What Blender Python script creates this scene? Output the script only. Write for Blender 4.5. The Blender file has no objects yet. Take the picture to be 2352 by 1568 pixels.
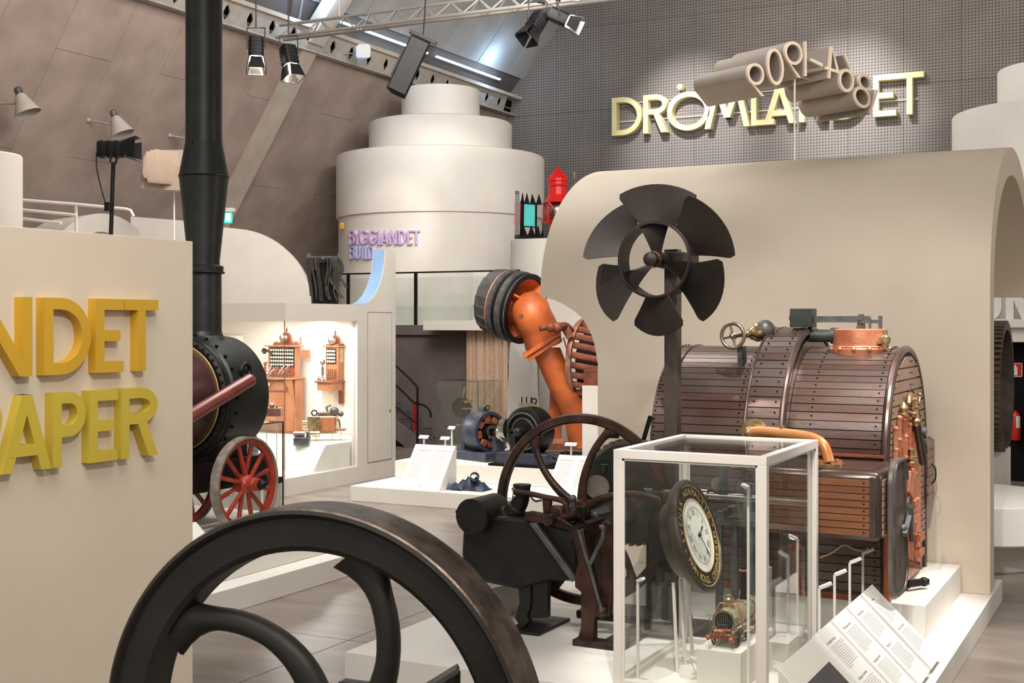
import bpy, bmesh, math, random
from mathutils import Vector, Matrix
random.seed(7)
PI = math.pi
SC = bpy.context.scene
COL = SC.collection

# ---------------------------------------------------------------- camera
FPX, CX, HY, CAMZ = 2930.0, 1176.0, 740.0, 2.7
TH = math.radians(27.3)
FW = Vector((-math.sin(TH), math.cos(TH), 0)); RT = Vector((math.cos(TH), math.sin(TH), 0))
cd = bpy.data.cameras.new('camera'); cam = bpy.data.objects.new('camera', cd); COL.objects.link(cam)
cam.location = (0, 0, CAMZ); cam.rotation_euler = (PI/2, 0, TH)
cd.sensor_width = 36; cd.lens = 36*FPX/2352; cd.shift_y = -(784-HY)/2352; cd.clip_end = 200
cd.dof.use_dof = True; cd.dof.focus_distance = 11.5; cd.dof.aperture_fstop = 11
SC.camera = cam

# ---------------------------------------------------------------- world, lights, exposure
SC.view_settings.view_transform = 'Standard'; SC.view_settings.look = 'None'
SC.view_settings.exposure = 0.35; SC.view_settings.gamma = 1; SC.view_settings.use_curve_mapping = False
W = bpy.data.worlds.new('world'); SC.world = W; W.use_nodes = True
W.node_tree.nodes['Background'].inputs[0].default_value = (1.0, 0.95, 0.905, 1)
W.node_tree.nodes['Background'].inputs[1].default_value = 0.43

def unproj(px, py, d):
    l = (px-CX)/FPX*d
    v = FW*d + RT*l
    return Vector((v.x, v.y, CAMZ-(py-HY)*d/FPX))
def light(kind, name, loc, target, power, color=(1, .955, .90), size=1.0, sy=None, spot=None, blend=.5):
    l = bpy.data.lights.new(name, kind); o = bpy.data.objects.new(name, l); COL.objects.link(o)
    o.location = loc; o.rotation_euler = (Vector(target)-Vector(loc)).to_track_quat('-Z', 'Y').to_euler()
    l.energy = power; l.color = color
    if kind == 'AREA':
        l.size = size
        if sy: l.shape = 'RECTANGLE'; l.size_y = sy
    else: l.shadow_soft_size = size
    if kind == 'SPOT': l.spot_size = math.radians(spot); l.spot_blend = blend
    return o
def area(*a, **k): return light('AREA', 'area_light', *a, **k)
def spot(*a, **k): return light('SPOT', 'spot_light', *a, **k)

area((-9, 15.5, 10.3), (-10.5, 21, 0), 620, size=6, sy=5)
area((-7, 21, 10.3), (-15, 26, 14), 420, (.95, .97, 1), size=4, sy=6)
area((-8, 30, 12.5), (-5, 36, 8), 200, size=6, sy=3)
area((-8, 12.5, 10), (-21, 23, 7), 690, (1, .92, .86), size=4, sy=5)
area((3, 26, 9.5), (3, 30, 5), 300, size=4, sy=4)
area((-3, 3, 7.0), (-4.5, 8, 0.5), 170, size=4, sy=3)
# exhibition spots
spot((-1.0, 5.0, 6.6), (-2.4, 12.2, 1.2), 750, size=.08, spot=40, blend=.8)            # boiler and vault
spot((-2.1, 8.4, 7.2), (-3.2, 11.2, 1.7), 1100, size=.03, spot=30, blend=.7)
spot((2.6, 9.2, 5.2), (-1.9, 11.2, 1.2), 420, size=.06, spot=24, blend=.7)
spot((-5.0, 6.0, 6.6), (-4.4, 12.0, 1.0), 350, size=.08, spot=38, blend=.8)
spot((-0.8, 11.0, 6.3), (-1.9, 10.2, .2), 1300, size=.06, spot=44, blend=.7)
spot((-1.6, 4.5, 6.0), (-2.2, 8.6, .3), 760, size=.06, spot=34, blend=.6)              # boards, glass case
spot((-3.4, 8.2, 6.0), (-3.0, 8.8, .8), 620, size=.06, spot=24, blend=.6)
spot((0.5, 1.5, 6.0), (-5.1, 6.0, 2.2), 560, (1, .94, .84), size=.2, spot=60, blend=.9)   # lettered partition
spot((-6.8, 5.5, 7), (-8.8, 10.2, 1.3), 700, size=.08, spot=42, blend=.7)              # locomotive
spot((-6.2, 9.5, 7.5), (-8.0, 10.2, 0.2), 500, size=.08, spot=44, blend=.7)
spot((-8.0, 13.0, 8), (-9.6, 16.8, 0.5), 750, (1, .97, .93), size=.08, spot=40, blend=.6)  # generators
spot((-9.0, 15.5, 8), (-10.4, 22.0, 1.8), 650, size=.08, spot=28, blend=.6)
spot((-9.9, 17.0, 6.0), (-9.3, 22.8, 1.9), 260, size=.05, spot=24, blend=.7)
spot((2.2, 12.6, 5.5), (-1.7, 14.9, .75), 900, size=.05, spot=30, blend=.7)           # turbine
spot((-8.0, 30.5, 12.4), (-8.0, 36.0, 8.4), 3500, (.93, .96, 1), size=.15, spot=44, blend=1)
spot((-12.5, 30.5, 12.4), (-12.6, 36.0, 8.2), 3300, (.93, .96, 1), size=.15, spot=44, blend=1)
spot((2.0, 9.0, 7.5), (-3.6, 13.8, 6.0), 1400, (1, .93, .85), size=.1, spot=26, blend=.8)     # numerals
spot((-10.8, 21.5, 9.0), (-18.0, 26.8, 4.4), 1100, (1, .96, .9), size=.1, spot=22, blend=.7)   # BYGGLANDET
area((-13.5, 17.5, 2.68), (-13.6, 17.6, 0), 120, (1, .975, .95), size=2.0, sy=2.4)     # inside the telephone case
spot((-9.0, 20.0, 9.6), (-17.2, 29.3, 8.6), 1500, size=.2, spot=38, blend=.8)
area((5.5, 14, 5.0), (-1.5, 13.5, 2.5), 130, (1, .94, .86), size=3, sy=3)
spot((3.0, 14.5, 5.2), (-1.9, 17.0, 2.0), 260, size=.05, spot=24, blend=.7)
spot((6.5, 20.0, 9.6), (4.4, 28.3, 8.3), 2200, size=.2, spot=60, blend=.8)
light('POINT', 'cold_light', (-17.5, 24.4, 10.15), (0, 0, 0), 55, (.4, .68, 1), size=.04)
light('POINT', 'cold_light', (-17.6, 33.5, 10.2), (0, 0, 0), 55, (.45, .7, 1), size=.04)

# ---------------------------------------------------------------- pixel helpers (points of the place)
def P(px, py, d): return unproj(px, py, d)
def G(px, py, z): return unproj(px, py, (CAMZ-z)*FPX/(py-HY))
def QY(px, py, Y):
    t = (px-CX)/FPX; return unproj(px, py, Y/(FW.y+RT.y*t))
def QX(px, py, X):
    t = (px-CX)/FPX; return unproj(px, py, X/(FW.x+RT.x*t))
def V(*a): return Vector(a)
EX, EY, EZ = V(1, 0, 0), V(0, 1, 0), V(0, 0, 1)

# ---------------------------------------------------------------- materials
def lin(c):
    return tuple(((x/255)/12.92 if x/255 <= .04045 else ((x/255+.055)/1.055)**2.4) for x in c)
def mat(name, c, rough=.5, metal=0, c2=None, scale=3.0, bump=0.0, bscale=40, rand=0.0, spec=None, stretch=None, detail=6, coat=0, fac=(.35, .65)):
    m = bpy.data.materials.new(name); m.use_nodes = True
    N = m.node_tree.nodes; L = m.node_tree.links; b = N['Principled BSDF']
    b.inputs['Roughness'].default_value = rough; b.inputs['Metallic'].default_value = metal
    if coat: b.inputs['Coat Weight'].default_value = coat; b.inputs['Coat Roughness'].default_value = .2
    if spec is not None: b.inputs['Specular IOR Level'].default_value = spec
    c = lin(c); c2 = lin(c2) if c2 else tuple(x*.88 for x in c)
    g = N.new('ShaderNodeNewGeometry'); mp = N.new('ShaderNodeMapping'); L.new(g.outputs['Position'], mp.inputs[0])
    if stretch: mp.inputs['Scale'].default_value = stretch
    n = N.new('ShaderNodeTexNoise'); n.inputs['Scale'].default_value = scale; n.inputs['Detail'].default_value = detail
    L.new(mp.outputs[0], n.inputs['Vector'])
    mr = N.new('ShaderNodeMapRange'); mr.inputs[1].default_value = fac[0]; mr.inputs[2].default_value = fac[1]
    L.new(n.outputs['Fac'], mr.inputs[0])
    mx = N.new('ShaderNodeMix'); mx.data_type = 'RGBA'
    mx.inputs[6].default_value = (*c, 1); mx.inputs[7].default_value = (*c2, 1)
    if rand:
        oi = N.new('ShaderNodeObjectInfo'); ma = N.new('ShaderNodeMath'); ma.operation = 'MULTIPLY_ADD'
        ma.inputs[1].default_value = rand; L.new(oi.outputs['Random'], ma.inputs[0])
        m2 = N.new('ShaderNodeMath'); m2.operation = 'MULTIPLY'; m2.inputs[1].default_value = 1-rand
        L.new(mr.outputs[0], m2.inputs[0]); L.new(m2.outputs[0], ma.inputs[2]); L.new(ma.outputs[0], mx.inputs[0])
    else: L.new(mr.outputs[0], mx.inputs[0])
    L.new(mx.outputs[2], b.inputs['Base Color'])
    if bump:
        n2 = N.new('ShaderNodeTexNoise'); n2.inputs['Scale'].default_value = bscale; n2.inputs['Detail'].default_value = 5
        L.new(mp.outputs[0], n2.inputs['Vector'])
        bp = N.new('ShaderNodeBump'); bp.inputs['Strength'].default_value = bump; bp.inputs['Distance'].default_value = .01
        L.new(n2.outputs['Fac'], bp.inputs['Height']); L.new(bp.outputs[0], b.inputs['Normal'])
    return m
def emat(name, c, s):
    m = bpy.data.materials.new(name); m.use_nodes = True; b = m.node_tree.nodes['Principled BSDF']
    b.inputs['Base Color'].default_value = (*lin(c), 1); b.inputs['Emission Color'].default_value = (*lin(c), 1)
    b.inputs['Emission Strength'].default_value = s; return m
def glass(name, tint=(.93, .97, .95), refl=1.0):
    m = bpy.data.materials.new(name); m.use_nodes = True; N = m.node_tree.nodes; L = m.node_tree.links
    for n in list(N):
        if n.type == 'BSDF_PRINCIPLED': N.remove(n)
    out = [n for n in N if n.type == 'OUTPUT_MATERIAL'][0]
    t = N.new('ShaderNodeBsdfTransparent'); t.inputs[0].default_value = (*tint, 1)
    g = N.new('ShaderNodeBsdfGlossy'); g.inputs['Roughness'].default_value = .01
    f = N.new('ShaderNodeLayerWeight'); f.inputs[0].default_value = .5
    pw = N.new('ShaderNodeMath'); pw.operation = 'POWER'; pw.inputs[1].default_value = 5; L.new(f.outputs['Facing'], pw.inputs[0])
    mu = N.new('ShaderNodeMath'); mu.operation = 'MULTIPLY_ADD'; mu.inputs[1].default_value = .9*refl; mu.inputs[2].default_value = .04*refl; L.new(pw.outputs[0], mu.inputs[0])
    mx = N.new('ShaderNodeMixShader'); L.new(mu.outputs[0], mx.inputs[0]); L.new(t.outputs[0], mx.inputs[1]); L.new(g.outputs[0], mx.inputs[2])
    L.new(mx.outputs[0], out.inputs[0]); return m

M = dict(
 white=mat('white_paint', (226, 222, 214), .55, c2=(222, 217, 209), scale=2),
 wwhite=mat('warm_white_paint', (222, 215, 206), .6, c2=(218, 211, 201), scale=2),
 grey=mat('light_grey_paint', (205, 199, 190), .6, c2=(200, 194, 185), scale=2),
 panel=mat('cream_panel_paint', (224, 210, 190), .6, c2=(220, 205, 185), scale=2),
 concrete=mat('shell_concrete', (170, 152, 140), .85, c2=(148, 131, 120), scale=1.2, bump=.25, bscale=30, rand=.12, detail=12),
 rib=mat('rib_plaster', (190, 176, 162), .8, c2=(176, 162, 148), scale=2, bump=.1),
 joint=mat('joint_grey', (96, 86, 80), .9),
 ceil=mat('ceiling_panel', (170, 167, 163), .8, c2=(148, 145, 142), scale=1, rand=.2),
 floor=mat('polished_concrete', (142, 131, 121), .3, c2=(108, 98, 90), scale=1.1, stretch=(1, 3.2, 1), detail=10, rand=.06, bump=.03, bscale=8, spec=.5, fac=(.3, .7)),
 dwall=mat('dark_brown_wall', (108, 96, 94), .85, c2=(98, 87, 85), scale=2),
 black=mat('black_metal', (18, 17, 18), .42, .3, c2=(27, 25, 25), scale=8, spec=.3),
 blackm=mat('matt_black', (12, 12, 13), .8, c2=(16, 16, 16), scale=8, spec=.15),
 iron=mat('dark_cast_iron', (44, 41, 38), .42, .45, c2=(30, 29, 28), scale=9, bump=.3, bscale=70),
 ironb=mat('brown_worn_iron', (84, 56, 44), .36, .5, c2=(44, 34, 30), scale=7, bump=.3, bscale=60),
 irong=mat('greenish_black_iron', (36, 34, 28), .45, .3, c2=(22, 21, 19), scale=6, bump=.35, bscale=60),
 wheelface=mat('black_wheel_paint', (40, 39, 37), .5, .1, c2=(50, 44, 38), scale=5, bump=.15, bscale=50),
 rimsteel=mat('worn_rim_steel', (128, 112, 100), .38, .85, c2=(70, 60, 54), scale=9, bump=.2, bscale=40),
 stack=mat('black_stack_iron', (44, 46, 44), .42, .35, c2=(34, 36, 33), scale=4, bump=.15, bscale=25),
 maroon=mat('maroon_boiler_paint', (82, 50, 52), .3, .1, c2=(66, 40, 44), scale=4, coat=.3),
 marrod=mat('maroon_rod_paint', (122, 58, 52), .28, .1, c2=(104, 46, 42), scale=8, coat=.4),
 gold=mat('gold_lining', (222, 192, 120), .4, .2), pipe=mat('golden_copper_pipe', (208, 152, 100), .35, .4, c2=(206, 128, 74), scale=5),
 redw=mat('red_wheel_paint', (168, 58, 38), .4, 0, c2=(140, 44, 32), scale=9, coat=.2),
 orange=mat('orange_primer', (204, 104, 44), .48, .1, c2=(160, 80, 42), scale=2.2, bump=.2, bscale=30, detail=10),
 rring=mat('pinkish_rust', (168, 122, 100), .5, .3, c2=(120, 84, 66), scale=8),
 rust=mat('rust_brown', (140, 74, 48), .6, .2, c2=(96, 54, 38), scale=5, bump=.3, bscale=40),
 greym=mat('grey_iron', (104, 104, 104), .45, .5, c2=(78, 76, 74), scale=7, bump=.2),
 mast=mat('brown_grey_steel', (84, 73, 66), .45, .3, c2=(74, 64, 58), scale=6),
 plank=mat('bronze_plank', (104, 93, 88), .28, .5, c2=(84, 56, 44), scale=2.6, stretch=(.5, 2, 2), rand=.55, bump=.15, bscale=20),
 plankd=mat('dark_plank', (92, 74, 68), .4, .3, c2=(82, 56, 44), scale=3, stretch=(.5, 2, 2), rand=.5, bump=.15),
 planko=mat('orange_brown_plank', (140, 90, 58), .42, .1, c2=(108, 66, 42), scale=5, stretch=(.4, 3, 3), rand=.45, bump=.2, detail=10),
 plankf=mat('taupe_plank', (152, 122, 104), .5, .1, c2=(128, 102, 88), scale=5, rand=.4, bump=.15),
 bband=mat('bronze_band', (112, 96, 88), .28, .75, c2=(96, 80, 76), scale=6),
 blackin=mat('dark_core', (24, 20, 19), .8),
 copper=mat('copper_plate', (198, 132, 102), .42, .3, c2=(168, 98, 70), scale=6, bump=.3, bscale=35),
 brass=mat('brass', (208, 186, 148), .28, .9, c2=(176, 150, 108), scale=12),
 steel=mat('polished_steel', (176, 172, 166), .22, .95, c2=(150, 146, 140), scale=10),
 nickel=mat('worn_nickel', (182, 168, 152), .28, .9, c2=(150, 134, 118), scale=14),
 bluei=mat('blue_grey_iron', (74, 80, 96), .38, .4, c2=(58, 62, 76), scale=7, bump=.1),
 coil=mat('copper_coil', (176, 112, 74), .45, .4, c2=(150, 88, 56), scale=20),
 wood=mat('reddish_oak', (172, 114, 76), .4, 0, c2=(146, 88, 54), scale=5, stretch=(1, 1, .3), bump=.1, coat=.3),
 woodd=mat('dark_walnut', (134, 74, 50), .4, 0, c2=(108, 56, 38), scale=6, coat=.3),
 cream=mat('ivory', (236, 224, 186), .35),
 lcream=mat('pale_yellow_paint', (226, 214, 160), .5, c2=(216, 202, 144), scale=2),
 tyre=mat('worn_tyre_steel', (176, 166, 156), .42, .35, c2=(128, 118, 108), scale=10, bump=.15),
 yel=mat('golden_yellow_paint', (214, 168, 42), .5, c2=(207, 161, 38), scale=2),
 yel2=mat('lemon_yellow_paint', (208, 184, 64), .5, c2=(201, 177, 58), scale=2),
 lilac=mat('lilac_paint', (206, 178, 218), .5), violet=mat('violet_blue_paint', (186, 184, 226), .5),
 bblock=mat('dull_beige_paint', (168, 148, 130), .7),  # one even dull beige for the left numeral block
 beige=mat('beige_letter_paint', (232, 214, 194), .6), taupe=mat('shaded_letter_beige', (164, 152, 141), .65),  # taupe: the beige darkened, so the numeral sides carry shade in their colour
 bluep=mat('sky_blue_paint', (140, 174, 214), .5),
 curtain=mat('beige_curtain', (206, 178, 152), .85, c2=(190, 162, 138), scale=12, bump=.1, bscale=120),
 redp=mat('bright_red_paint', (206, 18, 16), .4), teal=mat('teal_panel', (20, 178, 174), .45),
 velvet=mat('red_velvet', (170, 28, 18), .7), orangel=mat('orange_lamp_glass', (226, 160, 70), .3),
 ext=mat('extinguisher_red', (204, 44, 26), .35), inkl=mat('pale_print', (176, 168, 156), .7), inkrl=mat('pale_red_print', (228, 196, 184), .7),
 paper=mat('white_label_card', (238, 236, 230), .6),
 ink=mat('grey_print', (120, 112, 104), .7), inkr=mat('reddish_print', (206, 142, 124), .7),
 leather=mat('navy_leather', (30, 36, 54), .5, c2=(48, 62, 82), scale=9, bump=.5, bscale=30),
 cable=mat('brown_cloth_cable', (52, 45, 37), .6, c2=(30, 28, 25), scale=14), cord=mat('pale_cord', (206, 180, 148), .6),
 green=mat('dark_green_iron', (62, 68, 62), .4, .3, c2=(40, 48, 44), scale=5, bump=.2),
 screen=mat('dark_grey_screen', (84, 82, 82), .35), beam=mat('painted_steel_beam', (170, 162, 150), .55, c2=(154, 146, 136), scale=4),
 truss=mat('aluminium_truss', (176, 170, 162), .35, .6), lampw=mat('lamp_grey_enamel', (188, 178, 168), .45),
 blueg=mat('pale_blue_enamel', (150, 174, 192), .4, c2=(132, 156, 176), scale=5), dial=mat('clock_dial', (242, 242, 230), .4),
 clockd=mat('dark_olive_bronze', (74, 66, 54), .36, .45, c2=(58, 52, 44), scale=6), ringb=mat('clock_band', (38, 28, 24), .3),
 gear=mat('grey_gear_iron', (118, 106, 96), .45, .5, c2=(92, 82, 74), scale=6),
 glow=emat('lit_reflector', (255, 252, 244), 7), lens=emat('hot_lamp_lens', (255, 250, 240), 60), glowb=emat('blue_white_tube', (190, 225, 255), 5), laser=emat('green_laser_line', (40, 220, 170), 1.0),
 exitw=emat('lit_exit_sign', (225, 255, 250), 3), exitg=emat('lit_exit_green', (0, 190, 150), 2), blulit=emat('blue_stage_lens', (120, 150, 255), 1.2),
 glass=glass('clear_glass', (.975, .985, .98)), glassg=glass('greenish_glass', (.94, .965, .955)),
)
# perforated back wall: dark dots on a grid
def perforated():
    m = mat('perforated_board', (130, 121, 114), .8, c2=(120, 112, 106), scale=.8, rand=.1)
    N = m.node_tree.nodes; L = m.node_tree.links; b = N['Principled BSDF']
    g = N.new('ShaderNodeNewGeometry'); s = N.new('ShaderNodeSeparateXYZ'); L.new(g.outputs['Position'], s.inputs[0])
    outs = []
    for ax in ('X', 'Z'):
        a = N.new('ShaderNodeMath'); a.operation = 'DIVIDE'; a.inputs[1].default_value = .085; L.new(s.outputs[ax], a.inputs[0])
        f = N.new('ShaderNodeMath'); f.operation = 'FRACT'; L.new(a.outputs[0], f.inputs[0])
        q = N.new('ShaderNodeMath'); q.operation = 'SUBTRACT'; q.inputs[1].default_value = .5; L.new(f.outputs[0], q.inputs[0])
        w = N.new('ShaderNodeMath'); w.operation = 'MULTIPLY'; L.new(q.outputs[0], w.inputs[0]); L.new(q.outputs[0], w.inputs[1]); outs.append(w)
    a = N.new('ShaderNodeMath'); a.operation = 'ADD'; L.new(outs[0].outputs[0], a.inputs[0]); L.new(outs[1].outputs[0], a.inputs[1])
    c = N.new('ShaderNodeMath'); c.operation = 'LESS_THAN'; c.inputs[1].default_value = .052; L.new(a.outputs[0], c.inputs[0])
    src = b.inputs['Base Color'].links[0].from_socket
    mx = N.new('ShaderNodeMix'); mx.data_type = 'RGBA'; mx.inputs[7].default_value = (*lin((52, 46, 46)), 1)
    L.new(c.outputs[0], mx.inputs[0]); L.new(src, mx.inputs[6]); L.new(mx.outputs[2], b.inputs['Base Color'])
    return m
M['perf'] = perforated()

# ---------------------------------------------------------------- mesh builder
def frame(n):
    n = n.normalized(); u = n.orthogonal().normalized() if abs(n.z) > .99 else EZ.cross(n).normalized()
    return u, n.cross(u)
class MB:
    def __init__(s): s.v = []; s.f = []
    def add(s, vs, fs):
        o = len(s.v); s.v += [Vector(v) for v in vs]; s.f += [tuple(i+o for i in f) for f in fs]; return s
    def hexa(s, a, b):     # two quads
        return s.add(list(a)+list(b), [(3, 2, 1, 0), (4, 5, 6, 7), (0, 1, 5, 4), (1, 2, 6, 5), (2, 3, 7, 6), (3, 0, 4, 7)])
    def box(s, x0, x1, y0, y1, z0, z1):
        return s.hexa([(x0, y0, z0), (x1, y0, z0), (x1, y1, z0), (x0, y1, z0)], [(x0, y0, z1), (x1, y0, z1), (x1, y1, z1), (x0, y1, z1)])
    def obox(s, c, a, b, d):   # centre and three full-extent vectors
        c = Vector(c); a = Vector(a)/2; b = Vector(b)/2; d = Vector(d)/2
        return s.hexa([c-a-b-d, c+a-b-d, c+a+b-d, c-a+b-d], [c-a-b+d, c+a-b+d, c+a+b+d, c-a+b+d])
    def bar(s, p, q, w, h=None, up=EZ):
        p = Vector(p); q = Vector(q); t = q-p; h = h or w
        side = t.cross(up)
        if side.length < 1e-6: side = t.cross(EX)
        side.normalize(); u2 = side.cross(t).normalized()
        return s.obox((p+q)/2, t, side*w, u2*h)
    def prism(s, poly, vec):
        n = len(poly); vec = Vector(vec); a = [Vector(p) for p in poly]
        return s.add(a+[p+vec for p in a], [tuple(range(n))[::-1], tuple(range(n, 2*n))]+[(i, (i+1) % n, n+(i+1) % n, n+i) for i in range(n)])
    def strip(s, A, B, vec, closed=False):  # ribbon between two curves, extruded
        n = len(A); vec = Vector(vec); A = [Vector(p) for p in A]; B = [Vector(p) for p in B]
        vs = A+B+[p+vec for p in A]+[p+vec for p in B]; fs = []
        for i in range(n if closed else n-1):
            j = (i+1) % n
            fs += [(i, j, n+j, n+i), (2*n+i, 3*n+i, 3*n+j, 2*n+j), (i, 2*n+i, 2*n+j, j), (n+i, n+j, 3*n+j, 3*n+i)]
        if not closed: fs += [(0, n, 3*n, 2*n), (n-1, 3*n-1, 4*n-1, 2*n-1)]
        return s.add(vs, fs)
    def lathe(s, o, ax, prof, n=32, a0=0, a1=2*PI, close=False):
        o = Vector(o); ax = Vector(ax).normalized(); u, w = frame(ax); full = abs(a1-a0-2*PI) < 1e-6
        k = n if full else n+1; vs = []
        for r, h in prof:
            for i in range(k):
                a = a0+(a1-a0)*i/n; vs.append(o+ax*h+(u*math.cos(a)+w*math.sin(a))*r)
        fs = []; m = len(prof)
        for j in range(m if close else m-1):
            jj = (j+1) % m
            for i in range(n):
                ii = (i+1) % k; fs.append((j*k+i, j*k+ii, jj*k+ii, jj*k+i))
        if not close:
            if prof[0][0] > 1e-5: fs.append(tuple(range(k))[::-1])
            if prof[-1][0] > 1e-5: fs.append(tuple(range((m-1)*k, m*k)))
        return s.add(vs, fs)
    def cyl(s, p, q, r, r2=None, n=20):
        p = Vector(p); q = Vector(q); L = (q-p).length
        return s.lathe(p, q-p, [(r, 0), (r if r2 is None else r2, L)], n)
    def ring(s, c, ax, ri, ro, t, n=48):
        return s.lathe(c, ax, [(ri, -t/2), (ro, -t/2), (ro, t/2), (ri, t/2)], n, close=True)
    def torus(s, c, ax, R, r, n=40, m=10, sx=1):
        return s.lathe(c, ax, [(R+r*math.cos(2*PI*i/m), r*sx*math.sin(2*PI*i/m)) for i in range(m)], n, close=True)
    def ball(s, c, r, ax=EZ, n=16, m=10, sz=1):
        return s.lathe(c, ax, [(max(r*math.sin(PI*i/m), 1e-6), -r*sz*math.cos(PI*i/m)) for i in range(m+1)], n)
    def tube(s, pts, r, n=8, flat=1.0, fl=None, ax=None):
        pts = [Vector(p) for p in pts]; k = len(pts); rs = r if isinstance(r, (list, tuple)) else [r]*k
        t0 = (pts[1]-pts[0]).normalized(); u = (fl - t0*fl.dot(t0)).normalized() if fl else frame(t0)[0]
        vs = []
        for i, p in enumerate(pts):
            t = (pts[min(i+1, k-1)]-pts[max(i-1, 0)]).normalized()
            u = (fl - t*fl.dot(t)).normalized() if fl else (u-t*u.dot(t)).normalized()
            w = t.cross(u)
            for j in range(n):
                a = 2*PI*j/n; vs.append(p+u*math.cos(a)*(ax if ax else flat*rs[i])+w*math.sin(a)*rs[i])
        fs = [(i*n+j, i*n+(j+1) % n, (i+1)*n+(j+1) % n, (i+1)*n+j) for i in range(k-1) for j in range(n)]
        return s.add(vs, fs+[tuple(range(n))[::-1], tuple(range((k-1)*n, k*n))])
    def grid(s, rows):
        n = len(rows[0]); vs = [p for r in rows for p in r]
        return s.add(vs, [(i*n+j, i*n+j+1, (i+1)*n+j+1, (i+1)*n+j) for i in range(len(rows)-1) for j in range(n-1)])
    def solidgrid(s, rows, off):
        a = [[Vector(p) for p in r] for r in rows]; off = Vector(off); n = len(a[0]); m = len(a)
        vs = [p for r in a for p in r]; N = len(vs); vs = vs+[p+off for p in vs]; fs = []
        for i in range(m-1):
            for j in range(n-1):
                q = (i*n+j, i*n+j+1, (i+1)*n+j+1, (i+1)*n+j); fs += [q, tuple(x+N for x in q[::-1])]
        E = [(j, j+1) for j in range(n-1)]+[((m-1)*n+j+1, (m-1)*n+j) for j in range(n-1)]+[((i+1)*n, i*n) for i in range(m-1)]+[(i*n+n-1, (i+1)*n+n-1) for i in range(m-1)]
        fs += [(b, a_, a_+N, b+N) for a_, b in E]
        return s.add(vs, fs)
    def mesh(s, name, m, off, ang=32):
        bm = bmesh.new(); vs = [bm.verts.new(v-off) for v in s.v]
        for f in s.f:
            if len(set(f)) >= 3:
                try: bm.faces.new([vs[i] for i in f])
                except ValueError: pass
        bmesh.ops.recalc_face_normals(bm, faces=bm.faces)
        me = bpy.data.meshes.new(name); bm.to_mesh(me); bm.free()
        me.materials.append(m); me.shade_smooth(); me.set_sharp_from_angle(angle=math.radians(ang))
        return me

def root_off(o):
    v = Vector((0, 0, 0))
    while o: v += o.location; o = o.parent
    return v
def obj(name, mb, m, parent=None, label=None, bevel=0, loc=None, ang=32, kind=None):
    m = M[m] if isinstance(m, str) else m
    off = root_off(parent) if parent else (Vector(loc) if loc is not None else Vector((0, 0, 0)))
    o = bpy.data.objects.new(name, mb.mesh(name, m, off, ang)); COL.objects.link(o)
    if parent: o.parent = parent
    elif loc is not None: o.location = loc
    if label: o['label'] = label
    if kind: o['kind'] = kind
    if bevel:
        b = o.modifiers.new('bevel', 'BEVEL'); b.width = bevel; b.segments = 2; b.limit_method = 'ANGLE'; b.angle_limit = math.radians(40)
    return o
def thing(name, loc, label, cat, group=None):
    o = bpy.data.objects.new(name, None); COL.objects.link(o); o.location = loc; o.empty_display_size = .1
    o['label'] = label; o['category'] = cat
    if group: o['group'] = group
    return o
def tag(o, label, cat, group=None):
    o['label'] = label; o['category'] = cat
    if group: o['group'] = group
    return o
def solo(name, mb, m, loc, label, cat, group=None, **k):
    return tag(obj(name, mb, m, loc=Vector(loc), **k), label, cat, group)
def struct(name, mb, m, parent=None, **k):
    o = obj(name, mb, m, parent, **k)
    if not parent: o['kind'] = 'structure'
    return o
def copy_tree(o, parent=None):
    c = o.copy(); COL.objects.link(c); c.parent = parent
    for ch in [x for x in o.children]: copy_tree(ch, c)
    return c
def bez(p, n=8, closed=False):   # Catmull-Rom
    p = [Vector(q) for q in p]; out = []
    for i in range(len(p)-1):
        a = p[max(i-1, 0)]; b = p[i]; c = p[i+1]; d = p[min(i+2, len(p)-1)]
        for k in range(n):
            t = k/n; out.append(.5*((2*b)+(c-a)*t+(2*a-5*b+4*c-d)*t*t+(3*b-a-3*c+d)*t**3))
    return out+[p[-1]]
def rrect(w, h, r, n=5):
    o = []
    for cx, cy, a0 in ((w/2-r, h/2-r, 0), (-w/2+r, h/2-r, 90), (-w/2+r, -h/2+r, 180), (w/2-r, -h/2+r, 270)):
        for i in range(n+1):
            a = math.radians(a0+90*i/n); o.append((cx+r*math.cos(a), cy+r*math.sin(a)))
    return o
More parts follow.
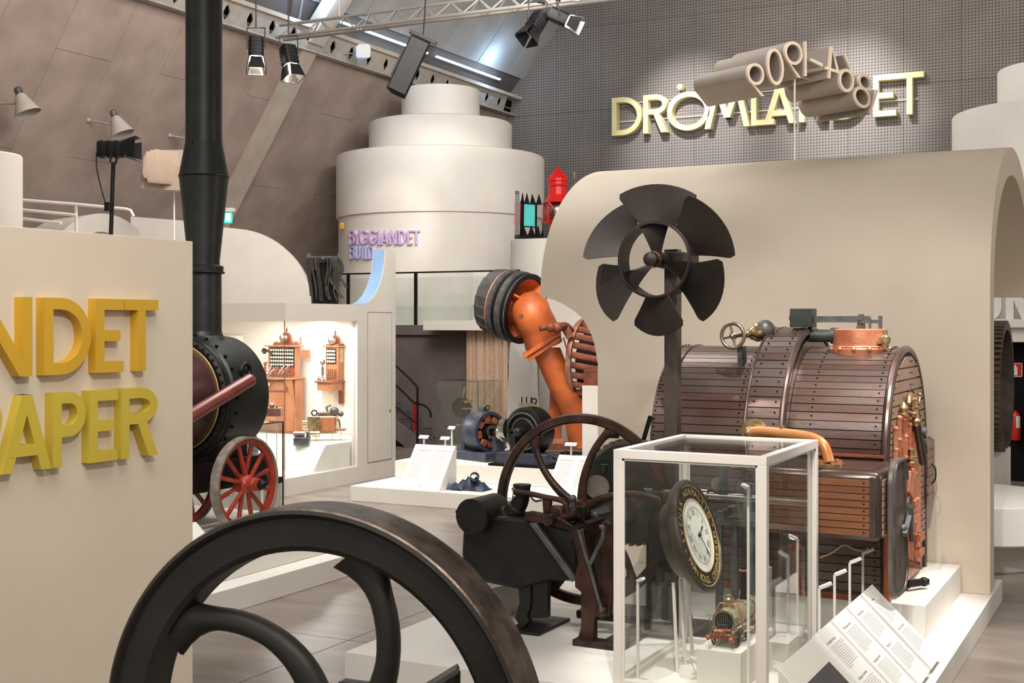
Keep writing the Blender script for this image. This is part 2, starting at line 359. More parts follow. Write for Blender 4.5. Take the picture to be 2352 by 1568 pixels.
# ---------------------------------------------------------------- lettering
def arc2(cx, cy, rx, ry, a0, a1, t, n=24):
    A = []; B = []
    for i in range(n+1):
        a = math.radians(a0+(a1-a0)*i/n); A.append((cx+rx*math.cos(a), cy+ry*math.sin(a))); B.append((cx+(rx-t)*math.cos(a), cy+(ry-t)*math.sin(a)))
    return ('s', A, B)
def glyph(ch, w, t=.14):
    def b(*p): return ('p', list(p))
    def vb(x, y0=0, y1=1): return b((x, y0), (x+t, y0), (x+t, y1), (x, y1))
    def hb(y, x0, x1): return b((x0, y), (x1, y), (x1, y+t), (x0, y+t))
    d = t*1.12
    if ch == 'N': return [vb(0), vb(w-t), b((0, 1), (d*1.2, 1), (w, 0), (w-d*1.2, 0))]
    if ch == 'D': return [vb(0), arc2(w*.35, .5, w*.65, .5, -90, 90, t), hb(0, t, w*.36), hb(1-t, t, w*.36)]
    if ch == 'E': return [vb(0), hb(0, t, w), hb(.5-t/2, t, w*.88), hb(1-t, t, w)]
    if ch == 'T': return [vb(w/2-t/2, 0, 1-t), hb(1-t, 0, w)]
    if ch == 'L': return [vb(0), hb(0, t, w)]
    if ch == 'I': return [vb(0)]
    if ch == '1': return [vb(0)]
    if ch == '-': return [hb(.43, 0, w)]
    if ch == 'A': return [b((0, 0), (d, 0), (w/2+d/2, 1), (w/2-d/2, 1)), b((w-d, 0), (w, 0), (w/2+d/2, 1), (w/2-d/2, 1)), hb(.2, w*.16, w*.84)]
    if ch == 'M': return [b((0, 0), (d, 0), (w*.27+d*.5, 1), (w*.27-d*.5, 1)), b((w-d, 0), (w, 0), (w*.73+d*.5, 1), (w*.73-d*.5, 1)),
                          b((w*.27-d*.5, 1), (w*.27+d*.6, 1), (w*.5+d*.5, .25), (w*.5-d*.5, .25)), b((w*.73-d*.6, 1), (w*.73+d*.5, 1), (w*.5+d*.5, .25), (w*.5-d*.5, .25))]
    if ch in 'PRB':
        r = [vb(0), arc2(w*.5, .74 if ch != 'P' else .7, w*.5, .26 if ch != 'P' else .3, -90, 90, t)]
        y0 = .48 if ch != 'P' else .4
        r += [hb(1-t, t, w*.5), hb(y0, t, w*.5)]
        if ch == 'R': r.append(b((w*.4, y0+.06), (w*.4+d, y0+.1), (w, 0), (w-d*1.1, 0)))
        if ch == 'B': r += [arc2(w*.5, .31, w*.55, .31, -90, 90, t), hb(0, t, w*.5)]
        return r
    if ch in 'OÖ0':
        r = [arc2(w/2, .5, w/2, .5, 0, 360, t, 40)]
        if ch == 'Ö':
            for x in (.3, .7): r.append(('p', [(w*x+.075*math.cos(a*PI/6), 1.14+.075*math.sin(a*PI/6)) for a in range(12)]))
        return r
    if ch == 'G': return [arc2(w/2, .5, w/2, .5, 42, 360, t, 30), hb(.5-t, w*.5, w)]
    if ch == 'U': return [vb(0, .35), vb(w-t, .35), arc2(w/2, .36, w/2, .36, 180, 360, t)]
    if ch == 'Y': return [b((0, 1), (d, 1), (w/2+d/2, .45), (w/2-d/2, .45)), b((w-d, 1), (w, 1), (w/2+d/2, .45), (w/2-d/2, .45)), vb(w/2-t/2, 0, .48)]
    if ch in '96':
        r = [arc2(w/2, .67, w/2, .33, 0, 360, t, 32), b((w*.12, 0), (w*.12+d*1.2, 0), (w-t*.15, .56), (w-d*1.1, .47))]
        if ch == '6': r = [(k[0], *[[(w-x, 1-y) for x, y in q] for q in k[1:]]) for k in r]
        return r
    if ch == '8': return [arc2(w/2, .76, w*.4, .24, 0, 360, t, 30), arc2(w/2, .3, w*.5, .3, 0, 360, t, 30)]
    if ch == '4': return [vb(w*.62), hb(.24, 0, w), b((0, .3), (w*.62, 1), (w*.62+t*.4, 1), (d*1.2, .3))]
    return []
def letter_mb(ch, w, fn, vec, t=.14):
    mb = MB()
    v0 = Vector(vec)
    for k, g in enumerate(glyph(ch, w, t)):
        off = -v0*(.012*k); vec = v0*(1+.024*k); f0 = fn
        fn = (lambda F_, o_: (lambda x, y: F_(x, y)+o_))(f0, off) if k else f0
        if g[0] == 'p': mb.prism([fn(x, y) for x, y in g[1]], vec)
        else: mb.strip([fn(x, y) for x, y in g[1]], [fn(x, y) for x, y in g[2]], vec)
        fn = f0
    return mb
def text_faces(s, size=1.0, align='LEFT', res=2):
    c = bpy.data.curves.new('t', 'FONT'); c.body = s; c.size = size; c.align_x = align; c.resolution_u = res; c.fill_mode = 'FRONT'
    o = bpy.data.objects.new('t', c); me = bpy.data.meshes.new_from_object(o)
    vs = [v.co.copy() for v in me.vertices]; fs = [tuple(p.vertices) for p in me.polygons]
    bpy.data.objects.remove(o); bpy.data.curves.remove(c); bpy.data.meshes.remove(me)
    return vs, fs
def put_text(mb, s, size, fn, align='LEFT'):
    vs, fs = text_faces(s, size, align); mb.add([fn(v.x, v.y) for v in vs], fs)
# ================================================================ SETTING
# floor slabs with recessed joints
fl = struct('floor', MB().box(-27, 14, -3, 38, -.12, -.03), 'blackm')
sm = None
for i in range(10):
    for j in range(10):
        x0 = -27.2+i*4.2; y0 = -3.6+j*4.2
        o = obj('floor_slab', MB().box(x0, x0+4.19, y0, y0+4.19, -.05, 0), 'floor', fl)
# leaning concrete wall on the left, built of panels in running bond
XT, ZT, SL = -18.6, 9.5, 2.11/3.2
def lw(y, z, o=0.0):
    n = V(math.cos(math.atan(SL)), 0, -math.sin(math.atan(SL)))
    return V(XT-(ZT-z)*SL, y, z)+n*o
wl = struct('wall_left', MB().solidgrid([[lw(5, -.05, -.1), lw(37, -.05, -.1)], [lw(5, 9.6, -.1), lw(37, 9.6, -.1)]], (-.3, 0, 0)), 'joint')
zs = [0, 1.9, 4.3, 6.9, 9.5]
for i in range(20):
    y0 = 8+i*1.46; off = (1.2 if i % 2 else 0)
    cuts = [-.05]+[z-off for z in (3.1, 6.2, 9.3, 12.4) if z-off < 9.4]+[9.5]
    for a, b in zip(cuts, cuts[1:]):
        if b-a < .05: continue
        q = .004; dz = random.uniform(-.003, .003)
        f = [lw(y0+q, a+q, dz), lw(y0+1.46-q, a+q, dz), lw(y0+1.46-q, b-q, dz), lw(y0+q, b-q, dz)]
        n = V(.83, 0, -.55)*-.09
        obj('concrete_panel', MB().hexa([p+n for p in f], f), 'concrete', wl)
# ribs of the shell
for k, yy in enumerate((25.2, 15.4)):
    r = MB(); w = .27
    for z0, z1 in ((.0, 9.6),):
        a = lw(yy, z0, 0); b = lw(yy, z1, 0)
        r.hexa([a+V(0, -w, 0), a+V(0, w, 0), a+V(.2, w, -.1), a+V(.2, -w, -.1)], [b+V(0, -w, 0), b+V(0, w, 0), b+V(.2, w, -.1), b+V(.2, -w, -.1)])
    top = V(XT, yy, 9.6); t2 = top+V(6, 0, 7.4)
    r.hexa([top+V(0, -w, 0), top+V(0, w, 0), top+V(.3, w, -.2), top+V(.3, -w, -.2)], [t2+V(0, -w, 0), t2+V(0, w, 0), t2+V(.3, w, -.2), t2+V(.3, -w, -.2)])
    struct('trim_%d' % (k+1), r, 'rib')
# ceiling panels rising from the beam
CS = 7.4/6.0
def cw(y, s, o=0): return V(XT-.1+s, y, 9.75+s*CS-o)
ce = struct('ceiling', MB().solidgrid([[cw(5, 0, -.15), cw(37, 0, -.15)], [cw(5, 8, -.15), cw(37, 8, -.15)]], (0, 0, .2)), 'joint')
for i in range(15):
    for j in range(4):
        y0 = 7+i*2.0; s0 = .5+j*1.8
        f = [cw(y0+.02, s0+.01, 0), cw(y0+1.98, s0+.01, 0), cw(y0+1.98, s0+1.79, 0), cw(y0+.02, s0+1.79, 0)]
        obj('ceiling_panel', MB().hexa(f, [p+V(-.03, 0, .05) for p in f]), 'ceil', ce)
struct('ceiling', MB().box(-11, 14, 5, 37, 17.4, 17.6), 'ceil')
# back wall of perforated boards
YB = 36.0
wb = struct('wall_back', MB().box(-26, 16, YB+.06, YB+.3, -.1, 17.5), 'blackm')
pm = {}
for i in range(27):
    for j in range(6):
        x0 = -24.5+i*1.5; z0 = 1.4+j*2.6
        obj('perforated_board', MB().box(x0+.004, x0+1.496, YB, YB+.06, z0+.004, z0+2.596), 'perf', wb)
struct('wall_right', MB().box(13.6, 13.8, 0, 37, 0, 17), 'grey')

# mezzanine: dark wall, slab edge, glass balustrade
YM = 24.6
struct('wall_mezzanine', MB().box(-22, 13.5, YM, YM+.3, 0, 2.5), 'dwall')
struct('floor_mezzanine', MB().box(-22, 13.5, YM-.05, YB, 2.5, 2.62), 'grey')
struct('trim_3', MB().box(-22, 13.5, YM-.1, YM-.05, 2.42, 2.64), 'dwall')
a = QY(1012, 740, YM); b = QY(1150, 740, YM)
s = solo('bulkhead', MB().box(a.x, b.x+1.0, YM-.75, YM-.1, 2.53, 2.74), 'wwhite', (a.x, YM-.4, 2.53), 'long pale beige bulkhead above the beige curtain', 'bulkhead')
rl = thing('glass_balustrade', (QY(955, 740, YM).x, YM+.1, 2.62), 'glass balustrade with thin black handrail before the big tiered tower', 'railing')
x0 = QY(736, 740, YM).x; x1 = QY(1174, 740, YM).x+.15; yr = YM+.12
obj('handrail', MB().bar((x0, yr, 3.83), (x1, yr, 3.83), .05, .035), 'black', rl)
for px in (800, 955, 1157):
    x = QY(px, 740, yr).x; obj('post', MB().box(x-.03, x+.03, yr-.03, yr+.03, 2.62, 3.82), 'black', rl)
xs = [QY(px, 740, yr).x for px in (740, 800, 955, 1157, 1172)]
for a, b in zip(xs, xs[1:]):
    obj('glass_pane', MB().box(a+.05, b-.05, yr-.008, yr+.008, 2.66, 3.72), 'glassg', rl)
# white counter behind the balustrade
c = QY(1000, 740, 25.8)
solo('white_counter', MB().obox((c.x, 25.8, 2.85), (3.4, 0, 0), (0, .5, 0), (0, 0, .45)), 'white', (c.x, 25.8, 2.62), 'low white counter behind the glass balustrade', 'counter', bevel=.01)
solo('white_cabinet', MB().obox((QY(1128, 740, 25.3).x, 25.3, 3.22), (.75, 0, 0), (0, .4, 0), (0, 0, 1.2)), 'white', (QY(1128, 740, 25.3).x, 25.3, 2.62), 'tall plain white cabinet behind the turbine wheel, at balustrade', 'cabinet', bevel=.01)

# ---------------------------------------------------------------- tiered towers
def tiers(name, c, lst, label, m='wwhite', first='tier'):
    t = thing(name, c, label, 'tower')
    for z0, z1, r in lst:
        e = .05; obj('tier', MB().lathe((c[0], c[1], 0), EZ, [(r, z0), (r, z1-e), (r-.02, z1-.015), (r-e, z1), (0, z1)], 96), m, t)
    return t
DT = 34.0
tc = P(1012, 740, DT); TX, TY = tc.x, tc.y
TR = 238*DT/FPX
def zt(y, d=DT): return CAMZ-(y-HY)*d/FPX
tw = tiers('tiered_tower', (TX, TY, 2.62), [(zt(505), zt(333, 31.4), TR), (zt(333, 31.4), zt(262, 32.3), 164*DT/FPX), (zt(262, 32.3), zt(193, 33.1), 90*DT/FPX)],
     'large off-white tower of stacked round tiers with lilac lettering, centre background')
obj('lower_drum', MB().lathe((TX, TY, 0), EZ, [(TR-.06, 2.62), (TR-.06, zt(505)), (0, zt(505))], 96), 'wwhite', tw)
tq = P(2440, 740, 29)
tiers('tiered_tower', (tq.x, tq.y, 0), [(0, zt(232, 27.5), 240*29/FPX), (zt(232, 27.5), zt(140, 28.2), 140*29/FPX)],
      'off-white tiered round tower at right edge, behind the vault', 'white')
# lilac lettering round the drum
sg = thing('tower_lettering', (TX, TY-TR, zt(600)), 'lilac raised lettering BYGGLANDET BUILD on the tiered tower', 'sign')
R0 = TR-.06
def on_tower(px):
    # ray through px meets the drum
    d = FW+RT*((px-CX)/FPX); o = V(0, 0, 0)-V(TX, TY, 0)
    A = d.x**2+d.y**2; B = 2*(o.x*d.x+o.y*d.y); C = o.x**2+o.y**2-R0**2
    t = (-B-math.sqrt(B*B-4*A*C))/(2*A); return math.atan2(o.y+d.y*t, o.x+d.x*t), t
def tower_word(word, xs, ytop, ybot, m):
    for ch, (xa, xb) in zip(word, xs):
        a0, t0 = on_tower(xa); a1, t1 = on_tower(xb); tm = (t0+t1)/2
        z0 = CAMZ-(ybot-HY)*tm/FPX; z1 = CAMZ-(ytop-HY)*tm/FPX; h = z1-z0; L = abs(a1-a0)*R0; w = L/h; am = (a0+a1)/2
        cdir = V(math.cos(am), math.sin(am), 0); tdir = V(-cdir.y, cdir.x, 0)
        c = V(TX, TY, z0)+cdir*(R0-.02)
        mb = letter_mb(ch, w, lambda x, y: c+tdir*((x-w/2)*h)+EZ*(y*h), cdir*.1, .11)
        obj('letter', mb, m, sg)
tower_word('BYGGLANDET', [(807, 819), (817, 833), (831, 850), (851, 870), (872, 880), (878, 896), (898, 915), (918, 935), (938, 949), (950, 966)], 529, 562, 'lilac')
tower_word('BUILD', [(808, 819), (821, 832), (836, 839), (842, 849), (850, 862)], 565, 595, 'violet')
# little orange lamp at the side of the tower
p = P(793, 512, 32.5)
solo('orange_wall_lamp', MB().ball(p+V(-.1, 0, -.03), .05).box(p.x-.14, p.x-.06, p.y-.04, p.y+.04, p.z-.14, p.z-.04), 'orangel', p, 'tiny orange lamp under the edge of the big tower', 'lamp')

# DROMLANDET on the back wall
sg = thing('wall_lettering', (QY(1760, 740, YB).x, YB-.2, QY(1760, 290, YB).z), 'pale yellow raised lettering DRÖMLANDET on the perforated wall', 'sign')
for ch, xa, xb in (('D', 1405, 1474), ('R', 1477, 1532), ('Ö', 1532, 1630), ('M', 1618, 1722), ('L', 1725, 1778), ('A', 1754, 1826), ('N', 1835, 1900), ('D', 1910, 1985), ('E', 2005, 2058), ('T', 2056, 2122)):
    ya, yb = (232, 316) if xa < 1 else (225-(xa-1405)*.0865, 312-(xa-1405)*.0725)
    a = QY(xa, yb, YB-.3); b = QY(xb, yb, YB-.3); z1 = QY(xa, ya, YB-.3).z; h = z1-a.z; w = (b.x-a.x)/h
    mb = letter_mb(ch, w, lambda x, y: V(a.x+x*h, YB-.3, a.z+y*h), (0, .24, 0), .135)
    obj('letter', mb, 'lcream', sg)
za = QY(1500, 235, YB-.1)
for zz in (za.z+.05, za.z-.5): obj('rail', MB().bar((QY(1415, 0, YB).x, YB-.05, zz), (QY(2110, 0, YB).x, YB-.05, zz), .02), 'white', sg)

# ---------------------------------------------------------------- steel beam with leaf-shaped holes
bm_ = thing('steel_beam', (XT, 25, 9.4), 'pale steel edge beam with leaf-shaped openings along the shell wall', 'beam')
H0, H1 = 9.28, 9.72
def bx(z): return XT+.12+(z-9.28)*.35
y = 8.0
obj('lower_flange', MB().box(bx(H0)-.12, bx(H0)+.06, 8, YB-.05, H0-.05, H0), 'beam', bm_)
obj('upper_flange', MB().box(bx(H1)-.3, bx(H1)+.12, 8, YB-.05, H1, H1+.1), 'rib', bm_)
web = MB(); holes = MB()
while y < YB-1:
    # web bay built round its opening (two halves)
    hole = [(.0, -.17), (.09, -.06), (.12, .03), (.06, .12), (0, .17), (-.06, .12), (-.1, .0), (-.07, -.08)]
    cz = (H0+H1)/2; cy = y+.4
    outer = [(0, -.22), (.4, -.22), (.4, 0), (.4, .22), (0, .22), (-.4, .22), (-.4, 0), (-.4, -.22)]
    A = [V(bx(cz+q), cy+p, cz+q) for p, q in hole]; B = [V(bx(cz+q), cy+p, cz+q) for p, q in outer]
    web.strip(A, B, (-.04, 0, 0), closed=True); y += .8
obj('web', web, 'beam', bm_)
obj('backing', MB().solidgrid([[V(XT-.05, 8, H0), V(XT-.05, YB, H0)], [V(XT+.02, 8, H1), V(XT+.02, YB, H1)]], (-.03, 0, 0)), 'blackm', bm_)
# cold light tubes along the foot of the ceiling
for i, (ya, yb, s0, w) in enumerate(((25.8, 30.3, .42, .07), (30.8, 34.6, .42, .07), (25.9, 26.9, .15, .06), (27.4, 29.6, .2, .035), (22.4, 23.9, .5, .05))):
    a = cw(ya, s0, .12); b = cw(yb, s0, .12)
    solo('light_tube', MB().bar(a, b, w, .04), 'glowb', a, ['long cold white light tube above the beam, beside the truss', 'far cold white light tube behind the hanging speaker', 'short cold light tube beside the rib foot', 'thin cold light tube just above the beam', 'cold light tube left of the pale rib'][i], 'light', 'cold tubes at the ceiling foot')
solo('ceiling_rod', MB().tube([cw(23.4, 1.6, .2), cw(24.6, .3, .25)], .035), 'truss', cw(24.6, .3, .25), 'steel brace rod in cold light by the rib head', 'rod')
# ---------------------------------------------------------------- truss
YT, ZL = 22.7, 9.0
tr = thing('lighting_truss', (-11, YT, ZL), 'long aluminium lattice lighting truss under the ceiling', 'truss')
for dy, dz in ((0, 0), (.28, 0), (.14, .3)): obj('chord', MB().cyl((-17.6, YT+dy, ZL+dz), (2, YT+dy, ZL+dz), .035, n=10), 'truss', tr)
x = -17.5; k = 0
while x < 1.5:
    for a, b in (((0, 0), (.14, .3)), ((.28, 0), (.14, .3))):
        p = V(x, YT+a[0], ZL+a[1]); q = V(x+.33, YT+b[0], ZL+b[1])
        if k % 2: p.x, q.x = q.x, p.x
        obj('brace', MB().cyl(p, q, .016, n=6), 'truss', tr)
    x += .33; k += 1
for x in (-16, -8, 0): obj('hanger', MB().cyl((x, YT+.14, ZL+.3), (x, YT+.14, ZL+6), .01, n=6), 'truss', tr)
# ---------------------------------------------------------------- stage lamps
def stage_lamp(pt, aim, label, lit=True, s=1.0, yoke=EX):
    t = thing('stage_lamp', pt, label, 'lamp', 'black stage lamps')
    a = (Vector(aim)).normalized(); c = Vector(pt); u, w = frame(a)
    body = MB(); sec = rrect(.27*s, .27*s, .06*s)
    body.prism([c-a*.2*s+u*x+w*y for x, y in sec], a*.4*s)
    for k in range(4): body.prism([c-a*(.12-k*.08)*s+u*x*1.06+w*y*1.06 for x, y in sec], a*.02*s)
    obj('housing', body, 'black', t)
    f = c+a*.2*s
    obj('lens', MB().cyl(f, f+a*.03*s, .11*s, n=20), 'lens' if lit else 'blackm', t)
    for i, (p, q) in enumerate(((u, w), (-u, w), (w, u), (-w, u))):
        b0 = f+p*.13*s+a*.02*s; b1 = b0+a*.24*s+p*.045*s
        d = MB().hexa([b0-q*.1*s, b0+q*.1*s, b0+q*.1*s+p*.012, b0-q*.1*s+p*.012], [b1-q*.15*s, b1+q*.15*s, b1+q*.15*s+p*.012, b1-q*.15*s+p*.012])
        dr = obj('barn_door', d, 'black', t)
        if lit: obj('added_reflector', MB().hexa([b0-q*.09*s-p*.004, b0+q*.09*s-p*.004, b0+q*.09*s, b0-q*.09*s], [b1-q*.14*s-p*.004, b1+q*.14*s-p*.004, b1+q*.14*s, b1-q*.14*s]), 'steel', dr)  # bright sheet added inside each door so it looks lit by the lamp
    if lit: obj('lit_rim', MB().ring(f+a*.035*s, a, .105*s, .135*s, .02*s, 24), 'glow', t)
    y0 = c+yoke*.17*s; y1 = c-yoke*.17*s; top = EZ*.34*s-a*.06
    obj('yoke', MB().tube([y0, y0+top, y1+top, y1], .014*s, 6), 'black', t)
    return t, c+top
def hook(t, a, b): obj('hook', MB().tube([a, (a+b)/2+V(.02, 0, 0), b], .02, 6), 'black', t)
dn = RT*.1-EZ+FW*.05
t, h = stage_lamp(P(588, 112, 24.2), RT*.06-EZ-FW*.25, 'lit black stage lamp pointing down, left one of the pair at the pale rib', True, 1.0, RT); 
obj('drop_rod', MB().cyl(h, h+V(0, 0, 2.6), .015, n=6), 'black', t)
t, h = stage_lamp(P(664, 130, 24.2), RT*.22-EZ-FW*.25, 'lit black stage lamp pointing down, right one of the pair at the pale rib', True, 1.0, RT)
obj('drop_rod', MB().cyl(h, h+V(0, 0, 2.6), .015, n=6), 'black', t)
q = P(1233, 52, 24.9); t, h = stage_lamp(q, RT*-.55-EZ-FW*.55, 'unlit black stage lamp with open barn doors under the truss', False, 1.05, RT); hook(t, h, V(h.x, YT, ZL))
q = P(1285, 40, 24.9); t, h = stage_lamp(q, RT*.9-EZ*.45-FW*.2, 'lit black stage lamp under the truss, aimed right at the wall', True, 1.0, FW); hook(t, h, V(h.x, YT, ZL))
# hanging loudspeaker
c = P(938, 150, 21.5); ax = (RT*.42+EZ*.9).normalized(); side = (RT*.9-EZ*.42).normalized(); bk = FW
t = thing('loudspeaker', c, 'black loudspeaker hanging tilted from the truss', 'speaker')
L_, Wd, Dp = 1.0, .36, .38
tl = (FW*.8+RT*.6).normalized()
fr = MB(); sec = [(-Wd/2, 0), (Wd/2, 0), (Wd/2-.05, Dp), (-Wd/2+.05, Dp)]
obj('cabinet', MB().prism([c-ax*L_/2+side*x+bk*y for x, y in sec], ax*L_), 'blackm', t, bevel=.012)
obj('grille', MB().obox(c-bk*.006, ax*(L_-.06), side*(Wd-.05), bk*.015), 'black', t)
obj('badge', MB().obox(c-bk*.016-ax*.02, ax*.06, side*.06, bk*.006), 'black', t)
top = c+ax*(L_/2+.06)+bk*.15
obj('bracket', MB().obox(top, side*.5, ax*.06, bk*.1), 'black', t)
obj('suspension_cable', MB().tube([top, top+V(.02, .02, .35), V(top.x+.1, top.y, 9.05)], .012, 6), 'black', t)
obj('yoke_plate', MB().obox(c-side*(Wd/2+.03)+bk*.15, ax*.5, side*.03, bk*.1), 'black', t)
# small white lamp with blue lens
q = P(835, 117, 31.6)
t = thing('white_box_light', q, 'small white rounded light box with blue glow before the beam', 'light')
obj('front', MB().prism([q+RT*x+EZ*y for x, y in rrect(.34, .34, .08)], FW*.08), 'grey', t)
obj('lens', MB().prism([q+FW*.09+RT*(x-.03)+EZ*y for x, y in rrect(.34, .34, .08)], FW*.03), 'blulit', t)
obj('bracket', MB().bar(q+FW*.1, V(XT+.2, q.y+.1, q.z), .03), 'truss', t)
# ---------------------------------------------------------------- cone wall lamps on the shell
def on_lw(px, py, lift=0):
    d = (FW+RT*((px-CX)/FPX)-EZ*((py-HY)/FPX)); # x = XT-(ZT-z)*SL
    # XT - (ZT-CAMZ-dz t) SL = dx t
    t = (XT-(ZT-CAMZ)*SL)/(d.x-d.z*SL); t *= (1-lift); return V(0, 0, CAMZ)+d*t
def cone_lamp(px, py, bx_, by_, label):
    c = on_lw(px, py, .035); b = on_lw(bx_, by_); t = thing('cone_wall_lamp', b, label, 'lamp', 'grey cone lamps on the shell wall')
    ax = (RT*.42-EZ).normalized(); top = c-ax*.16
    obj('shade', MB().lathe(top, ax, [(.06, 0), (.1, .06), (.26, .42), (.25, .42), (.09, .07)], 28), 'lampw', t)
    obj('cap', MB().lathe(top, -ax, [(.075, -.02), (.075, .09), (.05, .12), (0, .12)], 20), 'greym', t)
    obj('arm', MB().tube(bez([b, b+(c-b)*.5+V(0, 0, -.02), c-RT*.14+EZ*.03-EZ*.06, top-ax*.03-RT*.05], 6), .022, 8), 'lampw', t)
    obj('wall_plate', MB().ball(b, .05), 'lampw', t)
cone_lamp(52, 232, -25, 238, 'grey cone lamp on the shell wall, nearest the left edge')
cone_lamp(270, 282, 203, 276, 'grey cone lamp on the shell wall above the stand lamp')
cone_lamp(462, 320, 390, 311, 'grey cone lamp arm at the shell wall, mostly behind the black chimney')
# stage lamp on a stand
p = P(268, 343, 17.2)
t = thing('stand_lamp', P(250, 485, 17.2), 'black stage lamp with barn doors on a stand, upper left', 'lamp', 'black stage lamps')
ax = (RT-EZ*.05).normalized(); u = EZ
obj('housing', MB().prism([p-RT*.24+FW*x+EZ*y for x, y in rrect(.2, .22, .05)], RT*.32), 'black', t)
for k in range(3): obj('rib', MB().prism([p-RT*(.2-k*.1)+FW*x+EZ*y for x, y in rrect(.215, .235, .05)], RT*.015), 'blackm', t)
for sgn in (1, -1):
    b0 = p+RT*.09+EZ*.1*sgn; obj('barn_door', MB().hexa([b0-FW*.08, b0+FW*.08, b0+FW*.08+EZ*.01, b0-FW*.08+EZ*.01], [q+RT*.2+EZ*.06*sgn for q in (b0-FW*.12, b0+FW*.12, b0+FW*.12+EZ*.01, b0-FW*.12+EZ*.01)]), 'black', t)
    b0 = p+RT*.09+FW*.1*sgn; obj('barn_door', MB().hexa([b0-EZ*.08, b0+EZ*.08, b0+EZ*.08+FW*.01, b0-EZ*.08+FW*.01], [q+RT*.2+FW*.06*sgn for q in (b0-EZ*.12, b0+EZ*.12, b0+EZ*.12+FW*.01, b0-EZ*.12+FW*.01)]), 'black', t)
q = p-RT*.12-EZ*.15
obj('yoke', MB().tube([p-RT*.02+FW*.12, p-RT*.05+FW*.12-EZ*.18, p-RT*.05-FW*.12-EZ*.18, p-RT*.02-FW*.12], .014, 6), 'black', t)
bs = P(252, 495, 17.2); obj('pole', MB().cyl(V(p.x-.06, p.y, p.z-.17), V(bs.x, bs.y, 3.4), .028, n=10), 'black', t)
obj('clamp', MB().cyl(P(250, 475, 17.2)-EZ*.06, P(250, 475, 17.2)+EZ*.06, .06, n=12).bar(P(243, 474, 17.2), P(262, 472, 17.2), .03), 'black', t)
obj('cord', MB().tube(bez([P(222, 350, 17.2), P(222, 385, 17.2), P(232, 430, 17.2), P(243, 470, 17.2)], 6), .008, 6), 'black', t)

# ---------------------------------------------------------------- pale shapes on the left
def zz(y, d): return CAMZ-(y-HY)*d/FPX
c = P(-60, 740, 15.2)
t = solo('round_column', MB().lathe((c.x, c.y, 0), EZ, [(.545, 0), (.545, zz(347, 14.8)), (.53, zz(347, 14.8)+.015), (0, zz(347, 14.8)+.015)], 64), 'wwhite', (c.x, c.y, 0), 'smooth off-white round column at the left edge', 'column')
t = thing('white_railing', P(110, 500, 18), 'white flat-bar railing with rounded end, behind the yellow-lettered panel', 'railing')
for (ya, yb, xe) in ((458, 480, 290), (480, 494, 176), (500, 512, 140)):
    pts = [P(34, ya, 18.6), P(176, (ya+yb)/2, 18.3), P(xe, yb, 18)] if xe > 176 else [P(34, ya, 18.6), P(xe*.6, (ya+yb)/2, 18.4), P(xe, yb, 18.2)]
    if xe == 290: pts += [P(300, 483, 18), P(307, 497, 18)]
    obj('rail', MB().tube(pts, .022, 8), 'wwhite', t)
obj('post', MB().bar(P(35, 456, 18.6), P(35, 627, 18.6), .07), 'wwhite', t)
obj('post', MB().bar(P(175, 468, 18.3), P(175, 627, 18.3), .03), 'wwhite', t)
# half-round arch
def ell(c, rx, ry, d, a0=0, a1=180, n=40, sx=0): return [P(c[0]+rx*math.cos(math.radians(a0+(a1-a0)*i/n)), c[1]-ry*math.sin(math.radians(a0+(a1-a0)*i/n)), d) for i in range(n+1)]
mb = MB().strip(ell((232, 640), 128, 150, 21.5), ell((232, 640), 74, 108, 21.5), (-1.4, .5, 0))
base = P(232, 740, 21.5); solo('half_round_arch', mb, 'grey', (base.x, base.y, 2.6), 'pale grey half-round arch behind the yellow-lettered panel', 'arch')
pl = [(300, 497), (428, 506), (515, 521), (560, 527), (610, 543), (655, 575), (688, 618), (708, 660), (716, 700), (716, 760), (300, 760)]
pl = [tuple(v) for v in [(300, 497)]]+[(428+87*i/6, 506+14*i/6) for i in range(6)]+[(716-201*math.cos(a), 700-178*math.sin(a)) for a in [math.radians(90+0)*0]]
pl = [(300, 497), (428, 507), (515, 522)]+[(535+181*math.sin(math.radians(a)), 705-180*math.cos(math.radians(a))) for a in range(5, 91, 5)]+[(716, 1045), (300, 1045)]
q = P(520, 740, 25.5); solo('rounded_partition', MB().prism([P(x, y, 25.5) for x, y in pl], (-.6, .9, 0)), 'grey', (q.x, q.y, 2.6), 'large pale grey partition with quarter-round end, behind the chimney', 'partition')
bq = [P(-60, 740, 16.6), P(300, 740, 16.6), P(220, 740, 21.2), P(-60, 740, 22.)]
solo('gallery_block', MB().prism([V(v.x, v.y, 0) for v in bq], (0, 0, 3.4)), 'grey', (bq[0].x, bq[0].y, 0), 'plain pale block under the white railing, behind the cream partition', 'block')
# ghost numerals, left, seen along their depth
t = thing('beige_numeral_block', P(370, 440, 20.5), 'beige block of deep numerals seen end-on, left of the chimney', 'sign')
ext_ = RT*.9+FW*.6
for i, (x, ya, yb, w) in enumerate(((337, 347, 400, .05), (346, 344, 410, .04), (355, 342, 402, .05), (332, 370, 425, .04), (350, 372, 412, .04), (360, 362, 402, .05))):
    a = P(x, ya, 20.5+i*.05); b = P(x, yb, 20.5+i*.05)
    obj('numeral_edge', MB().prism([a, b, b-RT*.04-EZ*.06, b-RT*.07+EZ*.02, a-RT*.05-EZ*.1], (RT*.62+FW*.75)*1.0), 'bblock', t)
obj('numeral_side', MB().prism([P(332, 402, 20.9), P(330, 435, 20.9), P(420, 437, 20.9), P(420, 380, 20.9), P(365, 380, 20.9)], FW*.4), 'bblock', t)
obj('numeral_top', MB().prism([P(356, 344, 20.95), P(366, 380, 20.95), P(430, 380, 20.95), P(430, 344, 20.95)], FW*.35), 'taupe', t)
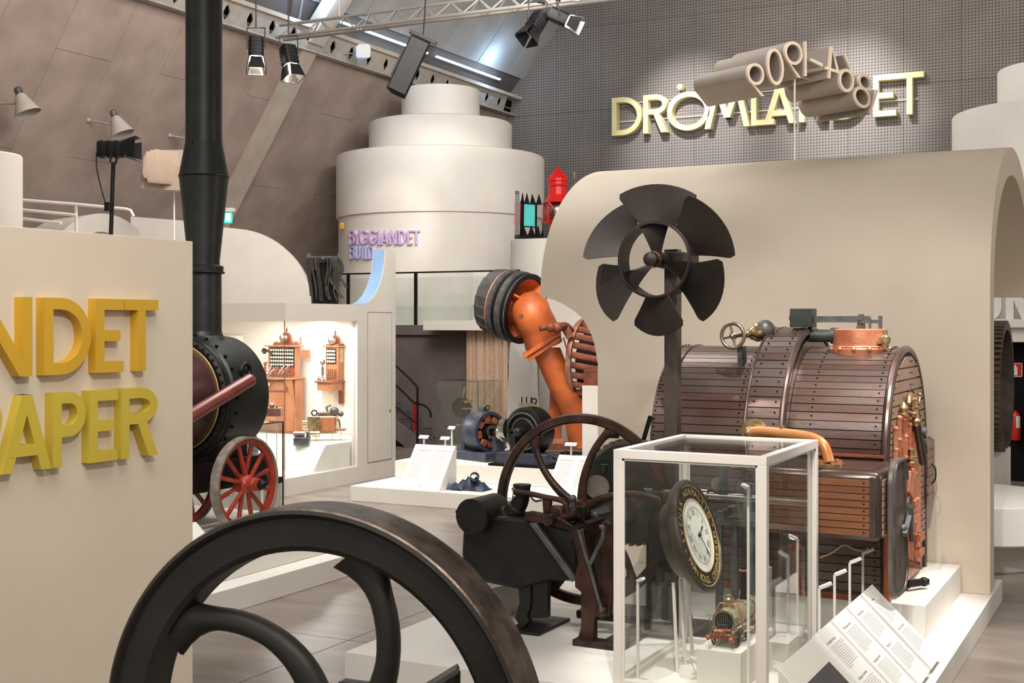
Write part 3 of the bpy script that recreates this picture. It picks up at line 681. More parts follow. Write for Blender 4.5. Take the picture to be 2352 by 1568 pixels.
obj('mounting_rod', MB().cyl(P(400, 436, 21.2), P(400, 640, 21.2), .015, n=6), 'wwhite', t)
# exit sign
q = P(524, 500, 27)
t = thing('exit_sign', q, 'lit green-white emergency exit sign right of the chimney', 'sign')
obj('sign_plate', MB().obox(q, RT*.17, FW*.02, EZ*.22), 'exitg', t); obj('pictogram', MB().obox(q-FW*.013+EZ*.005, RT*.1, FW*.004, EZ*.17), 'exitw', t)
obj('lamp_housing', MB().obox(q+EZ*.17+RT*.02+FW*.03, RT*.24, FW*.1, EZ*.08), 'grey', t)
obj('bracket', MB().bar(q+EZ*.17+FW*.05, on_lw(524, 484), .03), 'grey', t)
# ================================================================ LEFT: LETTERED PANEL
XW = -5.107
pt_ = QX(443, 554, XW)
solo('lettered_partition', MB().box(XW-.35, XW, 2.2, pt_.y, 0, pt_.z), 'panel', (XW, 5, 0), 'tall cream partition carrying yellow lettering, left foreground', 'partition', bevel=.004)
sg = thing('partition_lettering', (XW+.06, 6.0, 2.0), 'thick golden and lemon yellow lettering on the cream partition', 'sign')
ZA = QX(335, 850, XW+.06)
def wall_letter(ch, xa, xb, z0, z1, m, t=.14):
    F = XW+.06; a = QX(xa, 740, F); b = QX(xb, 740, F); h = z1-z0; w = (b.y-a.y)/h
    obj('letter', letter_mb(ch, w, lambda x, y: V(F, a.y+x*h, z0+y*h), (-.06, 0, 0), t), m, sg)
z1 = QX(335, 688, XW+.06).z; z0 = QX(335, 851, XW+.06).z
for ch, xa, xb in (('N', -62, 74), ('D', 102, 209), ('E', 221, 284), ('T', 287, 364)): wall_letter(ch, xa, xb, z0, z1, 'yel', .15)
wall_letter('A', -190, -78, z0, z1, 'yel', .15)
z1 = QX(335, 889, XW+.06).z; z0 = QX(335, 1047, XW+.06).z
for ch, xa, xb in (('P', -70, 5), ('A', 4, 118), ('P', 122, 197), ('E', 206, 270), ('R', 280, 362)): wall_letter(ch, xa, xb, z0, z1, 'yel2', .15)

# ================================================================ FRONT FLYWHEEL
WC = P(721, 1699, 4.5); WR = .818
ang = math.radians(-90+8.5); NV = V(math.cos(ang), math.sin(ang), 0)      # towards the camera
WU = EZ.cross(NV).normalized()    # horizontal in the wheel plane
if WU.dot(RT) < 0: WU = -WU
t = thing('front_flywheel', (WC.x, WC.y, 0), 'huge black flywheel with curved spokes filling the foreground', 'flywheel')
def wp(r, a, o=0): return WC+WU*(r*math.cos(a))+EZ*(r*math.sin(a))+NV*o
ri = WR-.148
prof = [(WR, -.15), (WR, .07), (WR-.012, .076), (WR-.022, .066), (WR-.03, .05), (ri+.02, .045), (ri, .03), (ri, -.11), (ri+.02, -.125), (WR-.03, -.13), (WR-.022, -.146), (WR-.012, -.156)]
obj('rim', MB().lathe(WC, NV, prof, 128, close=True), 'wheelface', t)
obj('tread', MB().lathe(WC, NV, [(WR, -.146), (WR+.006, -.14), (WR+.006, .06), (WR, .066)], 128, close=True), 'rimsteel', t, 'worn bare steel tread')
for k in range(5):
    ae = math.radians(75+72*k); pts = []; rs = []
    for i in range(19):
        q = i/18; r = (ri+.02)*(1-q)+.1*q; a = ae-math.radians(68)*(1-r/ri)
        pts.append(wp(r, a, -.035)); rs.append(.042+.075*max(0, 1-q*4.2)**2+.022*max(0, q*2-1))
    obj('spoke', MB().tube(pts, rs, 16, fl=NV, ax=.048), 'wheelface', t)
obj('hub', MB().lathe(WC, NV, [(.05, -.14), (.14, -.14), (.15, -.12), (.15, .12), (.14, .14), (.05, .14)], 40), 'wheelface', t)
obj('axle', MB().cyl(WC+NV*-.5, WC+NV*.32, .05), 'steel', t)
for o in (-.42, .26):
    c = WC+NV*o
    obj('bearing_frame', MB().prism([c+WU*x+EZ*y for x, y in ((-.09, .1), (.09, .1), (.3, -WC.z), (.2, -WC.z), (0, -.25), (-.2, -WC.z), (-.3, -WC.z))], NV*.06), 'iron', t, bevel=.008)
# connecting lever at the lower edge
a = P(985, 1578, 4.05); b = P(1052, 1540, 4.05)
obj('lever_arm', MB().hexa([a-EZ*.18-NV*.03, b-EZ*.18-NV*.03, b-EZ*.18+NV*.03, a-EZ*.18+NV*.03], [a-NV*.03, b-NV*.03, b+NV*.03, a+NV*.03]), 'iron', t, bevel=.008)
a = P(955, 1594, 4.05); b = P(1052, 1534, 4.05); obj('lever_cap', MB().bar(a, b, .07, .014), 'greym', t)
a = P(1158, 1552, 4.3); b = P(1192, 1566, 4.3)
obj('oil_cup', MB().cyl(a-EZ*.03, a+EZ*.02, .022).ball(b-EZ*.02, .028), 'brass', t)
obj('crank_bracket', MB().bar(P(1052, 1575, 4.2)-EZ*.05, P(1200, 1600, 4.3)-EZ*.02, .05), 'iron', t)

# ================================================================ LOCOMOTIVE PLINTH + LOCOMOTIVE
PX_ = QX(449, 1432, -7.76).x
solo('locomotive_plinth', MB().box(-12.0, -7.76, 5, 12.28, 0, .23), 'white', (-9.5, 8, 0), 'broad low white plinth beneath the black locomotive', 'plinth', bevel=.006)
solo('locomotive_block', MB().hexa([(-11.8, 5.2, .232), (-8.02, 5.2, .232), (-8.02, 11.6, .232), (-11.8, 11.6, .232)], [(-11.8, 5.3, .6), (-8.18, 5.3, .6), (-8.18, 11.35, .6), (-11.8, 11.35, .6)]), 'grey', (-9.5, 8, .232), 'sloping grey block on the white plinth, under the red spoked wheel', 'plinth', bevel=.006)
XL = -9.05; ZB = 1.93
lo = thing('steam_locomotive', (XL, 9.5, .6), 'black early steam locomotive with maroon boiler and tall chimney behind the cream partition', 'locomotive')
y0, y1 = 10.17, 10.78
obj('boiler', MB().lathe((XL, 0, ZB), EY, [(.3, 6.6), (.53, 6.6), (.545, 6.65), (.545, y0-.1), (.50, y0-.02)], 64), 'maroon', lo)
for yy in (y0-.12, y0-.95): obj('gold_line', MB().torus((XL, yy, ZB), EY, .546, .006, 64, 6), 'gold', lo)
obj('smokebox', MB().lathe((XL, 0, ZB), EY, [(.55, y0-.09), (.575, y0-.1), (.61, y0-.08), (.615, y0-.02), (.60, y0), (.60, y0+.02), (.625, y0+.04), (.63, y1-.1), (.625, y1-.03), (.60, y1), (.45, y1+.02), (0, y1+.03)], 80), 'stack', lo)
obj('smokebox_band', MB().torus((XL, y0-.06, ZB), EY, .60, .022, 80, 8), 'black', lo)
for k in range(44):
    a = 2*PI*k/44
    d = V(math.cos(a), 0, math.sin(a))
    if k < 23 or k > 35 or True:
        c = V(XL, y0-.09, ZB)+d*.585; obj('rivet', MB().ball(c, .02, n=8, m=5), 'black', lo)
for k in range(26):
    a = 2*PI*k/26; d = V(math.cos(a), 0, math.sin(a)); c = V(XL, y0+.06, ZB)+d*.63
    obj('bolt', MB().cyl(c, c+d*.025, .018, n=6), 'black', lo)
# chimney
sc = V(XL, (y0+y1)/2-.02, 0)
def sz(y): return CAMZ-(y-HY)*13.45/FPX
pr = [(.27, sz(795)), (.26, sz(788)), (.2, sz(770)), (.185, sz(760)), (.183, sz(628)), (.2, sz(625)), (.205, sz(612)), (.165, sz(608)), (.165, sz(598)), (.255, sz(412)), (.258, sz(404)), (.22, sz(360)), (.193, sz(328)), (.19, sz(300)), (.19, sz(-60)), (.0, sz(-60))]
obj('chimney', MB().lathe(sc, EZ, pr, 72), 'stack', lo, ang=7)
obj('chimney_flange', MB().torus((sc.x, sc.y, sz(626)), EZ, .205, .014, 40, 6).torus((sc.x, sc.y, sz(406)), EZ, .258, .008, 40, 6), 'black', lo)
obj('chimney_seam', MB().bar((sc.x+.05, sc.y-.19, sz(405)), (sc.x+.02, sc.y-.195, sz(330)), .012, .008), 'blackm', lo)
obj('side_pipe', MB().cyl((XL-.02, y0-.2, ZB+.5), (XL-.02, y0-.2, ZB+1.06), .05).ball((XL-.02, y0-.2, ZB+1.06), .06), 'black', lo)
for k in range(12):
    a = 2*PI*k/12; obj('flange_bolt', MB().cyl((sc.x+.24*math.cos(a), sc.y+.24*math.sin(a), sz(790)), (sc.x+.24*math.cos(a), sc.y+.24*math.sin(a), sz(782)), .016, n=6), 'black', lo)
# piston rod and its bracket
a = QX(572, 874, -8.4); b = QX(380, 990, -8.36)
obj('maroon_rod', MB().tube([a, a+(b-a)*.5, b], .072, 20).ball(a, .073, b-a), 'marrod', lo)
obj('rod_bracket', MB().torus(a+V(-.06, .02, .1), EX, .07, .02, 20, 6).bar(a+V(-.2, 0, .05), a+V(-.02, 0, .02), .05), 'black', lo)
# red spoked wheels
def spoked(par, c, R, ax, n, m='redw', tread='tyre'):
    u, w = frame(ax)
    wh = obj('wheel', MB().lathe(c, ax, [(R-.075, -.02), (R-.02, -.035), (R-.02, .035), (R-.075, .02)], 72, close=True), m, par)
    obj('tyre', MB().lathe(c, ax, [(R-.02, -.05), (R, -.05), (R, .045), (R+.0, .05), (R-.02, .05)], 72, close=True), tread, wh)
    for k in range(n):
        a = 2*PI*(k+.5)/n; d = u*math.cos(a)+w*math.sin(a); s_ = ax.cross(d)
        o_ = ax*(.02 if k % 2 else -.02)
        p = c+d*.07+o_; q = c+d*(R-.06)
        obj('spoke', MB().hexa([p-s_*.014-ax*.02, p+s_*.014-ax*.02, p+s_*.014+ax*.02, p-s_*.014+ax*.02], [q-s_*.022-ax*.014, q+s_*.022-ax*.014, q+s_*.022+ax*.014, q-s_*.022+ax*.014]), m, wh, bevel=.004)
    obj('hub', MB().lathe(c, ax, [(.05, -.08), (.09, -.08), (.095, -.03), (.095, .03), (.07, .06), (.065, .11), (.07, .115), (.07, .13), (.062, .14), (.06, .19), (.0, .19)], 32), m, wh)
    obj('hub_cap', MB().lathe(c, ax, [(.045, .19), (.045, .22), (.03, .25), (0, .255)], 12), 'black', wh)
    return wh
RW = .475
wc = QX(563, 1108, -8.28); wc = V(-8.28, wc.y, .6+RW)
spoked(lo, wc, RW, EX, 12)
spoked(lo, V(-8.28, wc.y-2.2, .6+.6), .6, EX, 14)
for yy, r in ((wc.y, RW), (wc.y-2.2, .6)): spoked(lo, V(XL-(8.28-XL*-1)-.0-.77, yy, .6+r), r, -EX, 12 if r < .5 else 14)
obj('axle', MB().cyl((-8.3, wc.y, .6+RW), (-9.8, wc.y, .6+RW), .04).cyl((-8.3, wc.y-2.2, 1.2), (-9.8, wc.y-2.2, 1.2), .04), 'black', lo)
obj('frame_plate', MB().box(-8.62, -8.56, 7, 10.9, 1.0, 1.3).box(-9.54, -9.48, 7, 10.9, 1.0, 1.3).box(-9.5, -8.58, 10.8, 10.9, 1.0, 1.3), 'black', lo, bevel=.01)
obj('saddle', MB().box(XL-.35, XL+.35, y0+.05, y1-.05, 1.1, ZB-.45), 'iron', lo)

# low glass case with a blue steam pump beyond the wheel
gx = QX(652, 1000, -9.6)
pb = thing('blue_steam_pump', (-10.6, 13.2, .5), 'pale blue steam pump on black bed seen through the red spoked wheel', 'machine')
pc = P(545, 1050, 16.2)
obj('bed', MB().box(pc.x-1.3, pc.x+.35, pc.y-.25, pc.y+.25, .75, .95).box(pc.x-1.4, pc.x+.5, pc.y-.3, pc.y+.3, .66, .74), 'black', pb, bevel=.01)
obj('cylinder', MB().lathe((pc.x-.15, pc.y, 1.12), EX, [(.0, -.36), (.23, -.34), (.25, -.3), (.25, .22), (.22, .32), (.1, .38), (0, .4)], 32), 'blueg', pb)
obj('dome', MB().lathe((pc.x-.75, pc.y, .95), EZ, [(.18, 0), (.2, .18), (.14, .32), (0, .36)], 24), 'blueg', pb)
for dx in (-1.05, .02): obj('oil_cup', MB().cyl((pc.x+dx, pc.y, 1.1), (pc.x+dx, pc.y, 1.4), .02).lathe((pc.x+dx, pc.y, 1.36), EZ, [(.05, 0), (.06, .02), (.06, .14), (.02, .18), (0, .22)], 12), 'glass', pb, 'glass oil cup'); 
obj('oil_cup_stem', MB().cyl((pc.x-.45, pc.y, 1.2), (pc.x-.45, pc.y, 1.5), .03), 'steel', pb)
gxr = QY(650, 740, pc.y+.45).x
solo('pump_plinth', MB().box(pc.x-1.45, gxr-.02, pc.y-.58, pc.y+.43, 0, .66), 'white', (pc.x, pc.y, 0), 'white plinth under the pale blue steam pump', 'plinth', bevel=.005)
gcase = thing('low_glass_case', (pc.x, pc.y, 0), 'low frameless glass case around the pale blue steam pump', 'display case')
gx0, gx1, gy0, gy1, gz = pc.x-1.5, QY(650, 740, pc.y+.45).x, pc.y-.6, pc.y+.45, 1.42
for nm, b_ in (('glass_pane', (gx0, gx1, gy0-.01, gy0, 0, gz)), ('glass_pane', (gx1-.01, gx1, gy0, gy1, 0, gz)), ('glass_pane', (gx0, gx1, gy1-.01, gy1, 0, gz)), ('glass_pane', (gx0, gx1, gy0, gy1, gz, gz+.01))): obj(nm, MB().box(*b_), 'glassg', gcase)
obj('edge_strip', MB().bar((gx0, gy0, gz), (gx1, gy0, gz), .012).bar((gx1, gy0, gz), (gx1, gy1, gz), .012).bar((gx1, gy1, 0), (gx1, gy1, gz), .014), 'black', gcase)
def label_post(px, py, d, label, h=None, z0=.3, w=.1, ang=0, m='white'):
    p = P(px, py, d); t = thing('label_post', (p.x, p.y, z0), label, 'label stand', 'slim white label posts')
    obj('post', MB().bar((p.x, p.y, z0), (p.x, p.y, p.z), .022), m, t)
    obj('card', MB().obox((p.x, p.y-.01, p.z), (w, 0, 0), (0, .05, .04), (0, -.008, .012)), 'paper', t); return t
label_post(602, 1068, 15.6, 'slim white label post seen right of the red wheel hub', z0=0)
# text stand peeking by the panel edge
q = V(-8.35, 9.45, .6)
t = thing('text_stand', (q.x, q.y, .23), 'small white sloping text stand beside the cream partition edge', 'text stand')
obj('wedge', MB().prism([(q.x-.09, q.y-.2, .602), (q.x+.12, q.y-.2, .602), (q.x-.06, q.y-.2, .76), (q.x-.09, q.y-.2, .76)], (0, .36, 0)), 'paper', t, bevel=.004)

# ================================================================ TELEPHONE EXHIBIT CASE
CXf, CY0, CY1 = -12.2, 15.98, 19.14
ph = thing('telephone_exhibit_case', (CXf, CY0, 0), 'large pale grey walk-up case with lit glass corner holding telephone switchboards', 'display case')
zt0, zt1, zf = .27, 2.72, 3.0
yw = QX(821, 900, CXf).y
obj('right_wall', MB().box(CXf-.12, CXf, yw, CY1, 0, zf), 'grey', ph)
obj('sill', MB().box(CXf-.12, CXf, CY0, yw, 0, zt0).box(-16.3, CXf-.12, CY0, CY0+.12, 0, zt0), 'grey', ph)
obj('header', MB().box(CXf-.12, CXf, CY0, yw, zt1, zf).box(-16.3, CXf-.12, CY0, CY0+.12, zt1, zf), 'grey', ph)
obj('roof', MB().box(-16.3, CXf-.12, CY0+.12, CY1, zt1+.06, zf-.005), 'grey', ph)
obj('back_wall', MB().box(-16.3, CXf-.12, 19.05, CY1, 0, zt1+.06), 'wwhite', ph)
obj('end_wall', MB().box(-16.3, -16.2, CY0+.12, 19.05, 0, zt1+.06), 'wwhite', ph)
obj('ceiling_light', MB().box(-14.8, -14.6, CY0+.5, 18.8, zt1+.02, zt1+.05).box(-12.8, -12.7, CY0+.3, 18.8, zt1+.03, zt1+.055), 'glow', ph)
obj('base_floor', MB().box(-16.2, CXf-.12, CY0+.12, 19.05, .1, .26), 'white', ph)
# access door outline
d0 = QX(845, 740, CXf).y; d1 = QX(899, 740, CXf).y; dz1 = QX(845, 718, CXf).z; dz0 = QX(845, 1062, CXf).z
obj('access_door', MB().box(CXf, CXf+.006, d0, d1, dz0, dz1), 'grey', ph, bevel=.002)
obj('door_gap', MB().box(CXf-.001, CXf+.002, d0-.012, d1+.012, dz0-.012, dz1+.012), 'greym', ph)
obj('keyhole', MB().box(CXf+.004, CXf+.012, d1-.06, d1-.045, 1.12, 1.17), 'black', ph)
# fin with quarter-round fillet
fy1 = CY1; fz = QX(900, 575, CXf).z; fw = QX(885, 580, CXf).y
fy0 = QX(828, 697, CXf).y
pf = [(CXf, fy1, zf), (CXf, fy1, fz), (CXf, fw, fz)]+[(CXf, fy0+(fw-fy0)*math.sin(math.radians(a)), zf+(fz-zf)*(1-math.cos(math.radians(a)))) for a in range(84, -1, -6)]
obj('curved_fin', MB().prism(pf, (-.26, 0, 0)), 'grey', ph)
fil = [[V(CXf-.015-x, fy0+(fw-fy0)*math.sin(math.radians(a))-.004, zf+(fz-zf)*(1-math.cos(math.radians(a)))+.004) for x in (0, .235)] for a in range(0, 91, 6)]
obj('blue_fillet', MB().grid(fil), 'bluep', ph, 'sky blue painted inner curve')
obj('glass_pane', MB().box(CXf-.07, CXf-.06, CY0+.06, yw, zt0, zt1), 'glass', ph)
obj('glass_pane', MB().box(-16.2, CXf-.06, CY0+.05, CY0+.06, zt0, zt1), 'glass', ph)
obj('corner_seam', MB().bar((CXf-.06, CY0+.05, 0.02), (CXf-.06, CY0+.05, zt1), .012), 'wood', ph)
# display steps inside
st = QX(703, 1026, CXf-.2)
solo('display_step', MB().prism([(CXf-.16, 16.9, .262), (CXf-.16, 19.0, .262), (CXf-.16, 19.0, .68), (CXf-.16, 17.25, .68)], (-3.7, 0, 0)), 'white', (-14, 18, .262), 'white step with slanted end inside the telephone case', 'plinth', bevel=.004)
# framed picture on the rear wall
q = QY(537, 785, 19.0)
t = solo('wall_picture', MB().box(q.x-.4, q.x+.2, 19.0, 19.04, q.z-.3, q.z+.12), 'paper', q, 'pale picture hanging on the back wall of the telephone case', 'picture')
def bell(par, c, r=.08):
    obj('bell', MB().lathe(c, -EY, [(0, -.0), (r, 0), (r, .02), (r*.8, .05), (r*.3, .075), (0, .08)], 24), 'nickel', par)
    obj('bell_back', MB().cyl(c+V(.03, .03, 0), c+V(.03, .06, 0), r*1.15, n=28), 'woodd', par)
    obj('finial', MB().cyl(c+V(.03, .04, r), c+V(.03, .04, r*1.4), .012, n=8).ball(c+V(.03, .04, r*1.6), .022, n=8, m=6).lathe(c+V(.03, .04, r*1.8), EZ, [(.015, 0), (0, .05)], 8), 'woodd', par)
def jacks(par, x0, x1, z0, z1, nx, nz, y, m='cream', r=.02, name='indicator'):
    for i in range(nx):
        for j in range(nz):
            c = V(x0+(x1-x0)*(i+.5)/nx, y, z0+(z1-z0)*(j+.5)/nz)
            obj(name, MB().lathe(c, -EY, [(r, 0), (r, .008), (r*.7, .016), (0, .02)], 8), m, par)
# cabinet switchboard
YSB = 18.66
a = QY(603, 790, YSB); b = QY(675, 1000, YSB); x0, x1 = a.x+.08, b.x; zb = .682
sb = thing('switchboard_cabinet', ((x0+x1)/2, YSB, zb), 'tall oak switchboard cabinet with rows of round indicators and a bell on top', 'switchboard')
zt_, zd = QY(640, 796, YSB).z, QY(640, 871, YSB-.05).z
obj('body', MB().box(x0, x1+.02, YSB+.02, 18.95, zb, zd), 'wood', sb, bevel=.006)
obj('desk_top', MB().box(x0-.3, x1+.04, YSB-.12, 18.97, zd, zd+.03), 'wood', sb, bevel=.008)
obj('drawer', MB().box(x0-.25, x1-.16, YSB-.02, YSB+.02, zd-.2, zd-.04).box(x0-.25, x1-.02, YSB-.0, YSB+.02, zb+.05, zd-.24), 'wood', sb, bevel=.006)
obj('drawer_lamp', MB().cyl((x0+.14, YSB-.1, zd-.1), (x0+.06, YSB-.05, zd-.12), .02).ball((x0+.12, YSB-.06, zd-.09), .03), 'brass', sb)
obj('side_bracket', MB().prism([(x1-.15, YSB-.1, zd), (x1+.02, YSB-.1, zd), (x1+.02, YSB+.02, zb+.3), (x1-.03, YSB+.02, zb+.3), (x1-.05, YSB-.02, zd-.3)], (0, .03, 0)), 'wood', sb, bevel=.005)
obj('upper_cabinet', MB().box(x0, x1, YSB+.06, 18.85, zd+.03, zt_), 'wood', sb, bevel=.004)
obj('dark_field', MB().box(x0+.05, x1-.03, YSB+.045, YSB+.065, zt_-.37, zt_-.02), 'blackin', sb)
obj('jack_field', MB().box(x0+.05, x1-.03, YSB+.045, YSB+.065, zd+.06, zt_-.385), 'woodd', sb)
obj('cornice', MB().box(x0-.05, x1+.06, YSB, 18.88, zt_, zt_+.025), 'wood', sb, bevel=.006)
jacks(sb, x0+.06, x1-.04, zt_-.36, zt_-.03, 10, 5, YSB+.045, r=.019)
for j in range(4):
    jacks(sb, x0+.06, x1-.04, zd+.08+j*.055, zd+.12+j*.055, 9, 1, YSB+.045, 'brass', .01, 'jack')
for i in range(16):
    x = x0-.25+i*(x1-x0+.2)/16; obj('plug', MB().cyl((x, YSB-.02, zd+.03), (x, YSB-.02, zd+.1), .009, n=6), 'nickel', sb)
for i in range(9):
    x = x0+.02+i*.055; dx = random.uniform(.02, .18)
    obj('patch_cord', MB().tube(bez([(x, YSB-.02, zd+.08), (x+dx*.4, YSB-.06, zd+.12), (x+dx, YSB+.03, zd+.16+random.uniform(0, .12))], 5), .006, 5), ['redp', 'lilac', 'cord', 'bluei'][i % 4], sb)
c = V((x0+x1)/2, YSB+.12, zt_+.16)
obj('crest', MB().prism([(c.x+x, c.y+.05, zt_+.025+z) for x, z in ((-.3, 0), (.3, 0), (.27, .05), (.22, .07), (.18, .04), (.12, .06), (.1, .16), (.05, .22), (-.05, .22), (-.1, .16), (-.12, .06), (-.18, .04), (-.22, .07), (-.27, .05))], (0, .04, 0)), 'woodd', sb, bevel=.005)
bell(sb, c, .085)
obj('corner_finial', MB().lathe((x1+.0, YSB+.2, zt_+.025), EZ, [(.035, 0), (.02, .02), (.016, .1), (.022, .14), (0, .15)], 10), 'wood', sb)
obj('side_flap', MB().box(x1+.02, x1+.2, YSB+.2, YSB+.22, zt_-.2, zt_-.06), 'wood', sb)
def handset(par, c, h=.26):
    obj('handset', MB().cyl(c-EZ*h*.35, c+EZ*h*.35, .02, n=10).lathe(c-EZ*h*.45, EZ, [(.04, 0), (.045, .02), (.018, .05)], 12).lathe(c+EZ*h*.48, -EZ, [(.03, 0), (.035, .02), (.016, .04)], 12), 'woodd', par)
handset(sb, V(x0-.1, YSB+.1, zt_-.42)); obj('handset_hook', MB().bar((x0, YSB+.1, zt_-.29), (x0-.12, YSB+.1, zt_-.29), .012), 'nickel', sb)
obj('mouthpiece', MB().lathe((x0+.1, YSB-.12, zt_-.07), V(.1, -1, -.1), [(.015, -.06), (.02, 0), (.055, .07), (.05, .07), (0, .02)], 16).cyl((x0+.1, YSB-.1, zt_-.07), (x0+.14, YSB+.05, zt_-.16), .012), 'black', sb)
# wall switchboard
YS2 = 18.86
a = QY(745, 833, YS2); b = QY(783, 833, YS2); x0, x1 = a.x+.03, b.x-.06; zt_ = a.z; zd = QY(745, 874, YS2).z
zt_ = QY(760, 797, YS2).z
s2 = thing('wall_switchboard', ((x0+x1)/2, 19.0, zd), 'narrow oak wall switchboard with sixteen indicators and hanging cords', 'switchboard')
obj('body', MB().box(x0, x1, YS2, 19.04, zd, zt_), 'wood', s2, bevel=.005)
obj('cornice', MB().box(x0-.05, x1+.04, YS2-.04, 19.04, zt_, zt_+.03), 'wood', s2, bevel=.006)
obj('dark_field', MB().box(x0+.02, x1-.04, YS2-.012, YS2, zt_-.3, zt_-.03), 'blackin', s2)
obj('jack_field', MB().box(x0+.02, x1-.04, YS2-.012, YS2, zd+.03, zt_-.4), 'woodd', s2)
jacks(s2, x0+.03, x1-.05, zt_-.29, zt_-.04, 4, 4, YS2-.012, r=.022)
jacks(s2, x0+.03, x1-.05, zd+.06, zt_-.42, 4, 4, YS2-.012, 'brass', .011, 'jack')
obj('side_jacks', MB().box(x1, x1+.008, YS2+.05, YS2+.15, zt_-.27, zt_-.03), 'brass', s2)
obj('shelf', MB().box(x0-.09, x1+.03, YS2-.22, 19.04, zd-.03, zd), 'woodd', s2, bevel=.006)
obj('drawer', MB().box(x0-.06, x1-.0, YS2-.18, 19.04, zd-.17, zd-.03), 'wood', s2, bevel=.005)
obj('back_board', MB().box(x1-.08, x1+.01, 18.98, 19.04, zd-.42, zd-.03), 'woodd', s2, bevel=.01)
for i in range(10):
    x = x0+.0+i*.024; z2 = zd-.55-random.uniform(0, .12)
    obj('cord', MB().tube([(x, YS2-.1, zd-.17), (x+.01, YS2-.1, (zd+z2)/2), (x+.03+.012*i*.3, YS2-.08, z2)], .006, 5), 'cord', s2)
    obj('cord_weight', MB().cyl((x+.03+.004*i, YS2-.08, z2), (x+.03+.004*i, YS2-.08, z2-.05), .011, n=6), 'nickel', s2)
c = V((x0+x1)/2, YS2+.02, zt_+.12); bell(s2, c, .085)
obj('crest', MB().box(c.x-.14, c.x+.14, YS2+.0, YS2+.2, zt_+.03, zt_+.06), 'woodd', s2, bevel=.01)
obj('telephone_handset', MB().ball((x0-.07, YS2, zt_-.27), .05, n=12).cyl((x0-.07, YS2, zt_-.65), (x0-.07, YS2, zt_-.27), .013).ball((x0-.07, YS2, zt_-.6), .045, n=12).lathe((x0-.1, YS2, zt_-.58), V(-1, -.3, .2), [(.02, 0), (.045, .06), (0, .03)], 14).cyl((x0-.07, YS2, zt_-.5), (x0-.07, YS2, zt_-.36), .024), 'nickel', s2)
obj('crank', MB().bar((x1-.02, YS2-.19, zd-.1), (x1-.02, YS2-.26, zd-.1), .02).bar((x1-.02, YS2-.26, zd-.1), (x1-.02, YS2-.26, zd-.15), .02), 'nickel', s2)
# brass telegraph instrument
q = P(742, 968, 21.9); t = thing('telegraph_instrument', (q.x, q.y, .682), 'brass and wood telegraph printing instrument below the wall switchboard', 'instrument')
zc = CAMZ-(985-HY)*21.9/FPX
def at(px, py, dd=0): return P(px, py, 21.9+dd)
obj('case', MB().obox((q.x, q.y, zc+.08), RT*.5, FW*.3, EZ*.3), 'brass', t, bevel=.01)
obj('side_box', MB().obox(at(755, 972), RT*.26, FW*.34, EZ*.24), 'wood', t, bevel=.01)
for dz in (-.02, .06): obj('roller', MB().cyl(at(695, 978)+V(0, 0, dz), at(738, 980)+V(0, 0, dz), .035), 'brass', t)
obj('gear_train', MB().ring(at(722, 985, -.2), -FW, .02, .09, .02, 20).ring(at(730, 972, -.2), -FW, .02, .06, .02, 20).cyl(at(712, 996, -.2), at(735, 996, -.2), .05), 'brass', t)
obj('paper_reel_arm', MB().tube(bez([at(745, 962), at(752, 945), at(750, 935), at(760, 930)], 5), .02, 6).cyl(at(730, 950), at(782, 948), .035).ball(at(768, 944), .08).ball(at(783, 950), .05), 'greym', t)
obj('bell_frame', MB().ring(at(722, 948), -FW, .035, .055, .02, 16).bar(at(708, 957), at(745, 955), .03), 'black', t)
obj('tray', MB().obox(at(772, 986), RT*.34, FW*.3, EZ*.02), 'woodd', t, bevel=.004)
obj('curved_wire', MB().tube(bez([at(772, 960), at(779, 966), at(781, 982)], 6), .012, 6), 'black', t)
zl = .69
for px in (700, 726, 764, 783):
    p = at(px, 990); obj('leg', MB().cyl((p.x, p.y, zl), (p.x, p.y, p.z+.02), .006, n=6), 'white', t)
q = P(694, 1005, 21.2); t = thing('morse_apparatus', (q.x, q.y, .682), 'small blue-grey morse apparatus on a round glass shelf, case corner', 'instrument')
obj('body', MB().obox((q.x, q.y, q.z-.05), RT*.26, FW*.2, EZ*.12), 'bluei', t, bevel=.01)
obj('roller', MB().cyl(q-RT*.14+EZ*.06, q+RT*.04+EZ*.06, .045), 'nickel', t)
obj('gear_plate', MB().cyl(q+RT*.08+EZ*.05, q+RT*.12+EZ*.05, .08), 'bluei', t)
obj('shelf', MB().cyl(q-EZ*.125, q-EZ*.112, .2, n=28), 'glassg', t)
for a_ in (0, 2.1, 4.2): obj('leg', MB().cyl(V(q.x+.15*math.cos(a_), q.y+.15*math.sin(a_), .684), V(q.x+.15*math.cos(a_), q.y+.15*math.sin(a_), q.z-.12), .006, n=6), 'white', t)
q = P(624, 960, 20.3); t = thing('telephone_set', (q.x, q.y, .27), 'wooden telephone set on a stilt stand, left of the case corner', 'instrument')
obj('box', MB().obox(q+EZ*.1, RT*.32, FW*.22, EZ*.13), 'woodd', t, bevel=.008)
obj('bells', MB().ball(q+V(.02, -.02, .2), .045).ball(q+V(-.1, -.02, .19), .04).cyl(q+V(.1, 0, .05), q+V(.1, 0, .2), .015), 'nickel', t)
for s1 in (-.1, .1): obj('leg', MB().cyl((q.x+s1, q.y, .27), (q.x+s1, q.y, q.z+.04), .007, n=6), 'white', t)
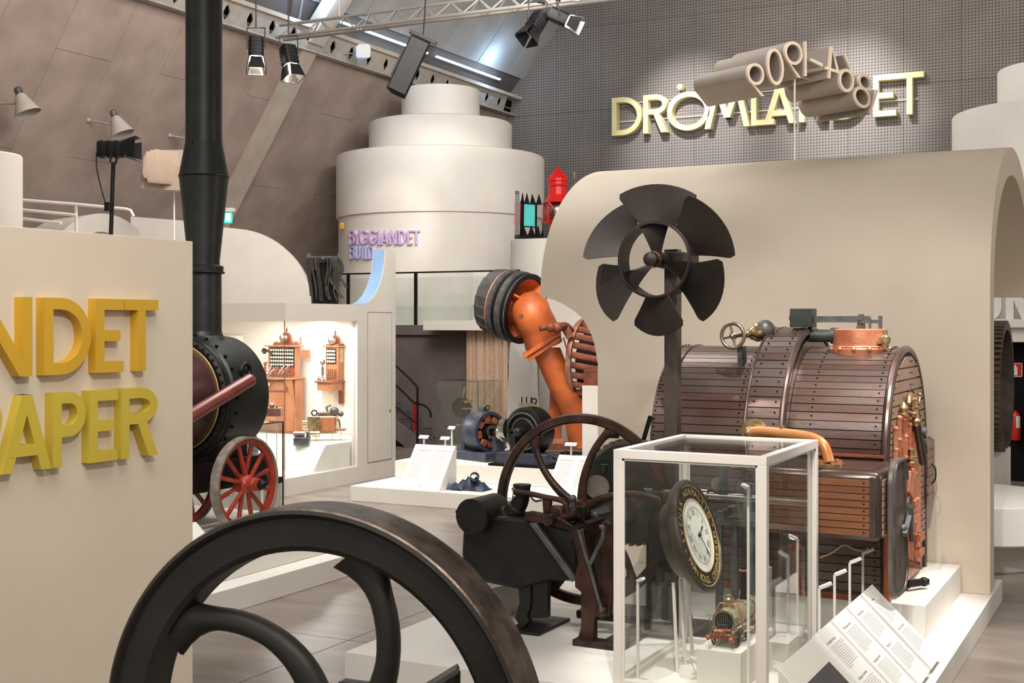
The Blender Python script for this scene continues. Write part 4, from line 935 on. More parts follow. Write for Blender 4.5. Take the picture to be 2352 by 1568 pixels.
# bundle of cables on a black frame, on top of the case
q = QX(745, 695, -12.9); c = V(-12.9, q.y, zf)
t = thing('cable_bundle', c, 'black cable frame with loose cut brown cables, on top of the telephone case', 'cable bundle')
cy = V(RT.x, RT.y, 0)
obj('frame', MB().obox(c+EZ*.42, RT*.42, FW*.16, EZ*.82), 'blackm', t)
obj('clamp_bar', MB().obox(c+EZ*.8-FW*.1, RT*.52, FW*.03, EZ*.06).obox(c+EZ*.78-RT*.26, RT*.03, FW*.2, EZ*.2).obox(c+EZ*.78+RT*.26, RT*.03, FW*.2, EZ*.2), 'greym', t)
for i in range(26):
    x = random.uniform(-.24, .24); sgn = -1 if x < 0 else 1; o = random.uniform(.02, .16) if sgn > 0 else random.uniform(.0, .08)
    e = random.uniform(.05, .35) if sgn > 0 else random.uniform(.0, .5)
    pts = [c+RT*x*.7+EZ*.72-FW*.1, c+RT*(x+sgn*.05)+EZ*.8-FW*.15, c+RT*(x+sgn*(.04+o*.5))+EZ*.6-FW*.14, c+RT*(x+sgn*o*.4)+EZ*(e+.2)-FW*.12, c+RT*(x+sgn*o+.03)+EZ*(e+.02)-FW*.12]
    obj('cable', MB().tube(bez(pts, 5), .014, 6), 'cable', t)

# ================================================================ MIDDLE PLINTH, GENERATORS
q0 = G(805, 1150, 0); PYf = q0.y
PT = .23
solo('low_plinth', MB().box(q0.x, -6.4, PYf, 19.0, 0, PT), 'white', (-9, PYf, 0), 'long low white plinth in front of the two generators', 'plinth', bevel=.006)
q1 = QY(909, 1100, PYf+.9)
b0 = QY(907, 1090, 17.2)
solo('upper_plinth', MB().box(b0.x, QY(1345, 1060, 17.3).x, 17.2, 18.95, PT+.002, .5), 'white', (-9, 17.2, PT), 'white upper plinth carrying the two generators', 'plinth', bevel=.006)
b1 = QY(1338, 1000, 17.6); 
def textstand(c0, w, dep, h, label, title, title2=None, lean=.5, m='inkr'):
    # sloping face towards -Y; c0 = front left bottom corner
    t = thing('text_stand', (c0.x+w/2, c0.y, c0.z), label, 'text stand')
    A = V(c0.x, c0.y, c0.z+.002); prof = [(0, 0), (dep, 0), (dep, h), (dep-.04, h)]
    obj('wedge', MB().prism([A+V(0, y, z) for y, z in prof], (w, 0, 0)), 'paper', t, bevel=.004)
    n = V(0, -h, dep-.04).normalized()*.002; up = V(0, dep-.04, h); ul = up.length; un = up/ul
    def fn(ox, oy): return lambda x, y: A+V(ox+x, 0, 0)+un*(oy+y)+n*1.5
    mb = MB(); put_text(mb, title, w*.065, fn(w*.07, ul*.86)); 
    if title2: put_text(mb, title2, w*.06, fn(w*.54, ul*.86))
    obj('title', mb, m, t)
    tl_ = MB()
    for col in (.07, .54):
        for r_ in range(14):
            L_ = w*(.36 if r_ % 5 != 4 else .2)*random.uniform(.94, 1); y = ul*(.8-r_*.04)
            f = fn(w*col, y); tl_.add([f(0, 0), f(L_, 0), f(L_, ul*.006), f(0, ul*.006)], [(0, 1, 2, 3)])
    f = fn(w*.46, ul*.08); tl_.add([f(0, 0), f(.02, .0), f(.03, .03), f(.01, .03)], [(0, 1, 2, 3)]).add([f(.035, 0), f(.055, .0), f(.065, .03), f(.045, .03)], [(0, 1, 2, 3)])
    obj('printed_lines', tl_, 'inkrl', t, kind='stuff')
    return t
c0 = G(917, 1122, PT); c0 = V(c0.x, PYf+.02, PT); xr = QY(1008, 1129, PYf+.02).x
textstand(c0, xr-c0.x, .52, .62, 'white sloping text stand at left of the low plinth, before the generators', 'Trefasgenerator', 'Three-Phase Generator')
c0 = QY(1252, 1130, PYf+.25); c0 = V(c0.x, PYf+.25, PT)
textstand(c0, .66, .5, .55, 'white sloping text stand behind the brown flywheel, partly hidden', 'Vattenturbin', 'Water Turbine')
# folded navy leather
q = G(1076, 1126, PT); t = MB(); rows = []
random.seed(5)
for i in range(9):
    r_ = []
    for j in range(15):
        u_ = j/14*2-1; v_ = i/8*2-1; e = max(0, 1-u_*u_*.9)*max(0, 1-v_*v_)
        r_.append(q+V(u_*.27, v_*.16+.1, .006+e*.17+.03*math.sin(j*1.9+i*.8)*e+.02*math.sin(i*2.7+j)*e))
    rows.append(r_)
lt = thing('leather_harness', q, 'crumpled navy leather garment lying on the low plinth', 'leather item')
obj('folds', MB().solidgrid(rows, (0, 0, -.004)), 'leather', lt, ang=60)
obj('cuff', MB().lathe(q+V(.1, .0, .2), V(.5, -.75, .25), [(.06, -.08), (.07, .06), (.055, .06), (.05, -.05)], 16, close=True), 'leather', lt)
obj('flap', MB().solidgrid([[q+V(-.3+.05*i, -.12+.02*j, .012+.03*j+.02*math.sin(i*2+j)) for j in range(4)] for i in range(6)], (0, 0, -.008)), 'leather', lt, ang=60)
random.seed(11)
# generator 1
GY = 18.0; g1 = QY(1090, 1062, GY); gc = QY(1108, 1012, GY-.05); zb = .502
gn = thing('open_generator', (gc.x, GY, zb), 'blue-grey open-frame generator with copper coils, left of the black one', 'generator')
axg = (EX*.93-EY*.36).normalized()
R = .33; cz = .502+.12+R
cc = V(gc.x, GY, cz)
def body(par, lst): 
    for nm, mb, m in lst: obj(nm, mb, m, par, bevel=.008 if nm in ('base', 'foot') else 0)
body(gn, [('base', MB().obox((cc.x-.12, GY, zb+.07), axg*1.0, axg.cross(EZ)*.5, EZ*.14), 'bluei'),
 ('yoke_ring', MB().lathe(cc-axg*.17, axg, [(R-.06, 0), (R-.01, 0), (R, .02), (R, .32), (R-.01, .34), (R-.06, .34)], 56, close=True), 'bluei'),
 ('shaft', MB().cyl(cc-axg*.52, cc+axg*.42, .03), 'steel'),
 ('armature', MB().lathe(cc-axg*.1, axg, [(.05, 0), (.13, .0), (.13, .2), (.07, .24), (.07, .34), (0, .34)], 28), 'blackm'),
 ('brush_gear', MB().ring(cc+axg*.2, axg, .05, .1, .03, 20).obox(cc+axg*.24+EZ*.08, axg*.05, axg.cross(EZ)*.18, EZ*.04).obox(cc+axg*.24-EZ*.08, axg*.05, axg.cross(EZ)*.18, EZ*.04), 'nickel'),
 ('bearing_stand', MB().obox(cc-axg*.42-EZ*(R+.0)*.55, axg*.1, axg.cross(EZ)*.2, EZ*.36).ball(cc-axg*.42, .07), 'bluei'),
 ('bearing_stand', MB().obox(cc+axg*.36-EZ*R*.6, axg*.1, axg.cross(EZ)*.18, EZ*.3).ball(cc+axg*.36, .07), 'bluei'),
 ('pulley', MB().lathe(cc+axg*.42, axg, [(.03, 0), (.14, .0), (.15, .02), (.15, .12), (.14, .14), (.03, .14)], 32), 'steel'),
 ('terminal_block', MB().obox(cc+EZ*(R+.03)-axg*.03, axg*.12, axg.cross(EZ)*.08, EZ*.06), 'greym'),
 ('lifting_ring', MB().torus(cc+EZ*(R+.05)+axg*.09, V(-.5, 1, 0), .035, .01, 16, 6), 'black'),
 ('name_plate', MB().obox(cc-axg*.0+(EZ*.8-EY*.6).normalized()*(R+.004), axg*.2, V(0, .8, .6)*.13, V(0, -.6, .8)*.008), 'greym'),
 ('commutator_gear', MB().ring(cc-axg*.3, axg, .03, .1, .06, 20).obox(cc-axg*.3+EZ*.1, axg*.03, axg.cross(EZ)*.2, EZ*.02).cyl(cc-axg*.33+EZ*.08, cc-axg*.33+EZ*.24, .012), 'nickel')])
u_, w_ = frame(axg)
for k in range(8):
    a = 2*PI*k/8+.2; d = u_*math.cos(a)+w_*math.sin(a)
    obj('coil', MB().obox(cc+d*(R-.12)+axg*.03, axg*.24, d*.1, axg.cross(d)*.12), 'coil', gn, bevel=.012)
# generator 2
GY2 = 17.55; gc = QY(1208, 1015, GY2-.1); cc = V(gc.x, GY2, .502+.17+.36)
g2 = thing('black_generator', (cc.x, GY2, zb), 'black enclosed round generator with terminals on top, behind the brown flywheel', 'generator')
ay = (-EY*.86-EX*.12).normalized(); R = .37
body(g2, [('foot', MB().obox((cc.x, GY2, zb+.02), EX*1.1, EY*.62, EZ*.035), 'blackm'),
 ('base', MB().obox((cc.x, GY2-.02, zb+.12), EX*.86, EY*.5, EZ*.17), 'bluei'),
 ('housing', MB().lathe(cc-ay*.2, ay, [(.1, 0), (R-.05, .0), (R, .04), (R, .3), (R-.02, .34), (R-.08, .37), (R-.1, .37), (R-.11, .345), (.2, .35), (.18, .37), (.1, .37)], 56), 'black'),
 ('ring_bead', MB().torus(cc+ay*.17, ay, R-.09, .014, 48, 6).torus(cc+ay*.16, ay, .2, .012, 40, 6), 'greym'),
 ('hub', MB().cyl(cc+ay*.1, cc+ay*.3, .07).ball(cc+ay*.3, .07), 'iron'),
 ('arm', MB().obox(cc+ay*.22-EX*.1, EX*.26, ay*.06, EZ*.06).obox(cc+ay*.22-EX*.12-EZ*.15, EX*.09, ay*.06, EZ*.3), 'iron'),
 ('pulley', MB().lathe(cc-EX*(R+.1)+EZ*.02, EX, [(.03, 0), (.15, .0), (.155, .02), (.155, .1), (.03, .12)], 32), 'steel'),
 ('terminal_board', MB().obox(cc+EZ*(R+.03)-EX*.02, EX*.26, EY*.1, EZ*.05), 'brass'),
 ('eye_bolt', MB().torus(cc+EZ*(R+.09)+EX*.09, EY, .04, .014, 16, 6), 'iron')])
for i in range(3): obj('terminal', MB().cyl(cc+EZ*(R+.05)+EX*(-.12+i*.08), cc+EZ*(R+.15)+EX*(-.12+i*.08), .01, n=6), 'black', g2)
obj('cable_tail', MB().tube(bez([cc+V(.45, -.1, -.38), cc+V(.6, -.15, -.4), cc+V(.68, -.1, -.28), cc+V(.74, -.1, -.42)], 6), .014, 6), 'black', g2)
label_post(974, 1003, 19.4, 'slim white label post just right of the dark stairs', z0=0.5, w=.16)
label_post(1023, 1006, 19.9, 'slim white label post before the tall glass case', z0=0.5, w=.16)
label_post(1038, 982, 20.2, 'tallest slim white label post left of the open generator', z0=0.5, w=.12)
label_post(1312, 1020, 18.4, 'slim white label post below the orange turbine', z0=0.5, w=.18)
# tall white block with brown machine
qb = QY(1337, 900, 19.4); qe = QY(1372, 900, 19.4)
solo('white_pedestal', MB().box(qb.x, qb.x+1.0, 19.4, 20.2, 0, QY(1340, 885, 19.4).z), 'white', (qb.x+.5, 19.8, 0), 'tall white pedestal right of the orange turbine', 'pedestal', bevel=.005)
solo('rust_box', MB().box(qb.x+.01, qb.x+.98, 19.43, 20.17, QY(1340, 885, 19.4).z+.001, QY(1340, 849, 19.4).z), 'rust', (qb.x+.5, 19.8, QY(1340, 885, 19.4).z), 'rust-brown machine base on the tall white pedestal', 'machine', bevel=.01)
# ================================================================ TURBINE
DTb = 23.6
def T(px, py, dd=0): return P(px, py, DTb+dd)
tb = thing('water_turbine', T(1290, 1027), 'big orange and black water turbine with bent pipe, under the vault opening', 'turbine')
z3 = .3
solo('turbine_plinth', MB().obox((T(1300, 1030).x, T(1300, 1030).y, .145), EX*2.7, EY*1.3, EZ*.29), 'white', (T(1300, 1030).x, T(1300, 1030).y, 0), 'low white plinth under the orange turbine', 'plinth', bevel=.005)
hc = T(1191, 705); axh = (RT*.80-FW*.55-EZ*.22).normalized()   # towards camera-right
RH = 78*DTb/FPX*1.04
obj('runner_hub', MB().lathe(hc, axh, [(0, -.6), (RH*.62, -.6), (RH*.8, -.58), (RH*.86, -.5), (RH*.93, -.32), (RH, -.28), (RH, -.2), (RH*.95, -.18), (RH*.95, -.1), (RH*1.02, -.08), (RH*1.02, .02), (RH*.97, .04), (RH*.97, .1), (RH, .12), (RH, .17), (RH*.9, .17), (RH*.86, .12), (RH*.5, -.1), (0, -.1)], 56), 'greym', tb)
obj('black_rings', MB().ring(hc-axh*.14, axh, RH*.9, RH*.97, .06, 56).ring(hc+axh*.07, axh, RH*.9, RH*.99, .05, 56).ring(hc+axh*.165, axh, RH*.88, RH*1.01, .03, 56), 'black', tb)
obj('copper_seam', MB().torus(hc-axh*.3, axh, RH*.965, .02, 56, 6), 'copper', tb)
u_, w_ = frame(axh)
for k in range(20):
    a = 2*PI*k/20; d = u_*math.cos(a)+w_*math.sin(a); s_ = axh.cross(d)
    c = hc-axh*.45+d*RH*.9
    obj('segment', MB().hexa([c-s_*.09-axh*.15-d*.02, c+s_*.09-axh*.15-d*.05, c+s_*.1+axh*.13+d*.0, c-s_*.1+axh*.13+d*.03], [c-s_*.09-axh*.15+d*.0, c+s_*.09-axh*.15-d*.02, c+s_*.1+axh*.13+d*.03, c-s_*.1+axh*.13+d*.06]), ['greym', 'screen'][k % 2], tb)
obj('inner_cone', MB().lathe(hc, axh, [(RH*.86, .16), (RH*.55, -.02), (RH*.42, .1), (RH*.42, -.1), (RH*.84, .0)], 48, close=True), 'orange', tb)
for a in (.9, 2.6, 4.4, 5.6):
    d = u_*math.cos(a)+w_*math.sin(a)
    obj('stiffener', MB().prism([hc+d*RH*.88+axh*.14, hc+d*RH*.35+axh*.55, hc+d*RH*.35, hc+d*RH*.8-axh*.0], axh.cross(d)*.03), 'orange', tb)
pts = bez([hc-axh*.1, hc+axh*.25+EZ*.0, T(1222, 722, -.45), T(1240, 758, -.4), T(1249, 792, -.35)], 8)
rs = [.26]*4+[.3]*4+[.35]*8+[.345]*(len(pts)-16)
obj('elbow', MB().tube(pts, rs, 28), 'orange', tb)
obj('plug_bolt', MB().cyl(T(1197, 727, -1.05), T(1197, 727, -1.2), .05, n=8), 'rust', tb)
a, b = T(1212, 811, -.35), T(1276, 770, -.35); ud = (T(1283, 905, -.45)-T(1241, 793, -.45)).normalized()
fdir = (b-a).normalized()
obj('flange', MB().obox((a+b)/2, fdir*.8, ud*.08, FW*.8).obox((a+b)/2+ud*.09, fdir*.68, ud*.08, FW*.7), 'orange', tb, bevel=.01)
ud2 = (T(1330, 950)-T(1245, 815)).normalized()
sec = []
for (px, py, hw, hd) in ((1252, 798, .28, .3), (1265, 829, .27, .29), (1276, 855, .26, .29), (1292, 893, .25, .29), (1313, 928, .26, .29), (1332, 965, .28, .29), (1345, 1026, .3, .3)):
    c = T(px, py, -.3); sec.append([c+RT*math.cos(2*PI*i/16)*hw+FW*math.sin(2*PI*i/16)*hd for i in range(16)])
mb = MB(); 
for i in range(len(sec)-1):
    o = len(mb.v); mb.add(sec[i]+sec[i+1], [(k, (k+1) % 16, 16+(k+1) % 16, 16+k) for k in range(16)])
obj('curved_column', mb, 'orange', tb)
obj('support_leg', MB().prism([T(1264, 890, .1), T(1263, 930, .1), T(1258, 965, .1), T(1263, 1025, .1), T(1289, 1025, .1), T(1290, 955, .1), T(1292, 940, .1)], FW*.25), 'orange', tb, bevel=.01)
obj('gusset', MB().prism([T(1290, 945, -.2), T(1304, 950, -.2), T(1338, 985, -.2), T(1338, 1000, -.2), T(1312, 965, -.2)], FW*.3), 'orange', tb)
obj('foot_plate', MB().obox(T(1310, 1023, -.1), RT*1.0, FW*.9, EZ*.08), 'rust', tb, bevel=.01)
obj('drain_cocks', MB().obox(T(1282, 1013, -.5), RT*.22, FW*.1, EZ*.08).obox(T(1334, 1012, -.5), RT*.1, FW*.1, EZ*.1), 'copper', tb)
obj('control_link', MB().tube(bez([T(1240, 755, -.95), T(1262, 750, -.9), T(1278, 752, -.8), T(1298, 748, -.6), T(1312, 760, -.4)], 6), [.05]*8+[.07]*17, 10).ball(T(1280, 752, -.9), .1).ball(T(1265, 752, -.95), .085), 'rust', tb)
obj('link_arm', MB().bar(T(1295, 748, -.6), T(1310, 775, -.6), .09, .14).bar(T(1294, 775, -.7), T(1306, 815, -.7), .03), 'rust', tb)
# spiral rotor ring with vanes
rc = T(1349, 834, .1); ar = (RT*.88-FW*.47).normalized(); RRr = .8
obj('guide_ring', MB().lathe(rc, ar, [(RRr-.03, -.04), (RRr+.05, -.05), (RRr+.06, 0), (RRr+.05, .05), (RRr-.03, .04)], 64, close=True).torus(rc-ar*.05, ar, RRr+.0, .02, 64, 6), 'rring', tb)
u_, w_ = frame(ar)
for k in range(26):
    a = 2*PI*k/26; d = u_*math.cos(a)+w_*math.sin(a); d2 = u_*math.cos(a+.18)+w_*math.sin(a+.18)
    p = rc+d*(RRr-.03); q = rc+ar*.75+d2*(RRr-.14)
    obj('vane', MB().tube([p, (p+q)/2+d*.03, q], .06, 8, flat=.55), 'rust', tb)
obj('rear_ring', MB().lathe(rc+ar*.76, ar, [(RRr-.25, -.04), (RRr-.08, -.04), (RRr-.08, .04), (RRr-.25, .04)], 64, close=True), 'rust', tb)
obj('inner_core', MB().cyl(rc+ar*.02, rc+ar*.8, RRr-.22, n=40), 'blackin', tb)
obj('control_post', MB().obox(T(1348, 800, .2), RT*.08, FW*.3, EZ*.6), 'rust', tb)
# curved white screen behind turbine
sc_ = [[P(1167+(4 if z < 1 else 0)-i*.0, 740, 24.2)*1 for i in range(2)] for z in range(2)]
pw = [(1163, 1060), (1166, 900), (1172, 790), (1182, 770), (1224, 765), (1216, 830), (1218, 900), (1224, 980), (1232, 1060)]
solo('white_curved_pier', MB().prism([P(x, y, 25.4) for x, y in pw], (0, .35, 0)), 'white', (P(1195, 740, 24.15).x, P(1195, 740, 24.15).y, 0), 'bright white curved pier behind the orange turbine', 'pier')
solo('grey_backdrop', MB().box(QY(1238, 740, 23.7).x, QY(1238, 740, 23.7).x+4, 23.7, 23.8, 0, 4.0), 'grey', (P(1290, 740, 25).x, 24.3, 0), 'pale grey backdrop wall behind the orange turbine', 'partition')
# curtain
ca = QY(1074, 740, YM-.35); cb = QY(1151, 740, YM-.35); rows = [[], []]
for i in range(61):
    u = i/60; x = ca.x+(cb.x-ca.x)*u+.2*u; w = .05*math.sin(u*2*PI*9.5)+.025*math.sin(u*31)
    rows[0].append(V(x, YM-.4+w*1.15, .05)); rows[1].append(V(x*.985+ca.x*.015+(.04 if u < .5 else -.1)*0, YM-.4+w*.8, 2.53))
solo('curtain', MB().solidgrid(rows, (0, .006, 0)), 'curtain', ((ca.x+cb.x)/2, YM-.4, .05), 'beige pleated curtain hanging before the dark brown wall', 'curtain', ang=80)
pa = QY(1150, 740, YM-.2)
solo('beige_pier', MB().box(pa.x, pa.x+.22, YM-.2, YM, 0, 2.5), 'wwhite', (pa.x, YM-.1, 0), 'narrow beige pier right of the curtain', 'pier')
p = QY(1161, 854, YM-.25); solo('dark_wall_plate', MB().box(p.x-.05, p.x+.05, YM-.24, YM-.2, p.z-.19, p.z+.19), 'screen', p, 'small dark rectangular plate on the beige pier beside the curtain', 'plate')
# tall glass case
c = P(1072, 740, 23.0); gl = thing('tall_glass_case', (c.x, c.y, 0), 'tall clear glass case before the curtain, holding a small dark instrument', 'display case')
x0, x1, ya, yb = QY(1003, 740, c.y-.45).x, QY(1098, 740, c.y-.45).x, c.y-.45, c.y+.45; zc = zz(880, 22.0)
for b_ in ((x0, x1, ya, ya+.01, .35, zc), (x1-.01, x1, ya, yb, .35, zc), (x0, x0+.01, ya, yb, .35, zc), (x0, x1, yb-.01, yb, .35, zc), (x0, x1, ya, yb, zc, zc+.01)): obj('glass_pane', MB().box(*b_), 'glassg', gl)
obj('base', MB().box(x0, x1, ya, yb, 0, .35), 'white', gl, bevel=.005)
obj('edge_line', MB().bar((x0, ya, .35), (x0, ya, zc), .012).bar((x0, ya, zc), (x1, ya, zc), .012).bar((x1, ya, .35), (x1, ya, zc), .01), 'screen', gl)
p = P(1062, 935, 23.0); t = thing('sextant_instrument', (p.x, p.y, .36), 'small dark brass instrument on a thin stand inside the tall glass case', 'instrument')
obj('dial', MB().ring(p, V(.4, -1, 0), .0, .17, .03, 28).ring(p-V(0, .02, 0), V(.4, -1, 0), .14, .18, .03, 28), 'clockd', t)
obj('arm', MB().bar(p+V(0, 0, .1), p+V(.05, 0, .35), .03).bar(p+V(.05, 0, .1), p+V(.2, 0, .12), .05).bar(p+V(0, 0, -.02), p+V(.22, 0, -.02), .03), 'brass', t)
obj('stand', MB().cyl((p.x, p.y, .36), p, .01, n=6).cyl((p.x, p.y, .355), (p.x, p.y, .37), .12, n=24), 'steel', t)
# stairs and rail, stanchion
YS = YM-1.2
sx = QY(956, 740, YS).x
stt = thing('staircase', (sx, YS, 0), 'dark staircase rising left to the mezzanine, beside the grey case', 'staircase')
n = 14
for k in range(n):
    x1 = sx-.27*k; obj('step', MB().box(x1-.29, x1, YS+.1, YM-.1, .178*k, .178*k+.16), 'dwall', stt)
    obj('nosing', MB().box(x1-.04, x1+.004, YS+.1, YM-.1, .178*k+.16, .178*k+.172), 'greym', stt)
obj('stringer', MB().prism([(sx+.02, YS+.05, 0), (sx+.02, YS+.05, .22), (sx-n*.27, YS+.05, n*.178+.1), (sx-n*.27, YS+.05, n*.178-.3), (sx-.3, YS+.05, 0)], (0, .05, 0)), 'dwall', stt)
hr = QY(952, 880, YS)
for dz in (0, -.42): 
    z1 = hr.z+dz
    obj('handrail', MB().tube(bez([(sx-3.6, YS, z1+2.6*.92), (sx-1.6, YS, z1+1.17), (sx-.35, YS, z1+.24), (sx-.08, YS, z1+.02)]+([(sx+.03, YS, z1-.1), (sx+.03, YS, z1-.3)] if dz == 0 else [(sx+.2, YS, z1-.05), (sx+.34, YS, z1-.16), (sx+.36, YS, z1-.3)]), 6), .024, 8), 'black', stt)
obj('rail_post', MB().cyl((sx+.03, YS, 0), (sx+.03, YS, hr.z-.1), .024), 'black', stt)
obj('lower_rail', MB().cyl((sx-3.6, YS, hr.z-.95+2.6*.92), (sx, YS, hr.z-.85), .018), 'black', stt)
p = G(960, 1022, 0); t = thing('rope_stanchion', p, 'polished brass stanchion with hanging red velvet rope by the stairs', 'stanchion')
obj('base', MB().lathe(p, EZ, [(.17, 0), (.17, .015), (.08, .045), (.03, .06)], 32), 'brass', t)
obj('post', MB().cyl(p+EZ*.05, p+EZ*1.0, .024), 'brass', t)
obj('finial', MB().ball(p+EZ*1.08, .045).ring(p+EZ*1.0, EZ, .0, .05, .03, 24), 'brass', t)
obj('velvet_rope', MB().tube(bez([p+V(-.1, .02, .98), p+V(-.11, .02, .6), p+V(-.1, .0, .3), p+V(-.05, 0, .25), p+V(-.04, 0, .6), p+V(-.05, 0, .95)], 6), .03, 10), 'velvet', t)
obj('rope_hook', MB().cyl(p+V(-.07, 0, .93), p+V(-.07, 0, 1.02), .035), 'brass', t)
# round plinth on mezzanine with castle lantern and lighthouse lamp
rp = P(1268, 740, 29.6); RP = .96; zr = zz(547, 28.7)
solo('round_plinth', MB().lathe((rp.x, rp.y, 0), EZ, [(RP, 2.622), (RP, zr-.01), (RP-.01, zr), (0, zr)], 64), 'grey', (rp.x, rp.y, 2.622), 'pale grey round plinth behind the vault, carrying the lanterns', 'plinth')
DD = 29.2
def S(px, py, dd=0): return P(px, py, DD+dd)
zr2 = zr+.003; 
cl = thing('spiked_lantern', S(1212, 545), 'black spiked crown-like frame with teal and red glass on the round plinth', 'lantern')
def K(x, y, dd=0): # crop pixel
    return S(1170+x/8.713, 380+y/8.713, dd)
for ii, (xa, xm, xb, yb, yt) in enumerate(((225, 262, 300, 735, 515), (300, 348, 402, 745, 535), (415, 452, 528, 755, 555), (535, 590, 650, 765, 560))):
    obj('spike', MB().prism([K(xa, yb), K(xb, yb), K(xm, yt)], FW*.03), 'blackm', cl)
for ii, (xa, xm, xb, yt) in enumerate(((215, 290, 365, 1215), (365, 440, 515, 1190), (510, 580, 625, 1190), (625, 660, 695, 1255))):
    obj('spike', MB().prism([K(xa, 1400), K(xb, 1400), K(xm, yt)], FW*.03), 'blackm', cl)
obj('base_bar', MB().prism([K(105, 1450), K(690, 1450), K(690, 1385), K(105, 1385)], FW*.25), 'blackm', cl)
obj('frame_bar', MB().prism([K(215, 735), K(650, 765), K(650, 785), K(215, 757)], FW*.05).prism([K(215, 1200), K(580, 1230), K(580, 1250), K(215, 1222)], FW*.05).prism([K(515, 745), K(558, 750), K(552, 1400), K(512, 1400)], FW*.06).prism([K(225, 700), K(298, 700), K(285, 1400), K(205, 1400)], FW*.06), 'blackm', cl)
obj('grey_post', MB().prism([K(118, 500), K(205, 520), K(200, 1440), K(108, 1440)], FW*.1).cyl(K(150, 510), K(150, 560), .04), 'screen', cl)
obj('teal_pane', MB().prism([K(298, 755, .03), K(518, 778, .03), K(515, 1222, .03), K(288, 1205, .03)], FW*.02), 'teal', cl)
obj('red_pane', MB().prism([K(200, 735), K(228, 735), K(212, 1175), K(190, 1175)], FW*.12).prism([K(112, 700), K(122, 700), K(115, 1180), K(100, 1180)], FW*.12), 'redp', cl)
ln = thing('red_lighthouse_lantern', S(1282, 520, .6), 'bright red lighthouse lantern with pointed roof, behind the vault corner', 'lantern')
lc = S(1281, 500, .75); k_ = DD/FPX
def lz(y): return S(1281, y, .75).z
obj('roof', MB().lathe((lc.x, lc.y, 0), EZ, [(.0, lz(383)), (.02, lz(384)), (.26, lz(411)), (.26, lz(416)), (.235, lz(418)), (.235, lz(424)), (.25, lz(427)), (.22, lz(430)), (.23, lz(448)), (.29, lz(458)), (.33, lz(463)), (.36, lz(466)), (.0, lz(466))][::-1], 12), 'redp', ln, ang=20)
obj('bottom_ring', MB().lathe((lc.x, lc.y, 0), EZ, [(.2, zr+.001), (.2, lz(515)), (.34, lz(511)), (.36, lz(507)), (.0, lz(507))], 12), 'redp', ln, ang=20)
obj('lens', MB().lathe((lc.x, lc.y, 0), EZ, [(.18, lz(507)), (.24, lz(500)), (.26, lz(487)), (.24, lz(474)), (.18, lz(467))], 20), 'steel', ln)
for k in range(6):
    a = PI*k/3+.3; b = a+PI/3
    obj('strut', MB().bar((lc.x+.34*math.cos(a), lc.y+.34*math.sin(a), lz(466)), (lc.x+.34*math.cos(b), lc.y+.34*math.sin(b), lz(508)), .03).bar((lc.x+.34*math.cos(a), lc.y+.34*math.sin(a), lz(466)), (lc.x+.34*math.cos(a), lc.y+.34*math.sin(a), lz(508)), .02), 'redp', ln)
q = P(1320, 395, 31); solo('glass_tube_lamp', MB().cyl(V(q.x, q.y, 2.63), q-EZ*.1, .012, n=6).cyl(q-EZ*.15, q, .03, n=10), 'nickel', (q.x, q.y, 2.63), 'thin bright tube lamp on a rod behind the vault corner', 'lamp')
# ================================================================ RIGHT PLATFORM + VAULT
solo('exhibit_platform', MB().box(-5.57, -1.45, 8.02, 13.2, 0, .2), 'white', (-3.5, 9, 0), 'broad low white platform carrying engine, glass case and boiler', 'platform', bevel=.004)
VX0, VX1, VY, VS, RY, RZ, VT = -6.06, -1.47, 12.41, 3.0, 2.0, 1.53, .29
va = thing('white_vault', (-3.8, 14.4, .2), 'giant off-white half-barrel vault rising behind the wooden boiler', 'vault')
op = [(1229, 679), (1255, 683), (1285, 694), (1308, 707), (1333, 726), (1349, 750), (1361, 776), (1368, 805), (1373, 835)]
cur = bez([QY(x, y, VY) for x, y in op], 5); xo = cur[-1].x
pl = [V(xo, VY, .202), V(VX1, VY, .202), V(VX1, VY, VS), V(VX0, VY, VS), V(VX0, VY, cur[0].z)]+[V(max(p.x, VX0), VY, min(p.z, VS-.002)) for p in cur]
obj('front_wall', MB().prism(pl, (0, VT, 0)), 'panel', va)
A = [V(VX0, VY+RY-RY*math.cos(math.radians(a)), VS+RZ*math.sin(math.radians(a))) for a in range(0, 181, 3)]
B = [V(VX0, VY+RY-(RY-VT)*math.cos(math.radians(a)), VS+(RZ-VT)*math.sin(math.radians(a))) for a in range(0, 181, 3)]
obj('barrel', MB().strip(A, B, (VX1-VX0, 0, 0)), 'panel', va)
# ---------------------------------------------------------------- boiler
YN, YF, YC, BR, ZS, ZBs = 10.4, 12.15, 11.275, .875, 1.6, .462
bo = thing('wooden_clad_boiler', (-3.0, YC, ZBs), 'large marine boiler clad in dark riveted planks under an arched top, before the vault', 'boiler')
solo('boiler_plinth', MB().box(-4.2, -1.72, 10.45, 12.38, .2, .46), 'white', (-3, 11.2, .2), 'white block under the plank-clad boiler', 'plinth', bevel=.004)
def arc_path(off, s):   # s measured along outline from the near foot; returns (y,z,normal)
    h = ZS-ZBs; L = PI*(BR+off)
    if s < h: return YN-off, ZBs+s, (-1, 0)
    a = (s-h)/(BR)
    if a < PI: return YC-(BR+off)*math.cos(a), ZS+(BR+off)*math.sin(a), (-math.cos(a), math.sin(a))
    return YF+off, ZS-(s-h-PI*BR), (1, 0)
def outline(off, n=64, s0=0, s1=None):
    tot = 2*(ZS-ZBs)+PI*BR; s1 = tot if s1 is None else s1
    return [arc_path(off, s0+(s1-s0)*i/n)[:2] for i in range(n+1)]
def shell(x0, x1, off, name, m):
    A = [V(x0, y, z) for y, z in outline(off)]; B = [V(x0, y, z) for y, z in outline(off-.05)]
    obj(name, MB().strip(A, B, (x1-x0, 0, 0)), m, bo)
